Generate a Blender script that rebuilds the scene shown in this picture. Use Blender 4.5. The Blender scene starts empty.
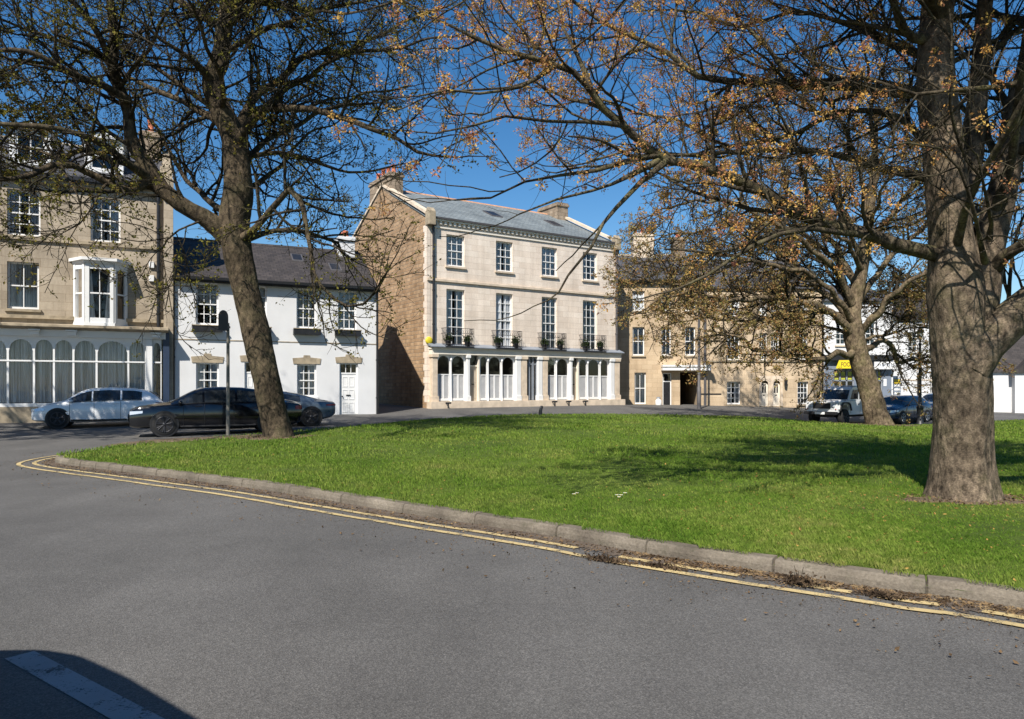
import bpy, bmesh, math, random
import numpy as np
from mathutils import Vector, Matrix

# ------------------------------------------------------------------ camera, sky, sun, exposure
S = bpy.context.scene
COL = S.collection
PI = math.pi
R = math.radians
EYE, FOC, CX, HZ = 1.55, 720.0, 512.0, 387.0

cam_data = bpy.data.cameras.new('camera')
cam = bpy.data.objects.new('camera', cam_data)
COL.objects.link(cam)
cam_data.sensor_width = 36.0
cam_data.lens = FOC / 1024.0 * 36.0
cam_data.shift_y = 27.5 / 1024.0
cam_data.clip_start = 0.1
cam_data.clip_end = 3000
cam.location = (0, 0, EYE)
cam.rotation_euler = (R(90), 0, 0)
S.camera = cam

SUN_EL = R(47.0)
SUN_AZ = R(22.0)                         # light travels forward and to the right
TO_SUN = Vector((-math.sin(SUN_AZ) * math.cos(SUN_EL), -math.cos(SUN_AZ) * math.cos(SUN_EL), math.sin(SUN_EL)))
world = bpy.data.worlds.new('World')
S.world = world
world.use_nodes = True
wn = world.node_tree
wn.nodes.clear()
sky = wn.nodes.new('ShaderNodeTexSky')
sky.sky_type = 'NISHITA'
sky.sun_disc = False
sky.sun_elevation = SUN_EL
sky.sun_rotation = math.atan2(TO_SUN.x, TO_SUN.y)
sky.altitude = 0
sky.air_density = 1.0
sky.dust_density = 0.15
sky.ozone_density = 2.6
bg = wn.nodes.new('ShaderNodeBackground')
bg.inputs['Strength'].default_value = 0.08
wo = wn.nodes.new('ShaderNodeOutputWorld')
hs = wn.nodes.new('ShaderNodeHueSaturation'); hs.inputs['Saturation'].default_value = 1.32
wn.links.new(sky.outputs[0], hs.inputs['Color']); wn.links.new(hs.outputs[0], bg.inputs[0])
wn.links.new(bg.outputs[0], wo.inputs[0])

sun_data = bpy.data.lights.new('sun', 'SUN')
sun_data.energy = 5.0
sun_data.angle = R(0.53)
sun_data.color = (1.0, 0.945, 0.86)
sun = bpy.data.objects.new('sun', sun_data)
COL.objects.link(sun)
sun.location = (0, 0, 60)
sun.rotation_euler = TO_SUN.to_track_quat('Z', 'Y').to_euler()

S.view_settings.view_transform = 'Standard'
S.view_settings.look = 'None'
S.view_settings.exposure = 0.68
S.view_settings.gamma = 1.0
S.cycles.max_bounces = 6
S.cycles.transparent_max_bounces = 12
S.cycles.sample_clamp_indirect = 6.0
S.cycles.use_denoising = True

rng = random.Random(11)
NR = np.random.default_rng(7)

# ------------------------------------------------------------------ helpers
def W(px, py, D):
    """a point of the place, D metres in front of the lens"""
    return Vector(((px - CX) / FOC * D, D, EYE + (HZ - py) / FOC * D))

def tag(o, label=None, cat=None, group=None, kind=None):
    if label: o['label'] = label
    if cat: o['category'] = cat
    if group: o['group'] = group
    if kind: o['kind'] = kind
    return o

def empty(name, loc=(0, 0, 0), rz=0.0, parent=None):
    o = bpy.data.objects.new(name, None)
    COL.objects.link(o)
    o.location = loc
    o.rotation_euler = (0, 0, rz)
    o.empty_display_size = 0.2
    if parent: o.parent = parent
    return o

def children(o):
    return [c for c in COL.objects if c.parent == o]

def copy_tree(o, parent=None):
    c = o.copy()
    COL.objects.link(c)
    if parent is not None:
        c.parent = parent
    for ch in children(o):
        copy_tree(ch, c)
    return c

class MB:
    """collects shapes for ONE mesh object"""
    def __init__(s):
        s.v = []; s.f = []; s.sm = []
    def add(s, vs, fs, smooth=False):
        b = len(s.v)
        s.v.extend([tuple(p) for p in vs])
        s.f.extend([tuple(i + b for i in f) for f in fs])
        s.sm.extend([smooth] * len(fs))
        return s
    def box(s, x0, x1, y0, y1, z0, z1):
        if x0 > x1: x0, x1 = x1, x0
        if y0 > y1: y0, y1 = y1, y0
        if z0 > z1: z0, z1 = z1, z0
        v = [(x0,y0,z0),(x1,y0,z0),(x1,y1,z0),(x0,y1,z0),(x0,y0,z1),(x1,y0,z1),(x1,y1,z1),(x0,y1,z1)]
        return s.add(v, [(0,3,2,1),(4,5,6,7),(0,1,5,4),(1,2,6,5),(2,3,7,6),(3,0,4,7)])
    def quad(s, a, b, c, d):
        return s.add([a,b,c,d], [(0,1,2,3)])
    def prism(s, poly, axis, a, b):
        """poly in the two other axes, extruded from a to b along axis ('x','y','z')"""
        def P(p, t):
            return {'x': (t, p[0], p[1]), 'y': (p[0], t, p[1]), 'z': (p[0], p[1], t)}[axis]
        n = len(poly)
        v = [P(p, a) for p in poly] + [P(p, b) for p in poly]
        f = [tuple(range(n)), tuple(range(2*n-1, n-1, -1))]
        f += [(i, i+n, (i+1) % n + n, (i+1) % n) for i in range(n)]
        return s.add(v, f)
    def tube(s, pts, rad, sides=8, cap=True, smooth=True):
        pts = [Vector(p) for p in pts]
        if not hasattr(rad, '__len__'): rad = [rad] * len(pts)
        vs = []; fs = []
        up = Vector((0.13, 0.27, 0.95))
        for i, p in enumerate(pts):
            t = (pts[min(i+1, len(pts)-1)] - pts[max(i-1, 0)]).normalized()
            if abs(t.dot(up)) > 0.97: up = Vector((1, 0.1, 0))
            a = t.cross(up).normalized(); b = t.cross(a)
            for k in range(sides):
                th = 2 * PI * k / sides
                vs.append(p + (a * math.cos(th) + b * math.sin(th)) * rad[i])
        for i in range(len(pts) - 1):
            for k in range(sides):
                k2 = (k + 1) % sides
                fs.append((i*sides+k, i*sides+k2, (i+1)*sides+k2, (i+1)*sides+k))
        s.add(vs, fs, smooth)
        if cap:
            n = len(pts) - 1
            s.add(vs[:sides], [tuple(range(sides-1, -1, -1))])
            s.add(vs[n*sides:], [tuple(range(sides))])
        return s
    def lathe(s, prof, c=(0,0,0), sides=16, axis='z', smooth=True):
        vs = []; fs = []
        for r, h in prof:
            for k in range(sides):
                th = 2*PI*k/sides
                q = (r*math.cos(th), r*math.sin(th), h)
                if axis == 'y': q = (q[0], q[2], q[1])
                if axis == 'x': q = (q[2], q[0], q[1])
                vs.append((c[0]+q[0], c[1]+q[1], c[2]+q[2]))
        n = len(prof)
        for i in range(n-1):
            for k in range(sides):
                k2 = (k+1) % sides
                fs.append((i*sides+k, i*sides+k2, (i+1)*sides+k2, (i+1)*sides+k))
        s.add(vs, fs, smooth)
        s.add(vs[:sides], [tuple(range(sides-1,-1,-1))]); s.add(vs[(n-1)*sides:], [tuple(range(sides))])
        return s
    def build(s, name, mat, parent=None, bevel=0, merge=False, loc=None, recalc=True):
        me = bpy.data.meshes.new(name)
        me.from_pydata(s.v, [], s.f)
        me.polygons.foreach_set('use_smooth', s.sm)
        if recalc or merge:
            bm = bmesh.new(); bm.from_mesh(me)
            if merge: bmesh.ops.remove_doubles(bm, verts=bm.verts, dist=1e-4)
            bmesh.ops.recalc_face_normals(bm, faces=bm.faces)
            bm.to_mesh(me); bm.free()
        if mat: me.materials.append(mat)
        o = bpy.data.objects.new(name, me)
        COL.objects.link(o)
        if parent: o.parent = parent
        if loc: o.location = loc
        if bevel:
            m = o.modifiers.new('b', 'BEVEL'); m.width = bevel; m.segments = 2; m.limit_method = 'ANGLE'; m.angle_limit = R(40)
        return o

def mesh_np(name, verts, quads, mat, parent=None, smooth=True, tris=None):
    """numpy arrays to one mesh object"""
    me = bpy.data.meshes.new(name)
    k = quads.shape[1]
    me.vertices.add(len(verts)); me.vertices.foreach_set('co', np.ascontiguousarray(verts, np.float32).ravel())
    me.loops.add(quads.size); me.loops.foreach_set('vertex_index', np.ascontiguousarray(quads, np.int32).ravel())
    me.polygons.add(len(quads))
    me.polygons.foreach_set('loop_start', np.arange(0, quads.size, k, dtype=np.int32))
    me.polygons.foreach_set('use_smooth', np.full(len(quads), smooth))
    me.update(calc_edges=True)
    if mat: me.materials.append(mat)
    o = bpy.data.objects.new(name, me)
    COL.objects.link(o)
    if parent: o.parent = parent
    return o

# ------------------------------------------------------------------ materials
class NT:
    def __init__(s, name):
        s.m = bpy.data.materials.new(name); s.m.use_nodes = True
        s.t = s.m.node_tree; s.t.nodes.clear()
        s.out = s.n('ShaderNodeOutputMaterial')
    def n(s, typ, **kw):
        nd = s.t.nodes.new(typ)
        for k, v in kw.items():
            if k in nd.inputs: nd.inputs[k].default_value = v
            else: setattr(nd, k, v)
        return nd
    def l(s, a, b): s.t.links.new(a, b)
    def coord(s, which='Object'):
        return s.n('ShaderNodeTexCoord').outputs[which]
    def noise(s, vec, scale, detail=4, rough=0.55, out=0):
        nd = s.n('ShaderNodeTexNoise'); nd.inputs['Scale'].default_value = scale
        nd.inputs['Detail'].default_value = detail; nd.inputs['Roughness'].default_value = rough
        if vec is not None: s.l(vec, nd.inputs['Vector'])
        return nd.outputs[out]
    def ramp(s, fac, stops):
        nd = s.n('ShaderNodeValToRGB'); e = nd.color_ramp.elements
        while len(e) < len(stops): e.new(0.5)
        for i, (p, c) in enumerate(stops):
            e[i].position = p; e[i].color = (*c, 1) if len(c) == 3 else c
        s.l(fac, nd.inputs[0]); return nd.outputs[0]
    def mix(s, fac, a, b, mode='MIX'):
        nd = s.n('ShaderNodeMix', data_type='RGBA', blend_type=mode)
        for k, v in ((0, fac), (6, a), (7, b)):
            if hasattr(v, 'links'): s.l(v, nd.inputs[k])
            else: nd.inputs[k].default_value = (*v, 1) if isinstance(v, tuple) and len(v) == 3 else v
        return nd.outputs[2]
    def math(s, op, a, b=0.0):
        nd = s.n('ShaderNodeMath', operation=op)
        for k, v in ((0, a), (1, b)):
            if hasattr(v, 'links'): s.l(v, nd.inputs[k])
            else: nd.inputs[k].default_value = v
        return nd.outputs[0]
    def maprange(s, v, a, b, c, d):
        nd = s.n('ShaderNodeMapRange'); s.l(v, nd.inputs[0])
        for i, x in enumerate((a, b, c, d)): nd.inputs[i+1].default_value = x
        return nd.outputs[0]
    def scale(s, vec, sc):
        nd = s.n('ShaderNodeMapping'); nd.inputs['Scale'].default_value = sc; s.l(vec, nd.inputs[0]); return nd.outputs[0]
    def bump(s, h, strength=0.3, dist=0.02, normal=None):
        nd = s.n('ShaderNodeBump'); nd.inputs['Strength'].default_value = strength; nd.inputs['Distance'].default_value = dist
        s.l(h, nd.inputs['Height'])
        if normal is not None: s.l(normal, nd.inputs['Normal'])
        return nd.outputs[0]
    def bsdf(s, col, rough=0.8, normal=None, metal=0.0, spec=0.5, coat=0.0, extra=None):
        b = s.n('ShaderNodeBsdfPrincipled')
        for k, v in (('Base Color', col), ('Roughness', rough), ('Metallic', metal), ('Specular IOR Level', spec), ('Coat Weight', coat)):
            if hasattr(v, 'links'): s.l(v, b.inputs[k])
            else: b.inputs[k].default_value = (*v, 1) if isinstance(v, tuple) and len(v) == 3 else v
        if normal is not None: s.l(normal, b.inputs['Normal'])
        if extra:
            for k, v in extra.items(): b.inputs[k].default_value = v
        s.l(b.outputs[0], s.out.inputs[0])
        return s.m

def plain(name, col, rough=0.6, var=0.12, sc=3.0, metal=0.0, spec=0.5, coat=0.0, bump=0.0, bsc=40):
    t = NT(name); c = t.coord()
    n = t.noise(c, sc, 5)
    d = tuple(max(0, x * (1 - var)) for x in col); l = tuple(min(1, x * (1 + var)) for x in col)
    cc = t.ramp(n, [(0.3, d), (0.7, l)])
    r = t.maprange(t.noise(c, sc * 2.3, 3), 0.3, 0.7, max(0.02, rough - 0.08), min(1, rough + 0.08))
    nm = t.bump(t.noise(c, bsc, 4), bump, 0.01) if bump else None
    return t.bsdf(cc, r, nm, metal, spec, coat)

def masonry(name, c1, c2, mortar, bw, bh, warm=None, dirt=0.35, msize=0.012, bumps=0.25, rubble=0.0, patch=None, rough=0.9):
    t = NT(name); c = t.coord()
    sep = t.n('ShaderNodeSeparateXYZ'); t.l(c, sep.inputs[0])
    u = t.math('ADD', sep.outputs[0], sep.outputs[1])
    com = t.n('ShaderNodeCombineXYZ'); t.l(u, com.inputs[0]); t.l(sep.outputs[2], com.inputs[1])
    vec = com.outputs[0]
    if rubble:
        nz = t.n('ShaderNodeTexNoise'); nz.inputs['Scale'].default_value = 2.2; nz.inputs['Detail'].default_value = 3; t.l(vec, nz.inputs['Vector'])
        vec = t.mix(rubble, vec, nz.outputs['Color'], 'ADD')
    br = t.n('ShaderNodeTexBrick'); t.l(vec, br.inputs['Vector'])
    br.inputs['Scale'].default_value = 1.0
    br.inputs['Brick Width'].default_value = bw; br.inputs['Row Height'].default_value = bh
    br.inputs['Mortar Size'].default_value = msize; br.inputs['Mortar Smooth'].default_value = 0.3
    br.inputs['Bias'].default_value = 0.0
    br.inputs['Color1'].default_value = (*c1, 1); br.inputs['Color2'].default_value = (*c2, 1); br.inputs['Mortar'].default_value = (*mortar, 1)
    col = br.outputs['Color']
    if warm is not None:
        # whole blocks of a warmer stone
        vo = t.n('ShaderNodeTexBrick'); t.l(vec, vo.inputs['Vector']); vo.inputs['Scale'].default_value = 1.0
        vo.inputs['Brick Width'].default_value = bw; vo.inputs['Row Height'].default_value = bh; vo.inputs['Mortar Size'].default_value = 0.0
        vo.inputs['Bias'].default_value = -0.55
        vo.inputs['Color1'].default_value = (0,0,0,1); vo.inputs['Color2'].default_value = (1,1,1,1); vo.offset_frequency = 2
        f = t.ramp(vo.outputs['Color'], [(0.55, (0,0,0)), (0.75, (1,1,1))])
        col = t.mix(t.math('MULTIPLY', f, 0.75), col, warm)
    n1 = t.ramp(t.noise(c, 0.55, 6, 0.65), [(0.35, (1,1,1)), (0.75, (1-dirt,)*3)])
    col = t.mix(1.0, col, n1, 'MULTIPLY')
    st = t.noise(t.scale(c, (1.6, 1.6, 0.16)), 1.5, 5, 0.6)
    col = t.mix(1.0, col, t.ramp(st, [(0.42, (1,1,1)), (0.8, (1-dirt*0.8, 1-dirt*0.85, 1-dirt*0.9))]), 'MULTIPLY')
    n2 = t.ramp(t.noise(c, 14, 5, 0.7), [(0.3, (0.86,0.86,0.86)), (0.7, (1.08,1.08,1.08))])
    col = t.mix(1.0, col, n2, 'MULTIPLY')
    h = t.math('ADD', t.math('MULTIPLY', br.outputs['Fac'], -0.8), t.math('MULTIPLY', t.noise(c, 22, 5, 0.65), 0.5))
    return t.bsdf(col, rough, t.bump(h, bumps, 0.02), spec=0.2)

def slate(name, c1, c2, moss=None):
    t = NT(name); c = t.coord()
    sep = t.n('ShaderNodeSeparateXYZ'); t.l(c, sep.inputs[0])
    com = t.n('ShaderNodeCombineXYZ'); t.l(sep.outputs[0], com.inputs[0]); t.l(t.math('MULTIPLY', sep.outputs[1], 1.12), com.inputs[1])
    br = t.n('ShaderNodeTexBrick'); t.l(com.outputs[0], br.inputs['Vector']); br.inputs['Scale'].default_value = 1.0
    br.inputs['Brick Width'].default_value = 0.28; br.inputs['Row Height'].default_value = 0.2; br.inputs['Mortar Size'].default_value = 0.008
    br.inputs['Color1'].default_value = (*c1, 1); br.inputs['Color2'].default_value = (*c2, 1)
    br.inputs['Mortar'].default_value = (*[x*0.35 for x in c1], 1)
    col = t.mix(1.0, br.outputs['Color'], t.ramp(t.noise(c, 0.8, 6, 0.65), [(0.3, (0.75,0.75,0.75)), (0.7, (1.2,1.2,1.2))]), 'MULTIPLY')
    if moss: col = t.mix(t.ramp(t.noise(c, 1.7, 6, 0.7), [(0.58, (0,0,0)), (0.75, (0.7,0.7,0.7))]), col, moss)
    ro = t.maprange(t.noise(c, 6, 4), 0.3, 0.7, 0.5, 0.75)
    return t.bsdf(col, ro, t.bump(t.math('MULTIPLY', br.outputs['Fac'], -1.0), 0.4, 0.015), spec=0.35)

def glass_mat(name, tint=(0.96, 0.98, 1.0)):
    t = NT(name)
    c = t.coord()
    nm = t.bump(t.noise(c, 2.2, 2), 0.08, 0.05)
    fr = t.n('ShaderNodeFresnel'); fr.inputs['IOR'].default_value = 1.55; t.l(nm, fr.inputs['Normal'])
    gl = t.n('ShaderNodeBsdfGlossy'); gl.inputs['Roughness'].default_value = 0.03; t.l(nm, gl.inputs['Normal'])
    tr = t.n('ShaderNodeBsdfTransparent'); tr.inputs[0].default_value = (*tint, 1)
    mx = t.n('ShaderNodeMixShader'); f = t.math('MULTIPLY', fr.outputs[0], 1.15)
    t.l(f, mx.inputs[0]); t.l(tr.outputs[0], mx.inputs[1]); t.l(gl.outputs[0], mx.inputs[2])
    t.l(mx.outputs[0], t.out.inputs[0])
    return t.m

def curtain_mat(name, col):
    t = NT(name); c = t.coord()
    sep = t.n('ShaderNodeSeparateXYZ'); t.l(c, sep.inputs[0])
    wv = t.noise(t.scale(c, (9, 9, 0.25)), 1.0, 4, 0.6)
    cc = t.ramp(wv, [(0.32, tuple(x*0.38 for x in col)), (0.62, col)])  # fold shade put into the colour as darker upright streaks
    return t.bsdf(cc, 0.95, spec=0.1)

def bark(name, dark, light, lichen, lich=0.5, sc=1.0):
    t = NT(name); c = t.coord()
    v1 = t.scale(c, (8*sc, 8*sc, 4.6*sc))
    n1 = t.noise(v1, 1.4, 8, 0.7)
    vo = t.n('ShaderNodeTexVoronoi'); vo.inputs['Scale'].default_value = 1.6; t.l(t.mix(0.35, v1, t.noise(v1, 2, 3, 0.6, 1), 'ADD'), vo.inputs['Vector'])
    col = t.ramp(n1, [(0.34, dark), (0.50, tuple((a+b)/2 for a, b in zip(dark, light))), (0.64, light)])
    col = t.mix(t.math('MULTIPLY', t.ramp(t.noise(c, 2.3*sc, 7, 0.75), [(0.48, (0,0,0)), (0.66, (1,1,1))]), lich), col, lichen)
    col = t.mix(1.0, col, t.ramp(t.noise(c, 1.1, 4), [(0.32, (0.55,)*3), (0.66, (1.2,)*3)]), 'MULTIPLY')
    sp = t.ramp(t.noise(t.scale(c, (1, 1, 1.6)), 46*sc, 4, 0.75), [(0.33, (0.45,)*3), (0.5, (0.95,)*3), (0.72, (1.45,)*3)])
    col = t.mix(1.0, col, sp, 'MULTIPLY')
    h = t.math('ADD', t.math('MULTIPLY', vo.outputs['Distance'], 0.8), n1)
    return t.bsdf(col, 0.95, t.bump(h, 0.85, 0.035), spec=0.15)

def leaf_mat(name, cols, tr=0.35):
    t = NT(name); c = t.coord()
    n = t.n('ShaderNodeTexNoise'); n.inputs['Scale'].default_value = 0.9; n.inputs['Detail'].default_value = 2; t.l(c, n.inputs['Vector'])
    wn_ = t.n('ShaderNodeTexWhiteNoise'); wn_.noise_dimensions = '3D'
    sn = t.n('ShaderNodeVectorMath', operation='SNAP'); sn.inputs[1].default_value = (0.09,)*3; t.l(c, sn.inputs[0]); t.l(sn.outputs[0], wn_.inputs[0])
    f = t.math('ADD', t.math('MULTIPLY', n.outputs[0], 0.45), t.math('MULTIPLY', wn_.outputs[0], 0.55))
    k = len(cols)
    col = t.ramp(f, [(0.2 + 0.6*i/(k-1), cc) for i, cc in enumerate(cols)])
    d = t.n('ShaderNodeBsdfDiffuse'); t.l(col, d.inputs[0])
    tl = t.n('ShaderNodeBsdfTranslucent'); t.l(col, tl.inputs[0])
    mx = t.n('ShaderNodeMixShader'); mx.inputs[0].default_value = tr
    t.l(d.outputs[0], mx.inputs[1]); t.l(tl.outputs[0], mx.inputs[2]); t.l(mx.outputs[0], t.out.inputs[0])
    return t.m

def asphalt_mat():
    t = NT('asphalt'); c = t.coord()
    big = t.ramp(t.noise(c, 0.22, 5, 0.6), [(0.3, (0.080, 0.076, 0.071)), (0.7, (0.116, 0.111, 0.104))])
    tracks = t.ramp(t.noise(t.scale(c, (0.5, 0.5, 1)), 1.3, 6, 0.65), [(0.35, (0.86,)*3), (0.7, (1.1,)*3)])
    col = t.mix(1.0, big, tracks, 'MULTIPLY')
    fine = t.noise(c, 190, 2, 0.7)
    vo = t.n('ShaderNodeTexVoronoi'); vo.inputs['Scale'].default_value = 115; t.l(c, vo.inputs['Vector'])
    ch = t.ramp(vo.outputs['Color'], [(0.1, (0.66,)*3), (0.55, (1.0,)*3), (0.93, (1.5,)*3)])
    col = t.mix(1.0, col, ch, 'MULTIPLY')
    col = t.mix(1.0, col, t.ramp(fine, [(0.3, (0.72,)*3), (0.7, (1.28,)*3)]), 'MULTIPLY')
    dk = t.ramp(t.noise(c, 2.6, 3, 0.7), [(0.70, (1,1,1)), (0.78, (0.66,)*3)])
    col = t.mix(1.0, col, dk, 'MULTIPLY')
    old = t.ramp(t.noise(t.scale(c, (0.9, 0.25, 1)), 0.8, 3, 0.5), [(0.44, (0.93,)*3), (0.56, (1.05,)*3)])
    col = t.mix(1.0, col, old, 'MULTIPLY')
    oil = t.ramp(t.noise(t.scale(c, (1.0, 1.6, 1)), 1.15, 5, 0.6), [(0.66, (1,1,1)), (0.74, (0.74,)*3)])
    col = t.mix(1.0, col, oil, 'MULTIPLY')
    cr = t.n('ShaderNodeTexVoronoi', feature='DISTANCE_TO_EDGE'); cr.inputs['Scale'].default_value = 0.33
    wob = t.mix(0.25, c, t.noise(c, 1.6, 5, 0.7, 1), 'ADD'); t.l(wob, cr.inputs['Vector'])
    cm = t.ramp(cr.outputs['Distance'], [(0.0, (0.6,)*3), (0.004, (1,1,1))])
    col = t.mix(t.math('MULTIPLY', t.ramp(t.noise(c, 0.35, 2), [(0.52, (0,0,0)), (0.6, (1,1,1))]), 0.55), col, t.mix(1.0, col, cm, 'MULTIPLY'))
    h = t.math('ADD', vo.outputs['Distance'], fine)
    return t.bsdf(col, 0.82, t.bump(h, 0.55, 0.008), spec=0.4)

M = {}
M['asphalt'] = asphalt_mat()
M['central'] = masonry('cream_ashlar', (0.74,0.625,0.515), (0.83,0.725,0.615), (0.57,0.47,0.38), 0.78, 0.33, warm=(0.70,0.50,0.33), dirt=0.24, msize=0.008, bumps=0.2)
M['rubble'] = masonry('rubble_stone', (0.34,0.215,0.12), (0.50,0.34,0.205), (0.30,0.23,0.16), 0.42, 0.2, warm=(0.22,0.13,0.075), dirt=0.35, msize=0.022, bumps=0.7, rubble=0.10)
M['beige'] = masonry('beige_ashlar', (0.38,0.315,0.235), (0.48,0.405,0.31), (0.27,0.21,0.145), 0.85, 0.34, warm=(0.38,0.27,0.16), dirt=0.35, msize=0.007, bumps=0.15)
M['yellow'] = masonry('yellow_ashlar', (0.48,0.36,0.235), (0.57,0.44,0.295), (0.33,0.24,0.145), 0.7, 0.3, warm=(0.36,0.235,0.12), dirt=0.25, msize=0.006, bumps=0.15)
M['yellow_light'] = masonry('buff_ashlar', (0.52,0.40,0.27), (0.61,0.48,0.33), (0.36,0.27,0.17), 0.66, 0.3, warm=(0.40,0.27,0.15), dirt=0.25, msize=0.007, bumps=0.18)
M['dressed'] = plain('dressed_stone', (0.56,0.46,0.35), 0.9, 0.2, 2.5, bump=0.2)
M['dressed_dark'] = plain('weathered_stone', (0.30,0.245,0.17), 0.95, 0.35, 3.5, bump=0.3)
M['slate_grey'] = slate('slate_grey', (0.14,0.16,0.165), (0.19,0.21,0.21))
M['slate_brown'] = slate('slate_brown', (0.034,0.029,0.027), (0.056,0.047,0.043), moss=(0.06,0.05,0.036))
M['slate_dark'] = slate('slate_dark', (0.055,0.055,0.062), (0.085,0.085,0.092))
M['render'] = plain('white_render', (0.60,0.60,0.60), 0.85, 0.06, 0.8, bump=0.12, bsc=60)
M['white'] = plain('white_paint', (0.70,0.695,0.68), 0.45, 0.04, 2.0)
M['cream'] = plain('cream_paint', (0.72,0.66,0.56), 0.5, 0.05, 2.0)
M['blue_paint'] = plain('navy_paint', (0.025,0.04,0.075), 0.4, 0.1)
M['grey_paint'] = plain('slate_blue_paint', (0.17,0.20,0.25), 0.5, 0.08)
M['dark'] = plain('black_paint', (0.014,0.014,0.016), 0.4, 0.2)
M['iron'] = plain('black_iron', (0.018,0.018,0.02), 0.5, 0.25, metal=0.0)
M['lead'] = plain('lead_sheet', (0.20,0.22,0.25), 0.55, 0.15, 2.0)
M['pipe'] = plain('painted_pipe', (0.075,0.07,0.072), 0.55, 0.15)
M['glass'] = glass_mat('window_glass')
M['louvre'] = plain('grey_louvre', (0.52,0.515,0.51), 0.6, 0.08)
M['interior'] = plain('dark_interior', (0.05,0.045,0.04), 0.9, 0.1)
M['curtain'] = curtain_mat('net_curtain', (0.85,0.86,0.87))
M['blind'] = plain('white_blind', (0.70,0.69,0.67), 0.9, 0.04)
M['terracotta'] = plain('terracotta', (0.50,0.15,0.075), 0.8, 0.25, 6)
M['chimney'] = masonry('chimney_stone', (0.30,0.23,0.165), (0.42,0.33,0.24), (0.2,0.16,0.12), 0.4, 0.22, warm=(0.2,0.15,0.1), dirt=0.5, msize=0.012, bumps=0.4)
M['kerb'] = None
M['door_wood'] = plain('stone_painted_door', (0.42,0.36,0.28), 0.55, 0.06)
M['orange_ridge'] = plain('ridge_tile', (0.42,0.22,0.12), 0.85, 0.3, 5)
# ------------------------------------------------------------------ the lie of the land
_cp = [(0,0,0),(-4,4,0),(6,2,0),(4,5,0),(0,8,0),(-6,12,0.0),(-10,14,0),(-16,14,0),(-14,20,.04),(-16,27.3,.03),(-13,24,.06),(-8,22.4,.12),(-20,24,.08),(-14.5,30.7,.30),(-24,27,.25),
       (-6.4,34.5,.24),(-5.5,21.8,.15),(-4.5,38,.44),(1,41.5,.45),(6.6,45.2,.46),(7,48,.36),(12.5,48,.34),(16,48,.24),(21,48.5,.15),(17,38,-.36),(16.6,33,-.33),
       (21,37,-.38),(.4,33.4,.2),(6.7,34.8,.12),(12,35,.0),(15,34,-.3),(5,22,.05),(10,22,0),(5.6,9,.0),(12,12,-.03),(20,20,-.15),(24,38,-.3),(38,55,-.25),(28,48,-.15),(40,30,-.2),
       (0,-15,0),(-20,-10,0),(20,-10,0),(40,0,0),(-40,10,0),(-45,40,.4),(-20,60,.5),(10,70,.4),(45,75,-.2),(60,40,-.2),(0,100,.3),(-60,80,.3),(70,90,0)]
_cpa = np.array(_cp, float)
def _phi(r2): return 0.5 * r2 * np.log(r2 + 1e-9)
_n = len(_cpa)
_d2 = ((_cpa[:, None, :2] - _cpa[None, :, :2])**2).sum(-1)
_A = np.zeros((_n+3, _n+3)); _A[:_n, :_n] = _phi(_d2) + np.eye(_n)*6.0
_A[:_n, _n] = 1; _A[:_n, _n+1:] = _cpa[:, :2]; _A[_n:, :_n] = _A[:_n, _n:].T
_b = np.zeros(_n+3); _b[:_n] = _cpa[:, 2]
_w = np.linalg.solve(_A, _b)
def gz(x, y):
    x = np.asarray(x, float); y = np.asarray(y, float); sh = x.shape
    x = x.ravel(); y = y.ravel()
    d2 = (x[:, None]-_cpa[None, :, 0])**2 + (y[:, None]-_cpa[None, :, 1])**2
    z = _phi(d2) @ _w[:_n] + _w[_n] + _w[_n+1]*x + _w[_n+2]*y
    far = np.clip((np.hypot(x-5, y-30) - 60)/50, 0, 1)
    near = np.clip((10.5 - y - 0.35*np.abs(x))/3.5, 0, 1)
    z = z*(1-far)*(1-near)
    return z.reshape(sh) if sh else float(z[0])

def axis(lo, hi, dens):
    pts = [lo]
    while pts[-1] < hi: pts.append(pts[-1] + dens(pts[-1]))
    return np.array(pts)
_gx = axis(-600, 600, lambda v: 0.8 if -30 < v < 45 else min(60, 0.8 + 0.25*max(-30 - v, v - 45) + 1.0))
_gy = axis(-200, 900, lambda v: 0.8 if -4 < v < 60 else min(60, 0.8 + 0.25*max(-4 - v, v - 60) + 1.0))
GX, GY = np.meshgrid(_gx, _gy)
GZ = gz(GX, GY)
vv = np.stack([GX, GY, GZ], -1).reshape(-1, 3)
nx = len(_gx); ny = len(_gy)
ii = (np.arange(ny-1)[:, None]*nx + np.arange(nx-1)[None, :]).ravel()
tag(mesh_np('road', vv, np.stack([ii, ii+1, ii+nx+1, ii+nx], 1), M['asphalt']), kind='structure')

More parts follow.
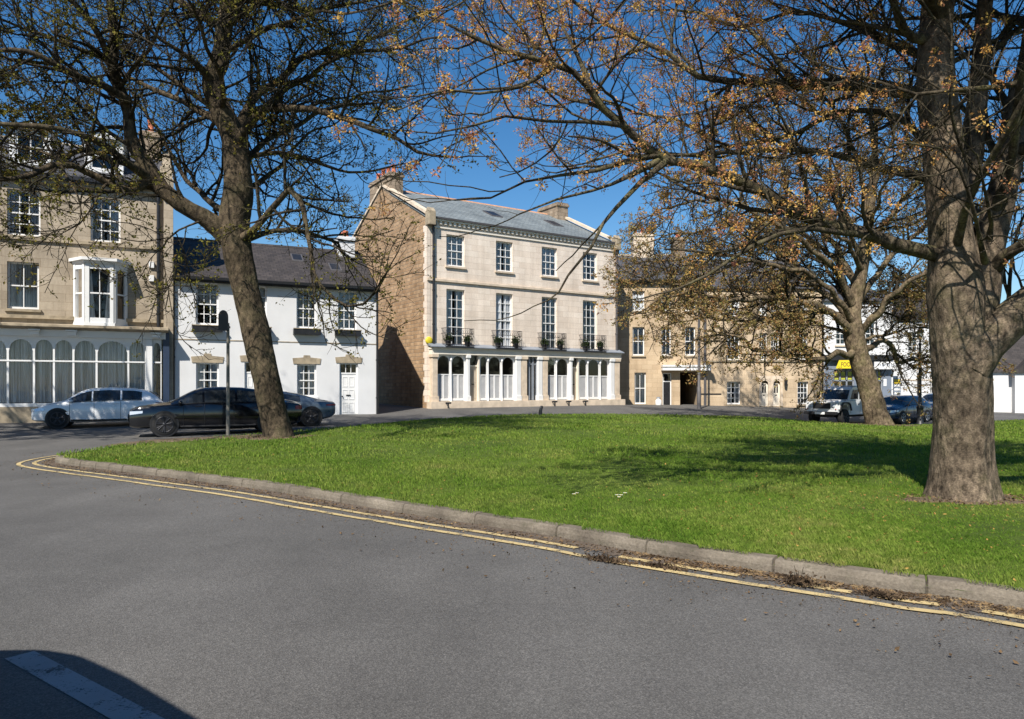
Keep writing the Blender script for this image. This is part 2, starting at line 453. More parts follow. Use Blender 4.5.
# ------------------------------------------------------------------ the green: kerb line (outer top edge), then its open sides
FRONT = [(13.5,-4.6),(9.5,-1.4),(6.3,2.4),(3.55,4.99),(2.99,5.38),(2.11,6.01),(1.21,6.68),(.30,7.52),(-1.37,8.81),(-3.74,10.76),(-6.27,12.5),(-7.7,13.45),(-8.75,14.15),(-9.35,14.75),(-9.5,15.5),(-9.3,16.5),(-8.7,17.8),(-7.2,19.8),(-6.2,21.4)]
BACK = [(-5.3,23.5),(-4.6,26.5),(-3.2,29.6),(-1.0,32.2),(1.5,33.6),(6.7,34.8),(12,35),(14,34.4),(17,34.3),(24,37.5),(30,38.5),(44,36),(48,14),(42,-8),(25,-10),(17,-8)]
def catmull(P, step=0.25, closed=False):
    P = [np.array(p, float) for p in P]; out = []
    n = len(P)
    for i in range(n if closed else n-1):
        p0 = P[i-1] if (closed or i > 0) else 2*P[0]-P[1]
        p1 = P[i]; p2 = P[(i+1) % n]
        p3 = P[(i+2) % n] if (closed or i+2 < n) else 2*P[-1]-P[-2]
        k = max(1, int(np.linalg.norm(p2-p1)/step))
        for j in range(k):
            t = j/k
            out.append(0.5*((2*p1)+(-p0+p2)*t+(2*p0-5*p1+4*p2-p3)*t*t+(-p0+3*p1-3*p2+p3)*t**3))
    if not closed: out.append(P[-1])
    return np.array(out)
KP = catmull(FRONT, 0.2)
def normals2(P):
    t = np.gradient(P, axis=0); t /= np.linalg.norm(t, axis=1)[:, None]
    return np.stack([-t[:, 1], t[:, 0]], 1)
KN = normals2(KP)
if KN[len(KN)//4].dot(np.array([0, -1.0])) < 0: KN = -KN          # outward, towards the road
OUT = catmull(FRONT + BACK, 0.3, True)
CEN = np.array([12.0, 17.0])
LH = 0.125
def lawn_z(x, y, edge=None):
    return gz(x, y) + LH + 0.02
# lawn sheet: rings from the edge inwards
K = 46
ts = np.linspace(0, 1, K)**1.3
rings = []
for i, t in enumerate(ts):
    p = OUT*(1-t*0.999) + CEN*t*0.999
    z = gz(p[:, 0], p[:, 1])
    rise = (LH - 0.05 if i == 0 else LH - 0.015 if i == 1 else LH + 0.012) + 0.02*min(1, t*14) + 0.02*np.sin(p[:, 0]*0.9)*np.sin(p[:, 1]*0.7)*min(1, t*14)
    # at the back the turf runs out level with the road
    bk = np.clip((p[:, 1]-21)/6, 0, 1)*np.clip((0.06-t)/0.06, 0, 1)
    rise = rise*(1-bk) + 0.012*bk
    rings.append(np.stack([p[:, 0], p[:, 1], z+rise], 1))
lv = np.concatenate(rings); n = len(OUT)
a = np.arange(n); b = (a+1) % n
lf = np.concatenate([np.stack([i*n+a, i*n+b, (i+1)*n+b, (i+1)*n+a], 1) for i in range(K-1)])
def lawn_mat():
    t = NT('turf'); c = t.coord()
    col = t.ramp(t.noise(c, 0.5, 6, 0.65), [(0.3, (0.055,0.088,0.016)), (0.55, (0.085,0.125,0.020)), (0.75, (0.12,0.15,0.03))])
    col = t.mix(t.ramp(t.noise(c, 1.3, 6, 0.7), [(0.62, (0,0,0)), (0.76, (0.8,)*3)]), col, (0.14,0.11,0.06))
    col = t.mix(1.0, col, t.ramp(t.noise(c, 28, 4, 0.7), [(0.3, (0.5,)*3), (0.7, (1.35,)*3)]), 'MULTIPLY')
    return t.bsdf(col, 0.95, t.bump(t.noise(c, 35, 4, 0.7), 0.9, 0.03), spec=0.1)
M['turf'] = lawn_mat()
tag(mesh_np('lawn', lv, lf, M['turf']), kind='structure')

# bare earth round trees, and the worn path behind the left tree
def earth_mat():
    t = NT('bare_earth'); c = t.coord()
    col = t.ramp(t.noise(c, 3.5, 7, 0.7), [(0.3, (0.075,0.055,0.038)), (0.7, (0.17,0.13,0.09))])
    return t.bsdf(col, 0.95, t.bump(t.noise(c, 25, 5, 0.7), 0.8, 0.03), spec=0.1)
M['earth'] = earth_mat()
def patch(name, cx, cy, rx, ry, rot, lift=0.02, seed=0):
    n = 40; r_ = random.Random(seed); ph = [r_.uniform(0, 6.28) for _ in range(4)]
    vs = []; fs = []
    for k in range(6):
        q = k/5
        for i in range(n):
            th = 2*PI*i/n
            w = 1 + 0.18*math.sin(3*th+ph[0]) + 0.12*math.sin(5*th+ph[1]) + 0.08*math.sin(9*th+ph[2])
            x = rx*q*w*math.cos(th); y = ry*q*w*math.sin(th)
            X = cx + x*math.cos(rot) - y*math.sin(rot); Y = cy + x*math.sin(rot) + y*math.cos(rot)
            vs.append((X, Y, gz(X, Y) + LH + 0.035 + lift - (0.06 if k == 5 else 0)))
    for k in range(5):
        for i in range(n):
            fs.append((k*n+i, k*n+(i+1) % n, (k+1)*n+(i+1) % n, (k+1)*n+i))
    o = mesh_np(name, np.array(vs), np.array(fs), M['earth'])
    return tag(o, kind='structure')
EARTH = [(5.65,8.85,.85,.42,.1),(-6.1,18.5,1.0,.55,.3),(16.7,32.6,2.2,.9,.1),(-7.6,18.55,2.6,.36,.62)]
for i, e in enumerate(EARTH): patch('bare_earth', *e, seed=i)

# kerb: one sweep, notched at the joints between stones
s_ = np.concatenate([[0], np.cumsum(np.linalg.norm(np.diff(KP, axis=0), axis=1))])
def at_s(s):
    return (np.array([np.interp(s, s_, KP[:, 0]), np.interp(s, s_, KP[:, 1])]), np.array([np.interp(s, s_, KN[:, 0]), np.interp(s, s_, KN[:, 1])]))
kr = random.Random(5)
stations = []; s0 = 0.0
while s0 < s_[-1] - 0.3:
    ln = kr.uniform(1.0, 1.25) if s0 < s_[-1]*0.72 else kr.uniform(0.45, 0.6)
    dz = kr.uniform(-.003, .003); dy = kr.uniform(-.008, .008)
    e = min(s0+ln, s_[-1])
    stations.append((s0, 0, dz, dy))
    k = 6
    for j in range(k+1): stations.append((s0+0.011+(e-s0-0.022)*j/k, 1, dz + kr.uniform(-.003, .003), dy + kr.uniform(-.003, .003)))
    s0 = e
kv = []
for (s, on, dz, dy) in stations:
    p, nn = at_s(s); z = gz(p[0], p[1])
    sh = 0.0 if on else 0.03
    prof = [(0.02+dy-sh, -0.06), (0.018+dy-sh, 0.07), (0.004+dy-sh, LH-0.012+dz-sh), (-0.02+dy-sh, LH+dz-sh), (-0.15+dy, LH+dz-sh), (-0.17+dy, -0.05)]
    for o_, h in prof: kv.append((p[0]+nn[0]*o_, p[1]+nn[1]*o_, z+h))
kf = []
for i in range(len(stations)-1):
    for j in range(5): kf.append((i*6+j, i*6+j+1, (i+1)*6+j+1, (i+1)*6+j))
def kerb_mat():
    t = NT('kerb_stone'); c = t.coord()
    col = t.ramp(t.noise(c, 2.2, 7, 0.7), [(0.28, (0.095,0.078,0.060)), (0.55, (0.165,0.14,0.108)), (0.8, (0.24,0.205,0.16))])
    col = t.mix(1.0, col, t.ramp(t.noise(c, 45, 3, 0.7), [(0.3, (0.75,)*3), (0.7, (1.2,)*3)]), 'MULTIPLY')
    col = t.mix(t.ramp(t.noise(c, 6, 6, 0.7), [(0.55, (0,0,0)), (0.7, (0.6,)*3)]), col, (0.075,0.07,0.045))
    col = t.mix(1.0, col, t.ramp(t.noise(c, 0.9, 2), [(0.35, (0.78,)*3), (0.65, (1.18,)*3)]), 'MULTIPLY')
    return t.bsdf(col, 0.9, t.bump(t.noise(c, 30, 5, 0.7), 0.8, 0.014), spec=0.2)
M['kerb'] = kerb_mat()
ko = mesh_np('kerb', np.array(kv), np.array(kf), M['kerb'], smooth=False); tag(ko, kind='structure')

# ------------------------------------------------------------------ painted lines, worn
def paint_mat(name, col, wear, under=None):
    t = NT(name); c = t.coord()
    w = t.ramp(t.math('ADD', t.math('MULTIPLY', t.noise(c, 5, 6, 0.75), 0.6), t.math('MULTIPLY', t.noise(c, 70, 3, 0.7), 0.4)), [(wear-0.04, (1,1,1)), (wear+0.05, (0,0,0))])
    cc = t.mix(1.0, col, t.ramp(t.noise(c, 1.4, 4), [(0.3, (0.8,)*3), (0.7, (1.1,)*3)]), 'MULTIPLY')
    b = t.n('ShaderNodeBsdfPrincipled'); t.l(cc, b.inputs['Base Color']); b.inputs['Roughness'].default_value = 0.75
    tr = t.n('ShaderNodeBsdfTransparent'); mx = t.n('ShaderNodeMixShader')
    t.l(w, mx.inputs[0]); t.l(tr.outputs[0], mx.inputs[1]); t.l(b.outputs[0], mx.inputs[2]); t.l(mx.outputs[0], t.out.inputs[0])
    return t.m
M['yellow_line'] = paint_mat('yellow_line_paint', (0.47,0.36,0.17), 0.55)
M['white_line'] = paint_mat('white_line_paint', (0.27,0.27,0.27), 0.58)
def line(name, offs, width, sA, sB, mat, lift=0.004, gaps=()):
    vs = []; s = sA
    while s <= sB:
        p, nn = at_s(s); k = np.clip((s - s_[-1]*0.42)/(s_[-1]*0.2), 0, 1)
        o0 = offs[0]*(1-k) + offs[1]*k + 0.008*math.sin(s*2.1) + 0.005*math.sin(s*5.3)
        for d in (o0-width/2, o0+width/2):
            q = p + nn*d; vs.append((q[0], q[1], gz(q[0], q[1])+lift))
        s += 0.06
    m = len(vs)//2; i = np.array([k for k in range(m-1) if not any(a < vs[2*k][0] < b and vs[2*k][1] < 8 for a, b in gaps)])
    return tag(mesh_np(name, np.array(vs), np.stack([2*i, 2*i+1, 2*i+3, 2*i+2], 1), mat), kind='structure')
line('yellow_road_line', (0.235, 0.36), 0.08, 6.0, s_[-1]*0.93, M['yellow_line'], 0.0105, ((.66,1.02),(1.25,1.36),(1.92,2.26),(2.62,2.72),(3.05,3.3)))
line('yellow_road_line', (0.44, 0.62), 0.08, 6.0, s_[-1]*0.93, M['yellow_line'], 0.0115)
m = MB()
for (ax, ay), (bx, by) in [((-2.80,4.22),(-1.20,3.05))]:
    d = Vector((bx-ax, by-ay, 0)).normalized(); q = Vector((d.y, -d.x, 0))*0.15
    N_ = 10
    for i in range(N_):
        p0 = Vector((ax, ay, .004)) + (Vector((bx-ax, by-ay, 0))*(i/N_)); p1 = Vector((ax, ay, .004)) + (Vector((bx-ax, by-ay, 0))*((i+1)/N_))
        m.quad(p0, p0+q, p1+q, p1)
tag(m.build('white_road_line', M['white_line'], merge=True), kind='structure')

# dirt that gathers in the gutter, as a thin strip with a ragged edge
t = NT('gutter_dirt'); c = t.coord()
col = t.ramp(t.noise(c, 9, 6, 0.7), [(0.3, (0.05,0.038,0.028)), (0.7, (0.14,0.105,0.075))])
b_ = t.n('ShaderNodeBsdfPrincipled'); t.l(col, b_.inputs['Base Color']); b_.inputs['Roughness'].default_value = 0.95
t.l(t.bump(t.noise(c, 40, 5, 0.7), 0.9, 0.02), b_.inputs['Normal'])
tr_ = t.n('ShaderNodeBsdfTransparent'); mx_ = t.n('ShaderNodeMixShader')
uvn = t.n('ShaderNodeUVMap')
sepu = t.n('ShaderNodeSeparateXYZ'); t.l(uvn.outputs[0], sepu.inputs[0])
nz_ = t.noise(c, 3.5, 6, 0.7)
fac = t.math('GREATER_THAN', t.math('SUBTRACT', t.math('ADD', t.math('MULTIPLY', nz_, 1.5), t.math('MULTIPLY', t.noise(c, 50, 2, 0.6), 0.35)), 0.42), sepu.outputs[0])
t.l(fac, mx_.inputs[0]); t.l(tr_.outputs[0], mx_.inputs[1]); t.l(b_.outputs[0], mx_.inputs[2]); t.l(mx_.outputs[0], t.out.inputs[0])
M['gutter'] = t.m
vs = []; s = 0.0; us = []
while s <= s_[-1]*0.9:
    p, nn = at_s(s)
    for j, d in enumerate((0.02, 0.15, 0.30, 0.62)):
        q = p + nn*d; vs.append((q[0], q[1], gz(q[0], q[1]) + 0.007 + (0.012 if j == 0 else 0))); us.append((j/3.0, s))
    s += 0.2
m_ = len(vs)//4; qs = []
for i in range(m_-1):
    for j in range(3): qs.append((i*4+j, i*4+j+1, (i+1)*4+j+1, (i+1)*4+j))
go = mesh_np('gutter_dirt', np.array(vs), np.array(qs), M['gutter']); tag(go, kind='stuff')
uvl = go.data.uv_layers.new(name='UVMap')
us = np.array(us); li = np.array(qs).ravel()
uvl.data.foreach_set('uv', us[li].astype(np.float32).ravel())
# ------------------------------------------------------------------ buildings
class Fac:
    """a house front: its corner on the ground and the angle of its front; gives local u and z of a point seen on the front"""
    def __init__(s, x, y, z, a): s.x, s.y, s.z, s.a = x, y, z, a
    def u(s, px):
        k = (px-CX)/FOC; return (k*s.y - s.x)/(math.cos(s.a) - k*math.sin(s.a))
    def zz(s, px, py):
        return EYE + (HZ-py)/FOC*(s.y + s.u(px)*math.sin(s.a)) - s.z

def wall_front(mb, u0, u1, z0, z1, ops, depth=0.16, y=0.0):
    xs = sorted({u0, u1, *[v for o in ops for v in o[:2] if u0 < v < u1]}); zs = sorted({z0, z1, *[v for o in ops for v in o[2:4] if z0 < v < z1]})
    for i in range(len(xs)-1):
        for j in range(len(zs)-1):
            cx, cz = (xs[i]+xs[i+1])/2, (zs[j]+zs[j+1])/2
            if any(o[0] < cx < o[1] and o[2] < cz < o[3] for o in ops): continue
            mb.quad((xs[i], y, zs[j]), (xs[i+1], y, zs[j]), (xs[i+1], y, zs[j+1]), (xs[i], y, zs[j+1]))
    for a, b, c, d in [o[:4] for o in ops]:
        mb.quad((a, y, c), (a, y+depth, c), (a, y+depth, d), (a, y, d))
        mb.quad((b, y, c), (b, y, d), (b, y+depth, d), (b, y+depth, c))
        mb.quad((a, y, d), (a, y+depth, d), (b, y+depth, d), (b, y, d))
        mb.quad((a, y, c), (b, y, c), (b, y+depth, c), (a, y+depth, c))

def window(root, u0, u1, z0, z1, cols=3, rows=2, y=0.11, sill=True, curtain=0.6, sash=True, mat='white', sillmat='dressed', blind=None, depth=0.16, lintel=None, name='window'):
    f = MB(); fw = 0.07
    ya, yb = y, y+0.06
    f.box(u0, u0+fw, ya, yb, z0, z1); f.box(u1-fw, u1, ya, yb, z0, z1)
    f.box(u0+fw, u1-fw, ya, yb, z1-fw, z1); f.box(u0+fw, u1-fw, ya, yb, z0, z0+fw*1.3)
    zm = (z0+z1)/2
    if sash: f.box(u0+fw, u1-fw, ya-0.012, yb-0.005, zm-0.025, zm+0.025)
    a, b = u0+fw, u1-fw
    for i in range(1, cols):
        x = a + (b-a)*i/cols; f.box(x-0.017, x+0.017, ya+0.012, yb-0.012, z0+fw, z1-fw)
    halves = [(z0+fw*1.3, zm-0.025), (zm+0.025, z1-fw)] if sash else [(z0+fw, z1-fw)]
    for lo, hi in halves:
        for i in range(1, rows):
            z = lo + (hi-lo)*i/rows; f.box(a, b, ya+0.014, yb-0.014, z-0.017, z+0.017)
    w = f.build(name, M[mat], root)
    g = MB(); g.quad((a, y+0.03, z0+fw), (b, y+0.03, z0+fw), (b, y+0.03, z1-fw), (a, y+0.03, z1-fw))
    g.build('glass', M['glass'], w)
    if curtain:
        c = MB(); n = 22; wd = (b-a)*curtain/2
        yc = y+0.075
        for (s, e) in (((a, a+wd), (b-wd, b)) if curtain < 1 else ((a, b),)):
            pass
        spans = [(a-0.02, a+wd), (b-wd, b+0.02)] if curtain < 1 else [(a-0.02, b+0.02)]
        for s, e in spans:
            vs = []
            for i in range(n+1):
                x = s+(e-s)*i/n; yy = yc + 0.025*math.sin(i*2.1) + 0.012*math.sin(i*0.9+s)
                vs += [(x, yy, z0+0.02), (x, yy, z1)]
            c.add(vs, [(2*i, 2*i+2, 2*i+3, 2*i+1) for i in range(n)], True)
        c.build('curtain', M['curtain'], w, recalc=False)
    if blind:
        c = MB(); zb = z1 - (z1-z0)*blind
        n = max(3, int((z1-zb)/0.06))
        for i in range(n):
            z = zb + (z1-zb)*i/n
            c.quad((a, y+0.10, z), (b, y+0.10, z), (b, y+0.13, z+(z1-zb)/n*0.9), (a, y+0.13, z+(z1-zb)/n*0.9))
        c.build('blind', M['blind'], w, recalc=False)
    if sill:
        MB().box(u0-0.08, u1+0.08, -0.09, y+0.005, z0-0.11, z0-0.002).build('sill', M[sillmat], w, bevel=0.008)
    return w

def gable_roof(root, u0, u1, y0, y1, ze, zr, mat, over=0.18, thick=0.10, name='roof', ridge_mat=None):
    """two slopes with the ridge along the front"""
    ym = (y0+y1)/2; sl = (zr-ze)/(ym-y0)
    r = MB()
    a, b = (y0-over, ze-over*sl), (ym, zr); c = (y1+over, ze-over*sl)
    r.prism([a, b, c, (c[0], c[1]-thick), (b[0], b[1]-thick), (a[0], a[1]-thick)], 'x', u0-0.06, u1+0.06)
    o = r.build(name, mat, root)
    if ridge_mat:
        rb = MB(); n = max(2, int((u1-u0)/0.45))
        for i in range(n):
            x = u0 + (u1-u0)*i/n
            rb.prism([(ym-0.14, zr-0.07), (ym, zr+0.05), (ym+0.14, zr-0.07), (ym, zr-0.02)], 'x', x, x+(u1-u0)/n-0.012)
        rb.build('ridge', ridge_mat, o)
    return o

def shell(root, u0, u1, y1, ze, zr, mat_front, mat_side, ops, depth=0.16, z0=-0.6, y0=0.0, gable=True, side_mat_obj=None):
    f = MB(); wall_front(f, u0, u1, z0, ze, ops, depth, y0)
    f.build('wall', mat_front, root, recalc=False)
    s = MB(); ym = (y0+y1)/2
    for u in (u0, u1):
        pts = [(u, y0, z0), (u, y1, z0), (u, y1, ze)] + ([(u, ym, zr-0.10)] if gable else []) + [(u, y0, ze)]
        s.add(pts, [tuple(range(len(pts)))])
    s.quad((u0, y1, z0), (u1, y1, z0), (u1, y1, ze), (u0, y1, ze))
    s.build('side_wall', mat_side, root, recalc=False)
    i = MB(); i.quad((u0+.05, y0+1.6, z0), (u1-.05, y0+1.6, z0), (u1-.05, y0+1.6, ze), (u0+.05, y0+1.6, ze))
    zs = sorted({round(o[2]-0.35, 2) for o in ops if o[2] > 1.5})
    last = -9
    for z in zs:
        if z - last > 1.5:
            i.quad((u0+.05, y0+depth+.1, z), (u1-.05, y0+depth+.1, z), (u1-.05, y0+1.6, z), (u0+.05, y0+1.6, z)); last = z
    i.build('dark_backing', M['interior'], root, recalc=False)  # dark sheet standing in for the gloom of the unlit rooms

def downpipe(root, u, z0, z1, y=-0.06, r=0.045, mat='pipe', hopper=True):
    p = MB(); p.tube([(u, y, z0), (u, y, z1)], r, 8)
    for z in np.arange(z0+0.8, z1, 1.8): p.lathe([(r*1.35, 0), (r*1.35, 0.07)], (u, y, z), 8)
    if hopper: p.box(u-0.13, u+0.13, y-0.09, 0, z1-0.05, z1+0.22)
    p.build('downpipe', M[mat], root)

def chimney(root, u0, u1, y0, y1, z0, z1, pots, mat='chimney', pot_h=0.6, name='chimney', along='y'):
    c = MB(); c.box(u0, u1, y0, y1, z0, z1-0.25); c.box(u0-0.07, u1+0.07, y0-0.07, y1+0.07, z1-0.25, z1-0.1); c.box(u0-.02, u1+.02, y0-.02, y1+.02, z1-0.1, z1)
    o = c.build(name, M[mat], root)
    for i in range(pots):
        t = (i+0.5)/pots
        x, y = ((u0+u1)/2, y0+(y1-y0)*t) if along == 'y' else (u0+(u1-u0)*t, (y0+y1)/2)
        h = pot_h*(0.85+0.3*((i*37) % 5)/5)
        MB().lathe([(0.15, 0), (0.17, 0.06), (0.13, 0.12), (0.115, h-0.1), (0.15, h-0.07), (0.15, h), (0.10, h), (0.10, h-0.2)], (x, y, z1), 14).build('chimney_pot', M['terracotta'], o)
    return o

def arched(mb, u0, u1, z0, z1, y0, y1, a0, a1, zs, rise, n=14):
    """a board from u0..u1, z0..z1 pierced by an arched light a0..a1 that springs at zs"""
    arc = [(a0 + (a1-a0)*i/n, zs + rise*math.sqrt(max(0, 1-(2*i/n-1)**2))) for i in range(n+1)]
    for y in (y0, y1):
        mb.quad((u0, y, z0), (a0, y, z0), (a0, y, z1), (u0, y, z1)); mb.quad((a1, y, z0), (u1, y, z0), (u1, y, z1), (a1, y, z1))
        for (xa, za), (xb, zb) in zip(arc, arc[1:]): mb.quad((xa, y, za), (xb, y, zb), (xb, y, z1), (xa, y, z1))
    for (xa, za), (xb, zb) in zip(arc, arc[1:]): mb.quad((xa, y0, za), (xa, y1, za), (xb, y1, zb), (xb, y0, zb))
    mb.quad((a0, y0, z0), (a0, y1, z0), (a0, y1, zs), (a0, y0, zs)); mb.quad((a1, y0, z0), (a1, y0, zs), (a1, y1, zs), (a1, y1, z0))

def door(root, u0, u1, z0, z1, y, mat, panels=6, handle=True, name='door'):
    d = MB(); d.box(u0, u1, y, y+0.05, z0, z1)
    w = (u1-u0); cols = 2; rws = panels//2
    for i in range(cols):
        for j in range(rws):
            a = u0 + w*(0.12+0.42*i); b = a + w*0.34; zc = z0 + (z1-z0)*(0.07+0.31*j*3/rws); zd = zc + (z1-z0)*0.24*3/rws
            for (p, q, r, s) in ((a, b, zc, zc+.025), (a, b, zd-.025, zd), (a, a+.025, zc+.025, zd-.025), (b-.025, b, zc+.025, zd-.025)):
                d.box(p, q, y-0.014, y, r, s)
    o = d.build(name, mat, root)
    if handle:
        MB().box(u0+w*0.36, u0+w*0.64, y-0.03, y, z0+(z1-z0)*0.47, z0+(z1-z0)*0.5).build('letter_plate', M['dark'], o)
        MB().lathe([(0.0, -0.07), (0.03, -0.065), (0.035, -0.045), (0.012, -0.03), (0.012, 0)], (u0+w*0.1, y, z0+(z1-z0)*0.46), 10, 'y').build('handle', M['iron'], o)
    return o

# ================================================================== central cream stone house
A1 = R(33); F = Fac(-4.49, 38, 0.44, A1); LC = 13.2
central = empty('stone_house', (F.x, F.y, F.z), A1)
tag(central, 'tall three-storey cream stone house with long arched timber shopfront and iron balconies', 'house')
ZE, ZR, YB = 10.0, 13.05, 12.2
UW = [(446.5,464.5),(495.5,513.2),(541.5,557.5),(583,597)]
uc = [(F.u(a)+F.u(b))/2 for a, b in UW]; hw = 0.56
t_lo, t_hi = F.zz(504, 271.5), F.zz(504, 241.5)
f_lo, f_hi = F.zz(504, 347.5), F.zz(504, 293.5)
SF_T = F.zz(430, 352); SF_C = F.zz(430, 346)
SF0, SF1 = F.u(429.5), F.u(616.5)
ops = []
for u in uc:
    ops += [(u-hw, u+hw, t_lo, t_hi), (u-hw, u+hw, f_lo, f_hi)]
PL = F.zz(430, 401.5)                                       # plinth of the shopfront
ops.append((SF0+0.28, SF1-0.25, PL, SF_T-0.1))
shell(central, 0, LC, YB, ZE, ZR, M['central'], M['rubble'], ops, 0.2)
gable_roof(central, 0.12, LC-0.1, 0, YB, ZE+0.12, ZR, M['slate_grey'], 0.04, ridge_mat=M['orange_ridge'])
# raised copings on both gables
for u in (-0.02, LC-0.32):
    cp = MB(); ym = YB/2
    for s in (-1, 1):
        ye = 0-0.25 if s < 0 else YB+0.25
        cp.prism([(ye, ZE+0.10), (ym, ZR+0.10), (ym, ZR+0.26), (ye, ZE+0.26)], 'x', u, u+0.34)
    cp.build('gable_coping', M['dressed'], central)
    kn = MB(); kn.box(u-0.03, u+0.37, -0.36, 0.12, ZE-0.35, ZE+0.36); kn.prism([(-0.36, ZE+0.36), (0.12, ZE+0.36), (-0.12, ZE+0.6)], 'x', u-0.03, u+0.37)
    kn.build('kneeler_stone', M['dressed_dark'], central, bevel=0.02)
# front corner quoins on the rubble gable
q = MB()
for i in range(29):
    z = 0.3 + i*0.335
    if z < ZE-0.4: q.box(-0.012, 0.2, -0.012, 0.42 if i % 2 else 0.28, z+0.004, z+0.331)
q.build('quoins', M['central'], central)
co = MB(); co.box(0.3, LC-0.3, -0.06, -0.002, ZE-0.42, ZE-0.34); co.box(0.3, LC-0.3, -0.17, -0.002, ZE-0.05, ZE+0.03)
nb = 44
for i in range(nb):
    u = 0.42 + (LC-0.95)*i/(nb-1); co.box(u, u+0.13, -0.12, -0.003, ZE-0.22, ZE-0.051)
co.build('cornice', M['cream'], central)
MB().prism([(-0.24, ZE+0.032), (-0.10, ZE+0.032), (-0.10, ZE+0.12), (-0.25, ZE+0.13)], 'x', 0.3, LC-0.3).build('gutter', M['pipe'], central)
zsc = F.zz(546, 290)
MB().box(0.0, LC, -0.09, -0.002, zsc-0.06, zsc+0.08).build('string_course', M['dressed'], central, bevel=0.01)
for k, u in enumerate(uc):
    window(central, u-hw, u+hw, t_lo, t_hi, 3, 2, y=0.14, curtain=(1, .92, 1, .9)[k])
for k, u in enumerate(uc):
    window(central, u-hw, u+hw, f_lo, f_hi, 3, 3, y=0.14, curtain=(.86, .92, .96, .9)[k], sill=False)
    # iron balconet
    b = MB(); x0, x1 = u-hw-0.3, u+hw+0.3; zb = f_lo-0.04; h = 0.95; dp = 0.52
    b.box(x0, x1, -dp, -0.002, zb-0.06, zb)
    for z in (zb+0.1, zb+h*0.72, zb+h):
        b.tube([(x0, -0.003, z), (x0, -dp+.02, z), (x1, -dp+.02, z), (x1, -0.003, z)], 0.014, 5)
    nbr = 13
    for i in range(nbr+1):
        x = x0 + (x1-x0)*i/nbr; b.tube([(x, -dp+.02, zb), (x, -dp+.02, zb+h)], 0.008, 4)
    for i in range(1, 5):
        for x in (x0, x1): b.tube([(x, -dp+.02+(dp-.03)*i/5, zb), (x, -dp+.02+(dp-.03)*i/5, zb+h)], 0.008, 4)
    for i in range(nbr):
        x = x0 + (x1-x0)*(i+.5)/nbr; b.tube([(x-.05, -dp+.02, zb+h*.80), (x, -dp+.02, zb+h*.95), (x+.05, -dp+.02, zb+h*.80), (x, -dp+.02, zb+h*.74), (x-.05, -dp+.02, zb+h*.80)], 0.007, 4)
    b.build('balcony_rail', M['iron'], central)
# skylights
sl = (ZR-ZE-.12)/(YB/2)
for px, py in ((511,217),(566,225)):
    u = 5.6 if px == 511 else 10.2; y0 = 2.6; y1 = 3.7
    fr = MB(); fr.add([(u, y0, ZE+.12+y0*sl+.07), (u+.8, y0, ZE+.12+y0*sl+.07), (u+.8, y1, ZE+.12+y1*sl+.07), (u, y1, ZE+.12+y1*sl+.07), (u, y0, ZE+.1+y0*sl), (u+.8, y0, ZE+.1+y0*sl), (u+.8, y1, ZE+.1+y1*sl), (u, y1, ZE+.1+y1*sl)], [(0,1,2,3),(0,4,5,1),(1,5,6,2),(2,6,7,3),(3,7,4,0)])
    o = fr.build('skylight', M['pipe'], central)
    g = MB(); g.quad((u+.08, y0+.08, ZE+.12+(y0+.08)*sl+.076), (u+.72, y0+.08, ZE+.12+(y0+.08)*sl+.076), (u+.72, y1-.08, ZE+.12+(y1-.08)*sl+.076), (u+.08, y1-.08, ZE+.12+(y1-.08)*sl+.076)); g.build('glass', M['dark'], o)
chimney(central, 0.05, .9, 5.0, 8.1, ZR-2.2, ZR+.72, 4, pot_h=0.62)
chimney(central, LC-1.0, LC-0.1, 4.9, 7.1, ZR-1.6, ZR+0.6, 0)
downpipe(central, 0.34, 0.0, ZE-0.3, y=-0.10, r=0.06, mat='dark')
downpipe(central, LC-0.10, 0.0, ZE-0.5, y=-0.1, r=0.075)
# burglar alarm, a round yellow bell box
MB().lathe([(0.20, 0), (0.20, -0.07), (0.15, -0.1), (0.0, -0.105)], (F.u(428.3)+0.02, -0.003, F.zz(429, 340.5)), 18, 'y').build('alarm_box', plain('yellow_plastic', (0.65,0.52,0.03), 0.45), central)

# --- shopfront of the central house
sf = MB()
cz = SF_C
cn = MB(); cn.prism([(-0.02, cz+0.16), (-0.50, cz-0.02), (-0.50, cz-0.07), (-0.02, cz+0.02)], 'x', SF0-0.12, SF1+0.22)
cn.build('shop_canopy', M['lead'], central)
fs = MB(); fs.box(SF0-0.06, SF1+0.16, -0.36, -0.002, cz-0.17, cz-0.075); fs.box(SF0-0.02, SF1+0.1, -0.34, -0.002, SF_T-0.115, cz-0.172)
fs.build('fascia', M['cream'], central)
MB().box(-0.02, SF1+0.25, -0.55, -0.002, -0.6, PL-0.002).build('plinth', M['dressed'], central, bevel=0.012)
yp = -0.26; yq = -0.15                                                   # front plane of the shop joinery
ZF = SF_T-0.12; ZM = F.zz(486, 374.5)
def pil(p0, p1, mat='dressed', name='pilaster', dy=0.0):
    a, b = F.u(p0), F.u(p1); p = MB(); p.box(a, b, yp-0.1-dy, -0.002, PL, ZF); p.box(a-.05, b+.05, yp-0.15-dy, -0.002, PL+.002, PL+.28); p.box(a-.05, b+.05, yp-0.15-dy, -0.002, ZF-.16, ZF-.002)
    return p.build(name, M[mat], central, bevel=0.008)
pil(429.6, 434.6); pil(513.2, 517.6, 'white'); pil(518.2, 523.6); pil(535, 539, 'white'); pil(539.6, 544.3); pil(607.2, 610.8, 'white'); pil(611.4, 616)
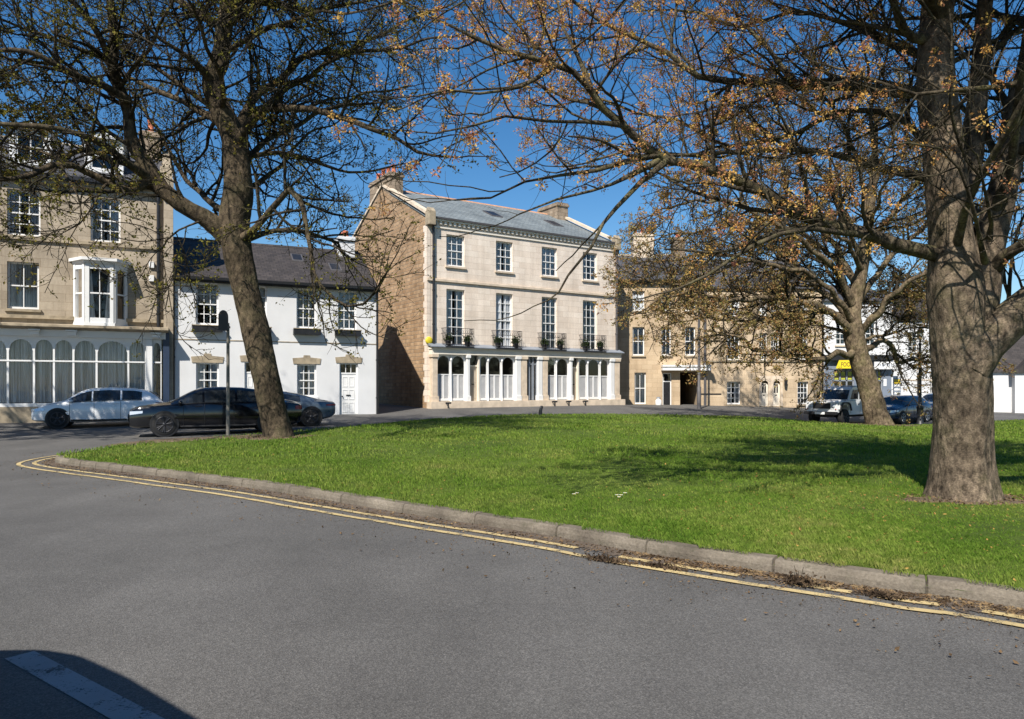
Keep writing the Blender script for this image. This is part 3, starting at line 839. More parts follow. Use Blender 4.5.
def arch_bay(p0, p1, solid=1):
    a, b = F.u(p0), F.u(p1); w = b-a; fr = 0.07
    m = MB(); arched(m, a, b, PL+0.02, ZF, yq, yq+0.07, a+fr, b-fr, ZF-0.07-min(.42, (w-2*fr)/2), min(.42, (w-2*fr)/2))
    o = m.build('arched_window', M['white'], central, recalc=False)
    g = MB(); g.quad((a+fr-.01, yq+0.04, ZM), (b-fr+.01, yq+0.04, ZM), (b-fr+.01, yq+0.04, ZF-.03), (a+fr-.01, yq+0.04, ZF-.03)); g.build('glass', M['glass'], o)
    if solid:
        s = MB(); x0, x1 = a+fr, b-fr; n = 2 if w > 0.75 else 1
        s.box(x0, x1, yq+.0, yq+.05, ZM-.06, ZM); s.box(x0, x1, yq+.0, yq+.05, PL+.03, PL+.15); lv_ = MB()
        for i in range(n+1):
            x = x0+(x1-x0)*i/n; s.box(max(x0, x-.05), min(x1, x+.05), yq+.0, yq+.05, PL+.15, ZM-.06)
        for i in range(n):
            xa, xb = x0+(x1-x0)*i/n+.05, x0+(x1-x0)*(i+1)/n-.05
            k = 26
            for j in range(k):
                z = PL+.15 + (ZM-.06-PL-.15)*j/k; dz = (ZM-.06-PL-.15)/k
                lv_.quad((xa, yq+.018, z), (xb, yq+.018, z), (xb, yq+.052, z+dz*.95), (xa, yq+.052, z+dz*.95))
        s.build('shutter', M['white'], o, recalc=False); lv_.build('louvre', M['louvre'], o, recalc=False)
    return o
arch_bay(435.2, 449.2); arch_bay(449.3, 464); arch_bay(478, 486.2); arch_bay(486.3, 499.9); arch_bay(500, 513)
arch_bay(544.6, 554.4); arch_bay(554.5, 567); arch_bay(577, 585.6); arch_bay(585.7, 598); arch_bay(598.1, 607)
for pc in (449.25, 486.2, 499.95, 554.45, 585.65, 598.05):
    u = F.u(pc); MB().lathe([(.055, PL+.0), (.055, PL+.16), (.034, PL+.2), (.028, ZF-.5), (.034, ZF-.34), (.06, ZF-.30), (.06, ZF-.22), (.036, ZF-.20), (.036, ZF)], (u, -.21, 0), 12).build('column', M['white'], central)
for p0, p1, pa in ((464.2, 466.6, 0), (566.9, 568.8, 0)): pil(p0, p1, 'white', 'pilaster')
for p0, p1 in ((466.8, 477.6), (569, 576.7)):
    a, b = F.u(p0), F.u(p1); yd = -0.02
    fr = MB(); zt = F.zz(470, 366)
    fr.box(a, a+.08, yp+.04, yd, PL, ZF); fr.box(b-.08, b, yp+.04, yd, PL, ZF); fr.box(a+.08, b-.08, yd-.08, yd, zt-.03, zt+.04)
    o = fr.build('door_frame', M['cream'], central)
    g = MB(); g.quad((a+.08, yd-.02, zt+.04), (b-.08, yd-.02, zt+.04), (b-.08, yd-.02, ZF), (a+.08, yd-.02, ZF)); g.build('fanlight', M['glass'], o)
    dr = door(central, a+.08, b-.08, PL, zt-.03, yd-.03, M['door_wood'], 4)
# passage door with pale bars
a, b = F.u(524), F.u(535); zt = F.zz(530, 364.5)
fr = MB()
fr.box(a, b, -0.16, -0.1, zt-.03, zt+.05)
for i in range(4): x = a+(b-a)*i/3; fr.box(max(a, x-.04), min(b, x+.04), -0.16, -0.1, PL, ZF) if i in (0, 3) else fr.box(x-.07, x+.05, -0.18, -0.09, PL+.02, ZF)
o = fr.build('passage_screen', M['lead'], central)
g = MB(); g.quad((a, -.12, PL), (b, -.12, PL), (b, -.12, ZF), (a, -.12, ZF)); g.build('glass', M['glass'], o)
# black iron blocks added in place of shadows on the plinth
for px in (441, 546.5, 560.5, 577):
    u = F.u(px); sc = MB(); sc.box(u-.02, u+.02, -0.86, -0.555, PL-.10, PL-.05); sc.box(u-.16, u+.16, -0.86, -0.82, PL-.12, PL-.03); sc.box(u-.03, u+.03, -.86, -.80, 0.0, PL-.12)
    sc.build('plinth_shadow_block', M['iron'], central)

# ================================================================== white cottage
A2 = R(25); LCt = 8.93
Fc = Fac(-6.42-.906*LCt, 34.5-.4226*LCt, 0.2, A2)
cot = empty('white_cottage', (Fc.x, Fc.y, Fc.z), A2)
tag(cot, 'two-storey white rendered cottage under a dark slate roof', 'cottage')
ZE2, ZR2, YB2 = 6.0, 8.5, 8.2
def U(F_, a, b): return F_.u(a), F_.u(b)
zt0, zt1 = Fc.zz(207, 325), Fc.zz(207, 283)
zb0, zb1 = Fc.zz(307, 397), Fc.zz(307, 364)
wins = [U(Fc, 196, 218.5), U(Fc, 246.5, 267), U(Fc, 296.5, 316.5), U(Fc, 338, 356.5)]
ops2 = [(a, b, zt0, zt1) for a, b in wins]
low = [U(Fc, 196, 219), U(Fc, 297, 316.5)]
ops2 += [(a, b, zb0, zb1) for a, b in low]
drs = [U(Fc, 244.5, 262), U(Fc, 339.5, 358)]
ZD = Fc.zz(349, 363)
ops2 += [(a, b, 0.02, ZD) for a, b in drs]
shell(cot, 0, LCt, YB2, ZE2, ZR2, M['render'], M['beige'], ops2, 0.2)
gable_roof(cot, 0, LCt, 0, YB2, ZE2+.08, ZR2, M['slate_brown'], 0.2, ridge_mat=M['slate_brown'])
MB().prism([(-0.36, ZE2-.03), (-0.22, ZE2-.03), (-0.22, ZE2+.09), (-0.37, ZE2+.09)], 'x', 0, LCt).build('gutter', M['dark'], cot)
MB().box(0, LCt, -0.018, -0.002, Fc.zz(270, 341.5)-.02, Fc.zz(270, 341.5)+.02).build('string_course', M['dressed_dark'], cot)
for i, (a, b) in enumerate(wins): window(cot, a, b, zt0, zt1, 3, 2, y=0.14, sill=False, curtain=0, blind=(0.5 if i == 0 else 1.0))
def lintel(root, a, b, z):
    l = MB(); l.prism([(a-.16, z), (b+.16, z), (b+.20, z+.26), ((a+b)/2+.16, z+.30), ((a+b)/2+.14, z+.40), ((a+b)/2-.14, z+.40), ((a+b)/2-.16, z+.30), (a-.20, z+.26)], 'y', -0.03, -0.002)
    l.build('lintel', M['dressed_dark'], root)
for a, b in low:
    window(cot, a, b, zb0, zb1, 3, 2, y=0.14, curtain=0.9, sillmat='render'); lintel(cot, a, b, zb1)
for a, b in drs:
    lintel(cot, a, b, ZD)
    fr = MB(); zf = ZD-.48
    fr.box(a, a+.07, .1, .18, .02, ZD); fr.box(b-.07, b, .1, .18, .02, ZD); fr.box(a+.07, b-.07, .1, .18, ZD-.06, ZD); fr.box(a+.07, b-.07, .1, .18, zf-.04, zf+.03)
    for k in (1, 2): x = a+.07+(b-a-.14)*k/3; fr.box(x-.014, x+.014, .11, .17, zf+.03, ZD-.06)
    o = fr.build('door_frame', M['white'], cot)
    g = MB(); g.quad((a+.07, .14, zf), (b-.07, .14, zf), (b-.07, .14, ZD-.05), (a+.07, .14, ZD-.05)); g.build('fanlight', M['glass'], o)
    door(cot, a+.07, b-.07, .02, zf-.04, .12, M['white'], 6)
for u, y0 in ((1.0, 2.2), (5.3, 2.4), (7.0, 1.6)):
    s2 = (ZR2-ZE2-.08)/(YB2/2); y1 = y0+.75
    z = lambda y: ZE2+.08+y*s2
    fr = MB(); fr.add([(u, y0, z(y0)+.06), (u+.55, y0, z(y0)+.06), (u+.55, y1, z(y1)+.06), (u, y1, z(y1)+.06), (u, y0, z(y0)-.02), (u+.55, y0, z(y0)-.02), (u+.55, y1, z(y1)-.02), (u, y1, z(y1)-.02)], [(0,1,2,3),(0,4,5,1),(1,5,6,2),(2,6,7,3),(3,7,4,0)])
    o = fr.build('skylight', M['pipe'], cot)
    g = MB(); g.quad((u+.06, y0+.06, z(y0+.06)+.066), (u+.49, y0+.06, z(y0+.06)+.066), (u+.49, y1-.06, z(y1-.06)+.066), (u+.06, y1-.06, z(y1-.06)+.066)); g.build('glass', M['dark'], o)
chimney(cot, LCt-1.15, LCt-.35, 3.4, 4.9, ZR2-.8, ZR2+.65, 2, mat='render', pot_h=.4)
downpipe(cot, LCt-.06, 0.0, ZE2-.1, y=-.08, r=.055, hopper=False, mat='dark')
downpipe(cot, 0.08, 0.0, ZE2-.1, y=-.06, r=.035, hopper=False, mat='dark')

# ================================================================== left stone house with the arched shop window
A3 = R(26); XR, YR = -14.5, 30.7; LL = 14.5
Fl = Fac(XR-math.cos(A3)*LL, YR-math.sin(A3)*LL, 0.2, A3)
lh = empty('stone_house', (Fl.x, Fl.y, Fl.z), A3)
tag(lh, 'beige stone house with white oriel bay, roof dormers and a wide curtained arched shop window', 'house')
ZE3, ZR3, YB3 = 9.75, 12.5, 9.5
ops3 = []; wl = []
z20, z21 = Fl.zz(105, 242), Fl.zz(105, 198); z10, z11 = Fl.zz(23, 309), Fl.zz(23, 262)
for p0, p1 in ((-82,-46), (7,40.5), (90.5,120.5)):
    a, b = U(Fl, p0, p1); ops3.append((a, b, z20, z21)); wl.append((a, b, z20, z21))
for p0, p1 in ((-82,-46), (7,39)):
    a, b = U(Fl, p0, p1); ops3.append((a, b, z10, z11)); wl.append((a, b, z10, z11))
ob0, ob1 = U(Fl, 75, 126)
oz0, oz1 = Fl.zz(100, 324), Fl.zz(100, 266)
ops3.append((ob0+.1, ob1-.1, oz0, oz1))
S0, S1 = Fl.u(-110), Fl.u(162.5)
sz0, sz1, szm = Fl.zz(100, 402.5), Fl.zz(100, 337), Fl.zz(100, 361.8)
ops3.append((S0, S1, sz0, sz1))
shell(lh, 0, LL, YB3, ZE3, ZR3, M['beige'], M['beige'], ops3, 0.2)
gable_roof(lh, 0, LL-.3, 0, YB3, ZE3+.08, ZR3, M['slate_dark'], 0.25, ridge_mat=M['dressed_dark'])
cp = MB()
for s in (-1, 1):
    ye = -0.3 if s < 0 else YB3+.3
    cp.prism([(ye, ZE3+.05), (YB3/2, ZR3+.12), (YB3/2, ZR3+.3), (ye, ZE3+.25)], 'x', LL-.36, LL+.02)
cp.build('gable_coping', M['dressed_dark'], lh)
kn = MB(); kn.box(LL-.5, LL+.06, -.42, .2, ZE3-.25, ZE3+.35); kn.prism([(-.42, ZE3+.35), (.2, ZE3+.35), (-.1, ZE3+.95)], 'x', LL-.46, LL+.02); kn.build('kneeler_stone', M['dressed_dark'], lh)
MB().box(0, LL-.4, -.16, -.002, ZE3-.3, ZE3-.1).build('cornice', M['dressed_dark'], lh)
MB().box(0, LL-.4, -.32, -.002, ZE3-.098, ZE3+.06).build('gutter', M['dark'], lh)
zs3 = Fl.zz(86, 243.5)
MB().box(0, LL, -.09, -.002, zs3-.05, zs3+.07).build('string_course', M['dressed_dark'], lh)
zs4 = Fl.zz(20, 317)
MB().box(0, LL, -.11, -.002, zs4-.05, zs4+.09).build('string_course', M['dressed_dark'], lh)
MB().box(LL-.32, LL+.05, -.16, -.002, -.6, ZE3-.22).build('corner_pier', M['beige'], lh, bevel=.01)
for i, (a, b, c, d) in enumerate(wl):
    window(lh, a, b, c, d, 3 if c > 5 else 2, 2 if c > 5 else 1, y=.13, curtain=(.9 if i != 1 else .75), sillmat='dressed_dark')
downpipe(lh, LL-.52, 0.0, ZE3-.2, y=-.12, r=.07, mat='dark')
# oriel bay
o0, o1, yo = ob0, ob1, -.62
w3 = o1-o0
bay = MB()
P0, P1, P2, P3 = (o0, 0), (o0+.42, yo), (o1-.42, yo), (o1, 0)
def seg_frame(mb, p, q, z0, z1, split, bars=0):
    d = Vector((q[0]-p[0], q[1]-p[1], 0)); ln = d.length; d.normalize(); nrm = Vector((d.y, -d.x, 0))
    def bx(s0, s1, za, zb, t=.05):
        a = Vector((p[0], p[1], 0))+d*s0; b = Vector((p[0], p[1], 0))+d*s1
        pts = [a-nrm*t*.2, b-nrm*t*.2, b+nrm*t, a+nrm*t]
        mb.add([(v.x, v.y, za) for v in pts]+[(v.x, v.y, zb) for v in pts], [(3,2,1,0),(4,5,6,7),(0,1,5,4),(1,2,6,5),(2,3,7,6),(3,0,4,7)])
    f = .13
    bx(0, f, z0, z1, .07); bx(ln-f, ln, z0, z1, .07); bx(f, ln-f, z0, z0+.2); bx(f, ln-f, z1-.22, z1); bx(f, ln-f, (z0+z1)/2-.03, (z0+z1)/2+.03, .04)
    for i in range(bars): x = f+(ln-2*f)*(i+1)/(bars+1); bx(x-.014, x+.014, z0+.2, z1-.22, .02)
    return d, nrm, ln, f
bo = MB(); gl = MB()
for p, q_, bars in ((P0, P1, 0), (P1, P2, 1), (P2, P3, 0)):
    seg_frame(bo, p, q_, oz0, oz1, 1, bars)
    gl.quad((p[0], p[1], oz0+.1), (q_[0], q_[1], oz0+.1), (q_[0], q_[1], oz1-.1), (p[0], p[1], oz1-.1))
b_o = bo.build('oriel_window', M['white'], lh)
gl.build('glass', M['glass'], b_o)
cur = MB(); cur.quad((o0+.4, yo+.2, oz0+.1), (o0+.75, yo+.2, oz0+.1), (o0+.6, yo+.2, oz1-.15), (o0+.4, yo+.2, oz1-.15)); cur.quad((o1-.75, yo+.2, oz0+.1), (o1-.4, yo+.2, oz0+.1), (o1-.4, yo+.2, oz1-.15), (o1-.6, yo+.2, oz1-.15))
cur.build('curtain', M['curtain'], b_o, recalc=False)
cpm = MB()
def slab(mb, e, za, zb): mb.prism([(o0-e, 0), (o0+.42-e*.6, yo-e), (o1-.42+e*.6, yo-e), (o1+e, 0)], 'z', za, zb)
slab(cpm, .10, oz1+.002, oz1+.1); slab(cpm, .22, oz1+.102, oz1+.22); cpm.build('bay_cap', M['white'], b_o)
cpb = MB(); slab(cpb, .08, oz0-.12, oz0-.002); cpb.build('bay_base', M['white'], b_o)
# alarm boxes, security light, gull-shaped finial
for (px, py) in ((151.5, 265), (151.5, 278.5)):
    a = Fl.u(px); z = Fl.zz(px, py); MB().box(a-.1, a+.1, -.09, -.002, z-.13, z+.13).build('wall_box', M['white'], lh, bevel=.01)
# shop front
zc = Fl.zz(100, 326.5)
MB().prism([(-.002, zc+.05), (-.75, zc-.03), (-.75, zc-.12), (-.55, zc-.2), (-.002, zc-.2)], 'x', S0-.3, S1+.22).build('shop_cornice', M['dressed_dark'], lh)
MB().box(S0-.2, S1+.12, -.36, -.002, sz1-.05, zc-.205).build('fascia', M['white'], lh)
for px in (-60, 36.5, 73, 156):
    a = Fl.u(px); m = MB(); m.box(a-.2, a+.2, -.62, -.362, sz1+.15, zc-.21); m.box(a-.16, a+.16, -.52, -.362, sz1-.0, sz1+.145); m.build('corbel', M['white'], lh, bevel=.01)
ysf = -.22
sh = MB(); lights = []
bars = [-110,-90,-66,-44,-20,8.8,34.8,54.6,74,97,128.5,146]
for a, b in zip(bars, bars[1:]):
    a, b = U(Fl, a, b); w = b-a
    arched(sh, a, b, szm+.03, sz1-.05, ysf, ysf+.07, a+.035, b-.035, sz1-.22-min(w/2, .42), min(w/2, .42)+.04)
    sh.box(a, a+.035, ysf, ysf+.07, sz0, szm-.03); sh.box(b-.035, b, ysf, ysf+.07, sz0, szm-.03); sh.box(a, b, ysf-.015, ysf+.08, szm-.03, szm+.03)
a, b = U(Fl, 152.5, 161.5)
arched(sh, a, b, szm+.03, sz1-.05, ysf, ysf+.07, a+.035, b-.035, sz1-.5, .3); sh.box(a, a+.035, ysf, ysf+.07, sz0, szm-.03); sh.box(b-.035, b, ysf, ysf+.07, sz0, szm-.03); sh.box(a, b, ysf-.015, ysf+.08, szm-.03, szm+.03)
sh.box(S0, S1, ysf-.03, ysf+.09, sz0-.14, sz0-.002)
so = sh.build('shop_window', M['white'], lh, recalc=False)
a, b = U(Fl, 146.2, 152.3); m = MB(); m.box(a, b, ysf-.12, ysf+.1, sz0, sz1-.06); m.build('pilaster', M['white'], lh)
a = Fl.u(163); MB().box(a, a+.24, -.34, -.002, 0, zc-.21).build('pilaster', M['blue_paint'], lh)
g = MB(); g.quad((S0, ysf+.035, sz0), (S1, ysf+.035, sz0), (S1, ysf+.035, sz1), (S0, ysf+.035, sz1)); g.build('glass', M['glass'], so)
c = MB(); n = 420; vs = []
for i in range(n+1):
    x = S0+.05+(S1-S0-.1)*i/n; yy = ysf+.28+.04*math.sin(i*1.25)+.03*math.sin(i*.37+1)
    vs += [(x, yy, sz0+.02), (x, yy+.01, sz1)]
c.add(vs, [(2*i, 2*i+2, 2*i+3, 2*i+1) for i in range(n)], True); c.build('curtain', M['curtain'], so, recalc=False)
MB().box(S0-.2, S1+.1, -.3, -.002, -.6, sz0-.145).build('stall_riser', M['dressed_dark'], lh)
# dormers
sl3 = (ZR3-ZE3-.08)/(YB3/2)
for pc in (-64, 29, 105):
    u = Fl.u(pc)-(.1 if pc > 0 else 0); y0 = 1.1; zb = ZE3+.08+y0*sl3; h = 1.42; wd = .72
    d = MB(); wall_front(d, u-wd, u+wd, zb-.4, zb+h, [(u-wd+.22, u+wd-.22, zb+.12, zb+h-.15)], .08, y0)
    for x in (u-wd, u+wd): d.add([(x, y0, zb-.4), (x, y0, zb+h), (x, y0+4.2, zb+h), (x, y0+1, zb-.2)], [(0,1,2,3)])
    d.prism([(u-wd-.12, zb+h), (u+wd+.12, zb+h), (u, zb+h+.26)], 'y', y0-.15, y0+3.3)
    o = d.build('dormer', M['white'], lh, recalc=False)
    f = MB(); x0, x1, z0, z1 = u-wd+.22, u+wd-.22, zb+.12, zb+h-.15
    f.box(x0, x1, y0+.03, y0+.07, z0, z0+.07); f.box(x0, x1, y0+.03, y0+.07, z1-.06, z1); f.box(x0, x0+.06, y0+.03, y0+.07, z0, z1); f.box(x1-.06, x1, y0+.03, y0+.07, z0, z1); f.box(x0, x1, y0+.02, y0+.065, (z0+z1)/2-.03, (z0+z1)/2+.03); f.box((x0+x1)/2-.02, (x0+x1)/2+.02, y0+.035, y0+.065, z0, z1)
    f.build('dormer_frame', M['white'], o)
    g = MB(); g.quad((x0, y0+.05, z0), (x1, y0+.05, z0), (x1, y0+.05, z1), (x0, y0+.05, z1)); g.build('glass', M['glass'], o)
    rf = MB(); rf.add([(u-wd-.18, y0-.2, zb+h-.03), (u, y0-.2, zb+h+.32), (u, y0+3.6, zb+h+.32), (u-wd-.18, y0+3.6, zb+h-.03)], [(0,1,2,3)]); rf.add([(u+wd+.18, y0-.2, zb+h-.03), (u, y0-.2, zb+h+.32), (u, y0+3.6, zb+h+.32), (u+wd+.18, y0+3.6, zb+h-.03)], [(0,1,2,3)])
    rf.build('dormer_roof', M['slate_dark'], o, recalc=False)
chimney(lh, LL-1.3, LL-.4, 4.0, 5.6, ZR3-.8, ZR3+.9, 3, pot_h=.7)
chimney(lh, 6.0, 6.9, 4.0, 5.6, ZR3-.8, ZR3+1.1, 3, pot_h=.7)

# ================================================================== yellow stone house with the carriage arch
Y3 = 48.0
Fy = Fac((615.5-CX)/FOC*Y3, Y3, 0.33, 0.0)
yh = empty('stone_house', (Fy.x, Fy.y, Fy.z), 0)
tag(yh, 'three-storey yellow sandstone house with a carriage arch under a white hood', 'house')
LY = Fy.u(702)
ZEy, ZRy, YBy = Fy.zz(650, 281.5), 10.9, 9.5
opsy = []; wy = []
for i, (p0, p1) in enumerate(((632.5,644.5),(661.5,671),(685,695.5))):
    a, b = U(Fy, p0, p1)
    for (ya, yb_) in ((311,291),(355.5,327)):
        wy.append((a, b, Fy.zz(640, ya), Fy.zz(640, yb_)))
a, b = U(Fy, 634.5, 646); wy.append((a, b, Fy.zz(640, 404), Fy.zz(640, 372.5)))
opsy = list(wy)
d0, d1 = U(Fy, 662.5, 671.5); zdt = Fy.zz(667, 373)
opsy.append((d0, d1, 0.02, zdt))
c0, c1 = U(Fy, 680, 699.5); zct = Fy.zz(690, 372)
opsy.append((c0, c1, -.6, zct))
f = MB(); wall_front(f, 0, LY, -.6, ZEy, opsy, .2); f.build('wall', M['yellow'], yh, recalc=False)
s = MB()
for u in (0, LY): s.add([(u, 0, -.6), (u, YBy, -.6), (u, YBy, ZEy), (u, YBy/2, ZRy-.1), (u, 0, ZEy)], [(0,1,2,3,4)])
s.quad((0, YBy, -.6), (LY, YBy, -.6), (LY, YBy, ZEy), (0, YBy, ZEy)); s.build('side_wall', M['yellow'], yh, recalc=False)
i_ = MB(); i_.quad((.05, 1.6, -.6), (c0-.05, 1.6, -.6), (c0-.05, 1.6, ZEy), (.05, 1.6, ZEy)); i_.quad((c0-.05, 1.6, zct+.3), (LY-.05, 1.6, zct+.3), (LY-.05, 1.6, ZEy), (c0-.05, 1.6, ZEy)); i_.build('dark_backing', M['interior'], yh, recalc=False)
t_ = MB(); t_.quad((c0, .2, -.6), (c0, 7, -.6), (c0, 7, zct), (c0, .2, zct)); t_.quad((c1, .2, -.6), (c1, 7, -.6), (c1, 7, zct), (c1, .2, zct)); t_.quad((c0, .2, zct), (c1, .2, zct), (c1, 7, zct), (c0, 7, zct)); t_.quad((c0, 7, -.6), (c1, 7, -.6), (c1, 7, zct), (c0, 7, zct))
t_.build('carriage_passage', M['yellow'], yh, recalc=False)
gable_roof(yh, 0, LY, 0, YBy, ZEy+.08, ZRy, M['slate_dark'], .2, ridge_mat=M['dressed_dark'])
for w in wy: window(yh, *w, 2, 1 if w[2] < 6.5 else 2, y=.13, curtain=.9, sillmat='dressed_dark')
hd = MB(); h0, h1 = U(Fy, 661, 709); zh = Fy.zz(690, 370.5)
hd.box(h0, h1, -.55, -.002, zh, zh+.16); hd.box(h0+.04, h1-.04, -.48, -.002, zh+.162, zh+.24); hd.box(h0, h1, -.58, -.002, zh+.242, zh+.36); hd.build('door_hood', M['white'], yh)
fr = MB(); zf = zdt-.55; fr.box(d0, d0+.07, .08, .16, .02, zdt); fr.box(d1-.07, d1, .08, .16, .02, zdt); fr.box(d0+.07, d1-.07, .08, .16, zf-.04, zf+.03); fr.box(d0+.07, d1-.07, .08, .16, zdt-.06, zdt); o = fr.build('door_frame', M['white'], yh)
g = MB(); g.quad((d0+.07, .12, zf), (d1-.07, .12, zf), (d1-.07, .12, zdt), (d0+.07, .12, zdt)); g.build('fanlight', M['glass'], o)
door(yh, d0+.07, d1-.07, .02, zf-.04, .1, M['dark'], 6)
chimney(yh, 1.9, 3.4, 4.2, 5.4, ZRy-.7, ZRy+1.5, 3, mat='dressed', pot_h=.5, along='x')
chimney(yh, LY-.9, LY-.1, 4.2, 5.4, ZRy-.7, ZRy+1.2, 2, pot_h=.5)
downpipe(yh, Fy.u(705), 0, ZEy-.2, y=-.1, r=.06, mat='pipe')
MB().prism([(-.34, ZEy-.04), (-.2, ZEy-.04), (-.2, ZEy+.08), (-.36, ZEy+.08)], 'x', 0, LY).build('gutter', M['dark'], yh)

# ================================================================== buff stone house with twin arched doorways
Fb = Fac(Fy.x+LY+.02, Y3, 0.25, R(1.0))
bh = empty('stone_house', (Fb.x, Fb.y, Fb.z), R(1.0))
tag(bh, 'buff sandstone house with a pair of small arched doorways and a wall lantern', 'house')
LB = Fb.u(823.5)
ZEb, ZRb, YBb = Fb.zz(760, 287), 10.6, 9.5
wb = []
for p0, p1 in ((727,740.5),(797.5,808.5)):
    a, b = U(Fb, p0, p1); wb.append((a, b, Fb.zz(733, 404.3), Fb.zz(733, 381.5)))
for p0, p1 in ((727,740),(759.5,767.5),(771,779.5),(797.5,808)):
    a, b = U(Fb, p0, p1); wb.append((a, b, Fb.zz(733, 360), Fb.zz(733, 333)))
    wb.append((a, b, Fb.zz(733, 316), Fb.zz(733, 296)))
arcs = [U(Fb, 760.5, 769), U(Fb, 772.5, 781)]
za_top = Fb.zz(765, 379)
opsb = list(wb) + [(a, b, .02, za_top) for a, b in arcs]
shell(bh, 0, LB, YBb, ZEb, ZRb, M['yellow_light'], M['yellow_light'], opsb, .22)
for a, b in arcs:
    m = MB(); arched(m, a-.002, b+.002, .02, za_top+.12, -.02, .0, a+.05, b-.05, za_top-.05-(b-a)/2, (b-a)/2-.05); arched(m, a-.1, b+.1, .02, za_top+.22, -.045, -.022, a, b, za_top-(b-a)/2, (b-a)/2)
    o = m.build('door_arch', M['dressed'], bh, recalc=False)
    door(bh, a+.02, b-.02, .02, za_top-(b-a)/2, .15, M['cream'], 4)
    g = MB(); g.quad((a, .17, za_top-(b-a)/2), (b, .17, za_top-(b-a)/2), (b, .17, za_top), (a, .17, za_top)); g.build('fanlight', M['glass'], o)
    pn = MB(); w_ = b-a; pn.quad((a+w_*.25, .148, .9), (b-w_*.25, .148, .9), (b-w_*.25, .148, za_top-w_*.6), (a+w_*.25, .148, za_top-w_*.6)); pn.build('door_glass', M['dark'], o)
gable_roof(bh, 0, LB, 0, YBb, ZEb+.08, ZRb, M['slate_dark'], .2, ridge_mat=M['dressed_dark'])
for w in wb: window(bh, *w, 3, 2, y=.14, curtain=.82, sillmat='dressed_dark')
zsb = Fb.zz(760, 361.2)
MB().box(0, LB, -.07, -.002, zsb-.05, zsb+.05).build('string_course', M['dressed_dark'], bh)
a = Fb.u(784.5); z = Fb.zz(784, 380)
m = MB(); m.tube([(a, -.003, z+.1), (a, -.2, z+.18), (a, -.25, z+.05)], .018, 6); m.lathe([(.03, .06), (.13, 0), (.09, -.34), (.03, -.38)], (a, -.25, z), 6, smooth=False); m.build('wall_lantern', M['iron'], bh)
downpipe(bh, .12, 0, ZEb-.2, y=-.1, r=.06); downpipe(bh, LB-.1, 0, ZEb-.2, y=-.08, r=.055, mat='dark')
chimney(bh, LB-1.0, LB-.1, 4.1, 5.5, ZRb-.8, ZRb+1.2, 3, pot_h=.5)

# ================================================================== shop with grey front, white storey above
Fs = Fac((823.9-CX)/FOC*48.2, 48.2, 0.12, R(0))
shp = empty('corner_shop', (Fs.x, Fs.y, Fs.z), 0)
tag(shp, 'white painted shop building with a slate-blue shopfront and yellow sign', 'shop')
LS = Fs.u(893); ZEs, ZRs = Fs.zz(850, 300), 8.9
sz_b, sz_t = Fs.zz(850, 404), Fs.zz(850, 357)
bay0, bay1 = U(Fs, 833.5, 853.5); dr0, dr1 = U(Fs, 857, 866); b20, b21 = U(Fs, 868, 882)
wz0, wz1 = Fs.zz(845, 394), Fs.zz(845, 369.5)
upw = [(*U(Fs, 836, 846), Fs.zz(840, 345), Fs.zz(840, 322)), (*U(Fs, 866, 876), Fs.zz(840, 345), Fs.zz(840, 322))]
opss = [(bay0, bay1, wz0, wz1), (dr0, dr1, .02, wz1), (b20, b21, wz0, wz1)] + upw
shell(shp, 0, LS, 9, ZEs, ZRs, M['render'], M['render'], opss, .2)
gable_roof(shp, 0, LS, 0, 9, ZEs+.08, ZRs, M['slate_dark'], .2)
for w in upw: window(shp, *w, 2, 2, y=.12, curtain=.6)
LIME = plain('lime_poster', (0.40,0.42,0.05), .6, .35, 9)
jf = MB(); wall_front(jf, 0, Fs.u(891), 0, sz_t-.25, opss[:3], .05, -.06); jf.build('shopfront', M['grey_paint'], shp, recalc=False)
MB().box(0, Fs.u(892), -.38, -.002, sz_t-.24, sz_t+.12).build('shop_cornice', M['dark'], shp)
for k, (a, b) in enumerate(((bay0, bay1), (b20, b21))):
    f = MB(); f.box(a, a+.06, .02, .1, wz0, wz1); f.box(b-.06, b, .02, .1, wz0, wz1); f.box(a, b, .02, .1, wz0, wz0+.06); f.box(a, b, .02, .1, wz1-.06, wz1)
    for i in (1, 2): x = a+(b-a)*i/3; f.box(x-.05, x+.05, .02, .1, wz0, wz1)
    zmid = wz0+(wz1-wz0)*.55; f.box(a, b, .02, .1, zmid-.04, zmid+.04)
    o = f.build('shop_window', M['lead'], shp)
    g = MB(); g.quad((a, .07, wz0), (b, .07, wz0), (b, .07, wz1), (a, .07, wz1)); g.build('glass', M['glass'], o)
    for i in range(3):
        x0 = a+(b-a)*i/3+.1; x1 = a+(b-a)*(i+1)/3-.1
        for zt_, hh in ((wz1-.16, .26), (wz1-.56, .12)): MB().box(x0, x1, .056, .062, zt_-hh, zt_).build('window_poster', LIME, o)
door(shp, dr0+.04, dr1-.04, .02, wz1-.03, .1, M['dark'], 4)
a, b = Fs.u(883), Fs.u(886); MB().box(a, b, -.075, -.062, Fs.zz(884, 386), Fs.zz(884, 379)).build('notice', M['white'], shp)

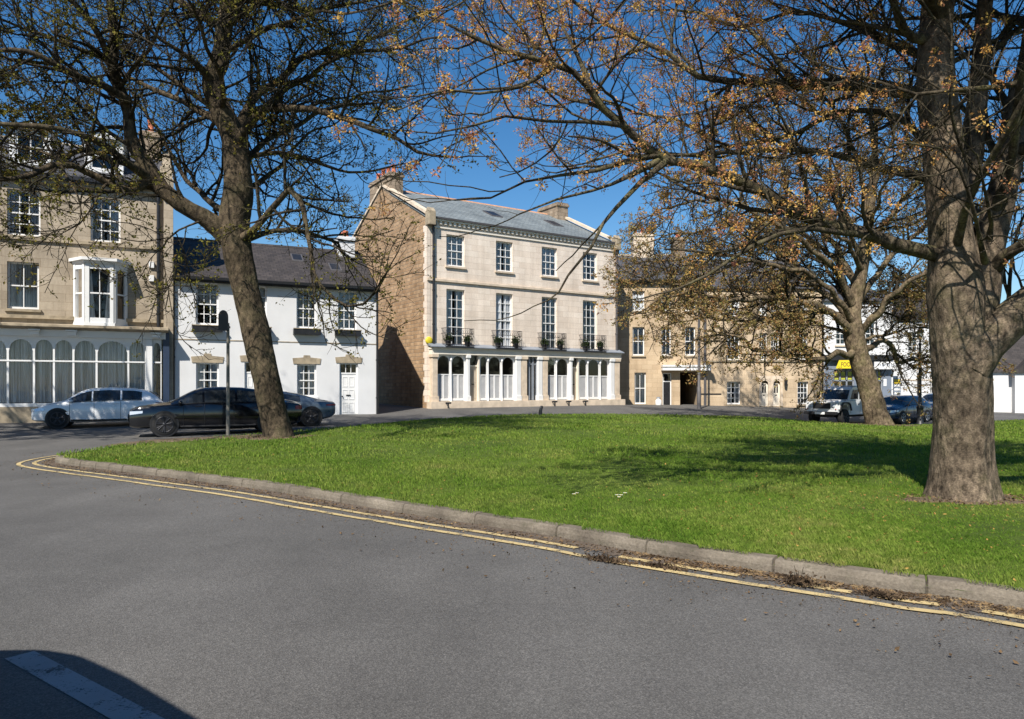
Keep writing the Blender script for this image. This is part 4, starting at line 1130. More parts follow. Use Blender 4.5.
def text(body, size, loc, mat, parent, name='lettering', extrude=.008, width=None, bold=0.0, shear=0.0):
    cu = bpy.data.curves.new('txt', 'FONT'); cu.body = body; cu.size = size; cu.extrude = extrude; cu.align_x = 'CENTER'; cu.align_y = 'CENTER'; cu.offset = bold; cu.shear = shear
    tmp = bpy.data.objects.new('txt', cu); COL.objects.link(tmp)
    dg = bpy.context.evaluated_depsgraph_get(); me = bpy.data.meshes.new_from_object(tmp.evaluated_get(dg))
    bpy.data.objects.remove(tmp)
    me.transform(Matrix.Rotation(R(90), 4, 'X'))
    if width:
        xs = [v.co.x for v in me.vertices]; k = width/max(1e-6, max(xs)-min(xs)); me.transform(Matrix.Diagonal((k, 1, 1, 1)))
    me.materials.clear(); me.materials.append(mat)
    o = bpy.data.objects.new(name, me); COL.objects.link(o); o.location = loc
    if parent: o.parent = parent
    return o
def board(name, F_, p0, p1, y0, y1, yy, col, label, trap=0, lead=None):
    a, b = U(F_, p0, p1); za, zb = F_.zz(p0, y1), F_.zz(p0, y0)
    t = empty(name, (F_.x+(a+b)/2*math.cos(F_.a), F_.y+(a+b)/2*math.sin(F_.a)+yy, F_.z+(za+zb)/2), F_.a)
    tag(t, label, 'sign')
    w, h = (b-a)/2, (zb-za)/2
    MB().prism([(-w, -h), (w, -h), (w-trap, h), (-w+trap, h)], 'y', -.03, .03).build('sign_board', col, t)
    return t, w, h
sg, w, h = board('shop_sign', Fs, 833, 854, 360.4, 368.6, -.43, plain('yellow_sign', (0.72,0.56,0.02), .5, .05), 'bright yellow fascia sign with dark lettering over the shop window', trap=.22)
text('FOOD', .40, (.04, -.032, -.02), plain('brown_letter', (0.10,0.035,0.02), .6), sg, width=.82)
sg, w, h = board('shop_sign', Fs, 871, 896, 362, 369.3, -.43, M['white'], 'white fascia sign with grey lettering at the right end of the shopfront')
mk = MB(); lr = random.Random(3)
for i in range(9):
    x = -w*.72+i*w*.18; hh = h*lr.uniform(.3, .5); mk.box(x-.022, x+.022, -.036, -.032, -hh+.04, hh+.04); mk.box(x+.022, x+.07, -.036, -.032, lr.choice((-hh, 0, hh-.05))+.04, lr.choice((-hh, 0, hh-.05))+.08)
mk.build('sign_lettering', M['grey_paint'], sg)

# notice board on the white wall
Fw = Fac((893.3-CX)/FOC*48.6, 48.6, 0.1, R(0))
wt = empty('white_house', (Fw.x, Fw.y, Fw.z), 0)
tag(wt, 'plain white rendered house behind the black lamp post', 'house')
LW = Fw.u(985); ZEw = Fw.zz(920, 318)
wwin = [(*U(Fw, 944, 956), Fw.zz(950, 400), Fw.zz(950, 377)), (*U(Fw, 930, 934.5), Fw.zz(930, 400), Fw.zz(930, 374)), (*U(Fw, 908, 918), Fw.zz(910, 352), Fw.zz(910, 332)), (*U(Fw, 946, 956), Fw.zz(910, 352), Fw.zz(910, 332))]
shell(wt, 0, LW, 9, ZEw, ZEw+2.4, M['render'], M['render'], wwin, .15)
gable_roof(wt, 0, LW, 0, 9, ZEw+.08, ZEw+2.4, M['slate_brown'], .2)
for w_ in wwin: window(wt, *w_, 2, 2, y=.1, curtain=.6, sillmat='render')
MB().box(0, LW, -.03, -.002, Fw.zz(905, 380.5), Fw.zz(905, 379.5)).build('string_course', M['dressed'], wt)
downpipe(wt, Fw.u(917.5), 0, Fw.zz(917, 373), y=-.06, r=.05, mat='dark', hopper=False)
downpipe(wt, Fw.u(932.6), 0, ZEw-.1, y=-.08, r=.04, mat='pipe', hopper=False)
nb_, w, h = board('notice_board', Fw, 892.8, 900.3, 378.3, 396.5, -.06, M['grey_paint'], 'grey menu board with a yellow heading on the white wall')
MB().box(-w*.85, w*.85, -.042, -.032, h*.42, h*.9).build('heading_panel', plain('mustard_panel', (0.50,0.36,0.02), .5), nb_)
for k in range(3): MB().box(-w*.8, w*.8, -.042, -.032, h*(.2-.42*k)-.07, h*(.2-.42*k)+.07).build('menu_strip', M['white'], nb_)

# small white gabled house at the far right
Fr = Fac(33.8, 51.0, -0.22, R(-20))
fr_h = empty('white_house', (Fr.x, Fr.y, Fr.z), R(-20))
tag(fr_h, 'low white house with a slate roof and a tall narrow poster at the far right', 'house')
ZEf = 3.0
shell(fr_h, 0, 7.5, 6.5, ZEf, 5.6, M['render'], M['render'], [(3.9, 5.0, .9, 2.3)], .15)
gable_roof(fr_h, 0, 7.5, 0, 6.5, ZEf+.06, 5.7, M['slate_brown'], .2, ridge_mat=M['orange_ridge'])
window(fr_h, 3.9, 5.0, .9, 2.3, 2, 2, y=.1, sillmat='render')
pr = MB(); pr.box(1.35, 3.3, -.75, -.002, -.5, 2.75); pr.build('porch', M['render'], fr_h)
prf = MB(); prf.prism([(1.15, 2.72), (3.5, 2.72), (2.32, 3.75)], 'y', -.9, 1.2); prf.build('porch_roof', M['slate_brown'], fr_h)
po = empty('poster', (0, 0, 0)); po.location = Matrix.Translation((Fr.x, Fr.y, Fr.z)) @ Matrix.Rotation(R(-20), 4, 'Z') @ Vector((2.25, -.775, 1.45)); po.rotation_euler = (0, 0, R(-20))
tag(po, 'tall narrow red and blue poster on the white porch', 'poster')
MB().box(-.28, .28, -.02, .02, -.85, .85).build('poster_board', plain('navy_print', (0.06,0.10,0.18), .4), po)
MB().box(-.24, .24, -.028, -.022, .22, .62).build('poster_print', plain('red_print', (0.35,0.05,0.06), .4), po)
MB().box(-.24, .24, -.028, -.022, -.55, -.1).build('poster_print', plain('teal_print', (0.10,0.26,0.30), .4), po)
MB().box(.0, .12, -.12, -.002, -.3, 3.0).build('downpipe', M['dark'], fr_h)
MB().prism([(-1.6, 0), (-.6, 0), (-1.0, 1.35), (-1.45, 1.4)], 'y', -1.3, -1.1).build('garden_wall', M['render'], fr_h)

# window boxes hang under the four upper windows of the cottage
words = ['under the first-floor window furthest from the cottage downpipe, beside the stone house', 'under the upper window half hidden by the leaning trunk', 'under the upper window above the panelled white ground-floor window', 'under the upper window above the white cottage door']
cm = Matrix.Translation((Fc.x, Fc.y, Fc.z)) @ Matrix.Rotation(A2, 4, 'Z')
for (a, b), wd in zip(wins, words):
    m = MB(); hwd = (b-a)/2+.16
    m.box(-hwd, hwd, -.30, 0, 0, .03); m.box(-hwd, hwd, -.30, -.27, .03, .25); m.box(-hwd, hwd, -.03, 0, .03, .25); m.box(-hwd, -hwd+.03, -.27, -.03, .03, .25); m.box(hwd-.03, hwd, -.27, -.03, .03, .25)
    o = empty('window_box', cm @ Vector(((a+b)/2, -.004, zt0-.30)), A2)
    tag(o, 'dark window box ' + wd, 'window box', 'window boxes on the white cottage')
    m.build('box_panel', M['dark'], o)
    MB().box(-hwd-.02, hwd+.02, -.33, -.262, .252, .285).build('box_rim', M['dressed_dark'], o)
    MB().box(-hwd+.03, hwd-.03, -.265, -.03, .2, .22).build('soil', M['earth'], o)
# ------------------------------------------------------------------ trees
from mathutils import noise as mnoise
class Tree:
    def __init__(s, seed):
        s.r = random.Random(seed); s.tubes = {}; s.tips = []; s.limbs = []
    def put(s, pts, rad, sides):
        s.tubes.setdefault((len(pts), sides), []).append(([tuple(p) for p in pts], rad))
    def rv(s):
        while True:
            v = Vector((s.r.uniform(-1, 1), s.r.uniform(-1, 1), s.r.uniform(-1, 1)))
            if 0.05 < v.length < 1: return v.normalized()
    def grow(s, p, d, L, r0, r1, n, wander, up, sides):
        p = Vector(p); d = d.normalized(); pts = [p.copy()]; rad = [r0]; st = L/n
        for i in range(n):
            d = (d + s.rv()*wander + Vector((0, 0, up))).normalized()
            p = p + d*st; pts.append(p.copy()); rad.append(r0 + (r1-r0)*((i+1)/n)**0.8)
        s.put(pts, rad, sides)
        return pts, rad, d
    def side_dir(s, t, lo, hi, flat=0.0):
        a = t.cross(s.rv())
        if a.length < 1e-3: a = t.cross(Vector((1, 0, 0)))
        a.normalize(); th = s.r.uniform(lo, hi)
        d = t*math.cos(th) + a*math.sin(th)
        d.z *= (1-flat)
        return d.normalized()
    def twigs(s, pts, rad, P):
        """fine twigs along a branchlet"""
        L = sum((b-a).length for a, b in zip(pts, pts[1:])); n = max(2, int(L/P['tw_gap']))
        for i in range(n):
            f = (i + s.r.random())/n*(len(pts)-1); k = min(int(f), len(pts)-2); u = f-k
            p = pts[k].lerp(pts[k+1], u); t = (pts[k+1]-pts[k]).normalized()
            d = s.side_dir(t, .5, 1.15)
            l = s.r.uniform(*P['tw_len'])
            if P.get('drop') and s.r.random() < P['drop'](p + d*l*.7): continue
            q, _, dd = s.grow(p, d, l, P['tw_r'], P['tw_r']*.45, 3, .36, P['tw_up'], 3)
            s.tips.append((q[-1], dd))
            if s.r.random() < .5: s.tips.append((q[2], dd))
        s.tips.append((pts[-1], (pts[-1]-pts[-2]).normalized()))
    def sub(s, pts, rad, P, lv, t0=0.12):
        segs = [(b-a).length for a, b in zip(pts, pts[1:])]; L = sum(segs)
        gap = P['gap'][lv]; n = max(1, int(L*(1-t0)/gap))
        for i in range(n):
            tt = t0 + (1-t0)*(i + s.r.uniform(.1, .9))/n
            target = tt*L; k = 0
            while k < len(segs)-1 and target > segs[k]: target -= segs[k]; k += 1
            u = min(1, target/segs[k]); p = pts[k].lerp(pts[k+1], u); t = (pts[k+1]-pts[k]).normalized()
            r = rad[k]*(1-u)+rad[k+1]*u
            lo, hi = P['len'][lv]
            l = s.r.uniform(lo, hi)*(1 - .45*tt)
            d = s.side_dir(t, .55, 1.2, P.get('flat', 0))
            if P.get('drop') and s.r.random() < P['drop'](p + d*l*.6): continue
            if P.get('avoid') and d.dot(P['avoid']) > .5: d = (d - P['avoid']*.9).normalized()
            r0 = min(r*.62, P['r'][lv])
            if lv == len(P['gap'])-1:
                q, qr, _ = s.grow(p, d, l, r0, P['tw_r'], max(3, int(l/.16)), .27, P['up'], 4)
                s.twigs(q, qr, P)
            else:
                q, qr, _ = s.grow(p, d, l, r0, max(P['tw_r']*1.4, r0*.3), max(5, int(l/.22)), .24, P['up'], 6)
                s.sub(q, qr, P, lv+1, .15)
    def limb(s, pts, r0, r1, P, t0=0.1, wob=0.03, sub=True, flare=True):
        """a big limb along given points"""
        c = catmull([tuple(p) for p in pts], 0.28)
        n = len(c); out = []; rad = []
        o = s.r.uniform(0, 99)
        for i, q in enumerate(c):
            v = Vector(q); f = i/(n-1)
            w = wob*min(1, f*6)
            v += Vector((mnoise.noise(Vector((o, i*.35, 0))), mnoise.noise(Vector((o+7, i*.35, 3))), mnoise.noise(Vector((o+3, i*.35, 9)))))*w*2
            rr = r0 + (r1-r0)*f**.8
            if flare: rr *= 1 + .45*max(0, 1-f*n*.28/1.0*1.2)**2 if i*.28 < .9 else 1
            rr *= 1 + .10*mnoise.noise(Vector((o+5, i*.8, 1)))
            out.append(v); rad.append(rr)
        s.limbs.append((out, rad))
        if sub: s.sub(out, rad, P, 0, t0)
        # the tip goes on as a branchlet
        q, qr, _ = s.grow(out[-1], out[-1]-out[-2], P['len'][-1][1], rad[-1]*.9, P['tw_r'], 6, .2, P['up'], 5)
        s.twigs(q, qr, P)
        return out, rad
    def mesh_tubes(s, name, mat, parent):
        VV = []; QQ = []; base = 0
        for (n, sides), lst in s.tubes.items():
            p = np.array([x[0] for x in lst], float); r = np.array([x[1] for x in lst], float)      # N,n,3
            t = np.empty_like(p); t[:, 1:-1] = p[:, 2:]-p[:, :-2]; t[:, 0] = p[:, 1]-p[:, 0]; t[:, -1] = p[:, -1]-p[:, -2]
            t /= np.linalg.norm(t, axis=2, keepdims=True)+1e-9
            up = np.where(np.abs(t[:, :1, 2:3]) > .9, np.array([1., .1, 0]), np.array([.1, .2, .97]))
            a = np.cross(t, np.broadcast_to(up, t.shape)); a /= np.linalg.norm(a, axis=2, keepdims=True)+1e-9
            b = np.cross(t, a)
            th = np.arange(sides)*2*PI/sides
            ring = p[:, :, None, :] + (a[:, :, None, :]*np.cos(th)[None, None, :, None] + b[:, :, None, :]*np.sin(th)[None, None, :, None])*r[:, :, None, None]
            N = len(lst); VV.append(ring.reshape(-1, 3))
            i0 = np.arange(N)[:, None, None]*n*sides + np.arange(n-1)[None, :, None]*sides; k = np.arange(sides)[None, None, :]; k2 = (k+1) % sides
            QQ.append((np.stack([i0+k, i0+k2, i0+sides+k2, i0+sides+k], -1)+base).reshape(-1, 4)); base += N*n*sides
        return mesh_np(name, np.concatenate(VV), np.concatenate(QQ), mat, parent)
    def mesh_leaves(s, name, mat, parent, per, size, spread, prob, droop=0.0, seed=1, field=None, asp=.5):
        g = np.random.default_rng(seed)
        tp = np.array([tuple(t[0]) for t in s.tips])
        pr = np.full(len(tp), prob)
        if field is not None: pr = pr*field(tp)
        keep = g.random(len(tp)) < pr
        tp = tp[keep]; N = len(tp)
        cnt = g.integers(max(1, int(per*.5)), int(per*1.5)+1, N); idx = np.repeat(np.arange(N), cnt); m = len(idx)
        cs = g.uniform(.6, 1.25, N)[idx]
        off = g.normal(size=(m, 3)); off /= np.linalg.norm(off, axis=1)[:, None]; off *= (g.random(m)**.5*spread*cs)[:, None]
        off[:, 2] -= droop*spread
        c = tp[idx]+off
        ax = off/ (np.linalg.norm(off, axis=1)[:, None]+1e-6) + g.normal(size=(m, 3))*.6; ax /= np.linalg.norm(ax, axis=1)[:, None]
        bx = np.cross(ax, g.normal(size=(m, 3))); bx /= np.linalg.norm(bx, axis=1)[:, None]+1e-9
        nx_ = np.cross(ax, bx)
        L = (size*g.uniform(.6, 1.3, m))[:, None]
        v = np.stack([c-ax*L*.5, c+bx*L*asp*.5+nx_*L*.12, c+ax*L*.5, c-bx*L*asp*.5+nx_*L*.12], 1).reshape(-1, 3)
        q = np.arange(m*4).reshape(-1, 4)
        return mesh_np(name, v, q, mat, parent, smooth=False)

def limb_obj(name, pts, rad, mat, parent, sides=12, amp=.05, seed=0):
    mb_v = []; n = len(pts); up = Vector((.1, .2, .97)); P_ = []
    for i, p in enumerate(pts):
        t = (pts[min(i+1, n-1)]-pts[max(i-1, 0)]).normalized()
        if abs(t.z) > .93: up = Vector((1, .15, 0))
        a = t.cross(up).normalized(); b = t.cross(a)
        for k in range(sides):
            th = 2*PI*k/sides; dr = a*math.cos(th)+b*math.sin(th)
            q = p + dr*rad[i]
            w = 1 + amp*2*mnoise.noise(Vector((q.x*2.4, q.y*2.4, q.z*1.4))+Vector((seed, 0, 0))) + amp*mnoise.noise(Vector((q.x*8, q.y*8, q.z*4)))
            P_.append(p + dr*rad[i]*w)
    i = np.arange(n-1)[:, None]*sides; k = np.arange(sides)[None, :]; k2 = (k+1) % sides
    f = np.stack([i+k, i+k2, i+sides+k2, i+sides+k], -1).reshape(-1, 4)
    return mesh_np(name, np.array([tuple(v) for v in P_]), f, mat, parent)

def trunk_obj(path, mat, parent, sides=36, flare=1.5, roots=6, seed=0, ring=.07, amp=.05, root_h=1.0):
    """path: list of (Vector, radius). swells into root buttresses at the foot"""
    c = catmull([(*p, r) for p, r in path], ring)
    pts = [Vector(q[:3]) for q in c]; n = len(pts); V = []
    z0 = pts[0].z; rr = random.Random(seed); ph = rr.uniform(0, 6); up = Vector((1, .15, 0))
    for i, p in enumerate(pts):
        t = (pts[min(i+1, n-1)]-pts[max(i-1, 0)]).normalized()
        a = t.cross(up).normalized(); b = t.cross(a)
        h = max(0, p.z-z0); fl = math.exp(-h/(root_h*.42))
        for k in range(sides):
            th = 2*PI*k/sides; dr = a*math.cos(th)+b*math.sin(th)
            ro = .5+.5*math.cos(roots*th+ph+.8*math.sin(2*th+ph))
            r = c[i][3]*(1 + (flare-1)*fl*(.45+.75*ro) + .05*math.sin(3*th+ph+h*.4) + .03*math.sin(5*th-h*.7))
            q = p+dr*r
            r *= 1 + amp*1.6*mnoise.noise(Vector((q.x*1.7, q.y*1.7, q.z*.9))) + amp*.9*mnoise.noise(Vector((q.x*6, q.y*6, q.z*2.6))) + amp*.45*mnoise.noise(Vector((q.x*17, q.y*17, q.z*7)))
            V.append(p+dr*r)
    i = np.arange(n-1)[:, None]*sides; k = np.arange(sides)[None, :]; k2 = (k+1) % sides
    f = np.stack([i+k, i+k2, i+sides+k2, i+sides+k], -1).reshape(-1, 4)
    return mesh_np('trunk', np.array([tuple(v) for v in V]), f, mat, parent)

M['bark_right'] = bark('bark_brown', (0.036,0.027,0.019), (0.25,0.19,0.132), (0.09,0.085,0.038), .45)
M['bark_limb'] = bark('bark_dark_lichen', (0.022,0.017,0.012), (0.125,0.10,0.066), (0.20,0.18,0.075), .7)
M['bark_left'] = bark('bark_dark', (0.015,0.012,0.009), (0.125,0.094,0.060), (0.09,0.085,0.04), .35, .8)
M['bark_mid'] = bark('bark_mottled', (0.03,0.021,0.014), (0.24,0.18,0.115), (0.13,0.115,0.05), .55, .8)
M['twig_right'] = bark('twig_grey', (0.028,0.023,0.016), (0.105,0.085,0.058), (0.12,0.11,0.05), .45, 2)
M['twig_left'] = bark('twig_dark', (0.013,0.011,0.008), (0.058,0.046,0.032), (0.085,0.08,0.04), .4, 2)
M['leaf_orange'] = leaf_mat('orange_flower_leaf', [(0.26,0.11,0.085),(0.42,0.20,0.10),(0.56,0.31,0.085),(0.62,0.43,0.12),(0.44,0.26,0.14)])
M['leaf_left'] = leaf_mat('young_green_leaf', [(0.06,0.06,0.014),(0.11,0.11,0.025),(0.19,0.17,0.04),(0.16,0.10,0.035)])
M['leaf_mid'] = leaf_mat('bud_brown_green', [(0.20,0.10,0.055),(0.35,0.19,0.08),(0.19,0.18,0.06),(0.35,0.27,0.11),(0.25,0.145,0.065)])

def auto_limbs(T, base_pts, n, P, zlo, zhi, L, r, az0=0, az1=2*PI, rise=(.1, .9), thin=1.0):
    for i in range(n):
        z = T.r.uniform(zlo, zhi); k = min(range(len(base_pts)), key=lambda j: abs(base_pts[j].z-z)); p = base_pts[k]
        az = az0 + (az1-az0)*(i+T.r.uniform(.15, .85))/n
        l = T.r.uniform(*L); el = T.r.uniform(*rise)
        d = Vector((math.cos(az)*math.cos(el), math.sin(az)*math.cos(el), math.sin(el)))
        pts = [p]; q = p.copy(); dd = d.copy()
        for j in range(5):
            dd = (dd + T.rv()*.22 + Vector((0, 0, .03))).normalized(); q = q+dd*l/5; pts.append(q.copy())
        T.limb(pts, r*T.r.uniform(.7, 1.1), .02, P)

def finish(T, root, name_bark, name_twig, leafargs):
    for i, (pts, rad) in enumerate(T.limbs):
        limb_obj('limb', pts, rad, M['bark_right'] if (name_bark == 'bark_limb' and rad[0] > .15) else M[name_bark], root, 14 if rad[0] > .1 else 9, .06, i)
    cr = T.mesh_tubes('crown', M[name_twig], root)
    for la in leafargs: T.mesh_leaves('foliage', M[la.pop('mat')], cr, **la)

DENS = 1.0
# ================================================================== right tree, close by
DR = 9.0
def w_(px, py, d=0.0): return W(px, py, DR+d)
rt = empty('tree', (w_(960, 500).x, DR, gz(w_(960,500).x, DR)+LH))
tag(rt, 'big broad tree with orange-brown spring clusters, its thick forked trunk nearest of all the trees', 'tree')
inv = Matrix.Translation(-rt.location)
T = Tree(3)
dropR = lambda p: (.93 if p[2] < 3.55 else .6 if p[2] < 4.4 else .2) if p[0] < 1.6+max(0, 3.3-p[2])*1.2 and p[2] < 4.9 else (.6 if p[2] < 3.0 else 0)
PR = dict(drop=dropR, gap=[.27, .20], len=[(1.0, 2.6), (.4, 1.0)], r=[.035, .014], tw_gap=.11, tw_len=(.14, .45), tw_r=.0042, tw_up=.09, up=.07)
stemA = [w_(962,505), w_(963,470), w_(964,430), w_(963,400), w_(961,360), w_(957,300), w_(951,240), w_(947,190), w_(942,140), w_(936,90), w_(935,40,.1), w_(938,0,.2), w_(945,-60,.3), w_(950,-130,.2), w_(948,-200,.3)]
radA = [.41,.35,.325,.315,.32,.315,.245,.245,.235,.215,.19,.175,.14,.10,.06]
# limbs to the left, over the green
limbsR = [
 ([(948,255,0),(930,252,-.05),(895,244,-.2),(864,233,-.3),(836,226,-.35),(795,209,-.4),(763,192,-.45),(732,180,-.5),(704,166,-.55),(669,159,-.6),(647,146,-.7),(625,125,-.8),(606,109,-.9),(590,90,-1.0),(572,75,-1.1),(553,66,-1.2),(531,56,-1.3),(500,47,-1.4),(470,35,-1.5)], .09, .02),
 ([(940,95,.1),(920,92,.2),(886,91,.3),(855,86,.4),(820,88,.5),(766,84,.5),(731,83,.5),(700,78,.5),(684,66,.5),(669,53,.5),(647,42,.5),(625,31,.5),(600,20,.5),(575,2,.5),(545,-18,.5)], .075, .018),
 ([(945,180,.1),(925,178,.2),(883,169,.4),(855,160,.5),(820,153,.6),(766,150,.6),(719,153,.5),(669,155,.3),(630,150,.2),(595,160,.1)], .06, .014),
 ([(944,165,-.1),(900,118,.5),(855,111,.8),(820,120,1.0),(800,131,1.1),(775,139,1.2),(731,144,1.2),(712,138,1.2),(675,120,1.2),(637,114,1.2),(600,100,1.2),(560,104,1.3)], .05, .012),
 ([(875,236,-.25),(840,232,-.6),(812,227,-.9),(781,233,-1.1),(753,247,-1.3),(732,261,-1.5),(704,279,-1.7),(680,290,-1.8)], .045, .012),
 ([(669,159,-.6),(640,182,-.8),(617,208,-1.0),(605,224,-1.1),(594,246,-1.2),(570,274,-1.3),(560,290,-1.35),(548,300,-1.4)], .03, .008),
 ([(660,160,-.6),(631,173,-.9),(590,190,-1.2),(556,200,-1.4),(520,215,-1.6)], .03, .008),
 ([(655,155,-.6),(594,172,-.5),(560,176,-.4),(525,180,-.3),(490,196,-.2),(455,200,-.1)], .032, .008),
 ([(625,125,-.8),(585,118,-1.1),(545,122,-1.4),(505,118,-1.6),(470,128,-1.8),(435,135,-2.0)], .03, .008),
 ([(590,90,-1.0),(578,60,-.7),(562,30,-.5),(555,0,-.4),(540,-40,-.3)], .03, .009),
 ([(553,66,-1.2),(520,85,-1.6),(480,92,-2.0),(450,88,-2.2),(420,96,-2.5)], .025, .008),
 ([(731,83,.5),(720,110,.3),(705,150,.1),(690,190,-.1)], .025, .008),
 ([(800,88,.5),(770,50,.9),(740,20,1.2),(720,-20,1.5)], .04, .012),
 ([(938,40,.1),(914,36,-.1),(900,22,-.2),(893,0,-.3),(870,-50,-.4),(840,-90,-.5)], .06, .014),
 ([(936,60,0),(880,40,.8),(830,18,1.3),(790,12,1.7),(740,25,2.0),(700,14,2.3),(650,10,2.5)], .05, .012),
 ([(941,10,0),(890,-30,-.6),(820,-60,-1.1),(740,-70,-1.5),(650,-50,-1.9),(560,-30,-2.2),(480,-30,-2.5)], .08, .016),
 ([(936,80,.2),(955,60,.5),(1000,40,.8),(1050,20,1.0)], .05, .012),
]
for pts, r0, r1 in limbsR: T.limb([w_(*p) for p in pts], r0, r1, PR, t0=.12)
rbase = [w_(*p) for p in ((965,345,0),(975,320,0),(984,270,.1),(993,225,.15),(1003,180,.2),(1014,130,.3),(1025,70,.4),(1040,0,.5),(1060,-80,.6),(1065,-160,.6))]
sb, _ = T.limb(rbase, .24, .06, PR, sub=False, wob=.02, flare=False)
sc, _ = T.limb([w_(*p) for p in ((955,240,.1),(966,190,.3),(974,130,.4),(980,70,.5),(985,0,.6),(990,-80,.7),(985,-160,.8))], .17, .04, PR, sub=False, wob=.02, flare=False)
sd, _ = T.limb([w_(*p) for p in ((968,370,-.1),(985,345,-.15),(1010,318,-.2),(1045,290,-.3),(1100,262,-.5),(1170,225,-.7),(1260,190,-1),(1350,140,-1.2))], .25, .03, PR, t0=.25, wob=.02, flare=False)
T.limb([w_(*p) for p in ((985,280,.1),(1005,255,-.2),(1030,240,-.5),(1070,225,-.9),(1130,180,-1.4),(1200,150,-1.9))], .075, .02, PR)
T.limb([w_(*p) for p in ((975,235,.2),(1000,190,.9),(1020,160,1.4),(1050,120,2.0),(1090,80,2.5))], .07, .02, PR)
T.limb([w_(*p) for p in ((1005,170,.2),(975,120,.9),(950,95,1.3),(930,60,1.7),(905,40,2.1),(870,30,2.6))], .05, .015, PR)
T.limb([w_(*p) for p in ((975,335,.25),(1010,312,.9),(1040,300,1.6),(1080,285,2.3),(1130,270,3.0))], .07, .015, PR)
SA = [p for p in stemA]; rs_ = T.r
# limbs that reach out towards the road and the sun, before the trunk
PC = dict(PR); PC['gap'] = [.36, .26]; PC['drop'] = lambda p: .95 if p[1] < 2.2 or p[2] < 3.4 else .8 if (p[2]-1.55)/p[1] < .535 else 0
for q0, az, el, l, r in ((w_(953,262), -2.02, .85, 5.0, .05), (w_(995,215,.1), -1.75, .75, 5.0, .06), (w_(1012,130,.3), -1.7, .45, 4.6, .07), (w_(938,20,.1), -2.1, .15, 4.6, .08), (w_(942,-30,.3), -1.9, .1, 5.0, .08), (w_(947,-70,.3), -2.3, .05, 4.6, .07), (w_(985,-30,.6), -2.0, .1, 5.0, .08), (w_(1042,-20,.5), -2.2, .15, 5.2, .08), (w_(1050,-60,.6), -1.9, .1, 5.4, .07), (w_(988,-80,.7), -2.15, .1, 5.2, .06)):
    d = Vector((math.cos(az)*math.cos(el), math.sin(az)*math.cos(el), math.sin(el))); pts = [q0]; q = q0.copy()
    for j in range(6):
        d = (d+T.rv()*.24).normalized(); q = q+d*l/6; pts.append(q.copy())
    T.limb(pts, r, .018, PC, t0=.22)
for pts, r0, r1 in [([(1040,78,-.9),(1000,86,-1.0),(960,90,-1.1),(915,96,-1.15),(880,84,-1.1),(850,72,-1.0),(825,66,-.9)], .032, .010), ([(985,262,-.3),(975,215,-.9),(960,170,-1.2),(940,148,-1.3),(905,140,-1.3),(870,150,-1.2)], .03, .009), ([(990,240,-.3),(985,190,-.9),(978,155,-1.1),(960,138,-1.2),(985,120,-1.3)], .024, .008)]:
    T.limb([w_(*p) for p in pts], r0, r1, PR, t0=.1)
PA = dict(PR); PA['gap'] = [.36, .28]; PA['tw_gap'] = .14; PA['drop'] = lambda p: 1.0 if (p[1] < 6.8 and p[2] < 1.9+p[1]*.56) or p[1] < 1.6 or p[2] < 4.6 else 0
auto_limbs(T, SA, 7, PA, 6.0, 9.5, (3.2, 5.2), .08, PI*.2, PI*.95, (.1, .7))
auto_limbs(T, SA, 22, PA, 6.4, 10.8, (3.5, 5.8), .085, PI*1.02, PI*1.85, (.1, .75))
auto_limbs(T, sb, 9, PA, 4.5, 9.5, (3.0, 5.0), .08, -PI*.6, PI*.6, (.1, .9))
auto_limbs(T, sc, 5, PA, 5.5, 8.5, (2.0, 4.0), .06, PI*.1, PI*.9, (.2, .9))
T.limbs = [([inv @ p for p in a], b) for a, b in T.limbs]
for key in T.tubes: T.tubes[key] = [([tuple(inv @ Vector(p)) for p in a], b) for a, b in T.tubes[key]]
T.tips = [(inv @ p, d) for p, d in T.tips]
tr = trunk_obj([(inv @ p, r) for p, r in zip([stemA[0]-Vector((0,0,.25))]+stemA, [.45]+radA)], M['bark_right'], rt, 64, 1.36, 6, 2, .05, .055, .62)
def field_r(tp):
    x = tp[:, 0] + rt.location.x; y = tp[:, 1]+rt.location.y
    px = 512 + 720*x/np.maximum(1, y)
    n = np.array([mnoise.noise(Vector((a[0]*1.7, a[1]*1.7, a[2]*1.7))) for a in tp])
    return np.clip(.5+3.2*n, .04, 1)*np.clip(1.5-(px-440)/420, .30, 1.35)
def field_shade(tp):  # extra, larger leaves added above the view to shade the upper trunk
    y = tp[:, 1]+rt.location.y; z = tp[:, 2]+rt.location.z
    return ((z > 4.7+(9-y)*1.16) & (y < 8.7) & (z > 1.9+y*.56)).astype(float)*.55
finish(T, rt, 'bark_limb', 'twig_right', [dict(mat='leaf_orange', per=30, size=.033, spread=.085, prob=.8, droop=.2, seed=4, field=field_r, asp=.55), dict(mat='leaf_orange', per=34, size=.06, spread=.13, prob=1.0, seed=14, field=field_shade, asp=.6)])
print('right tips', len(T.tips), [ (k, len(v)) for k, v in T.tubes.items()][:4])

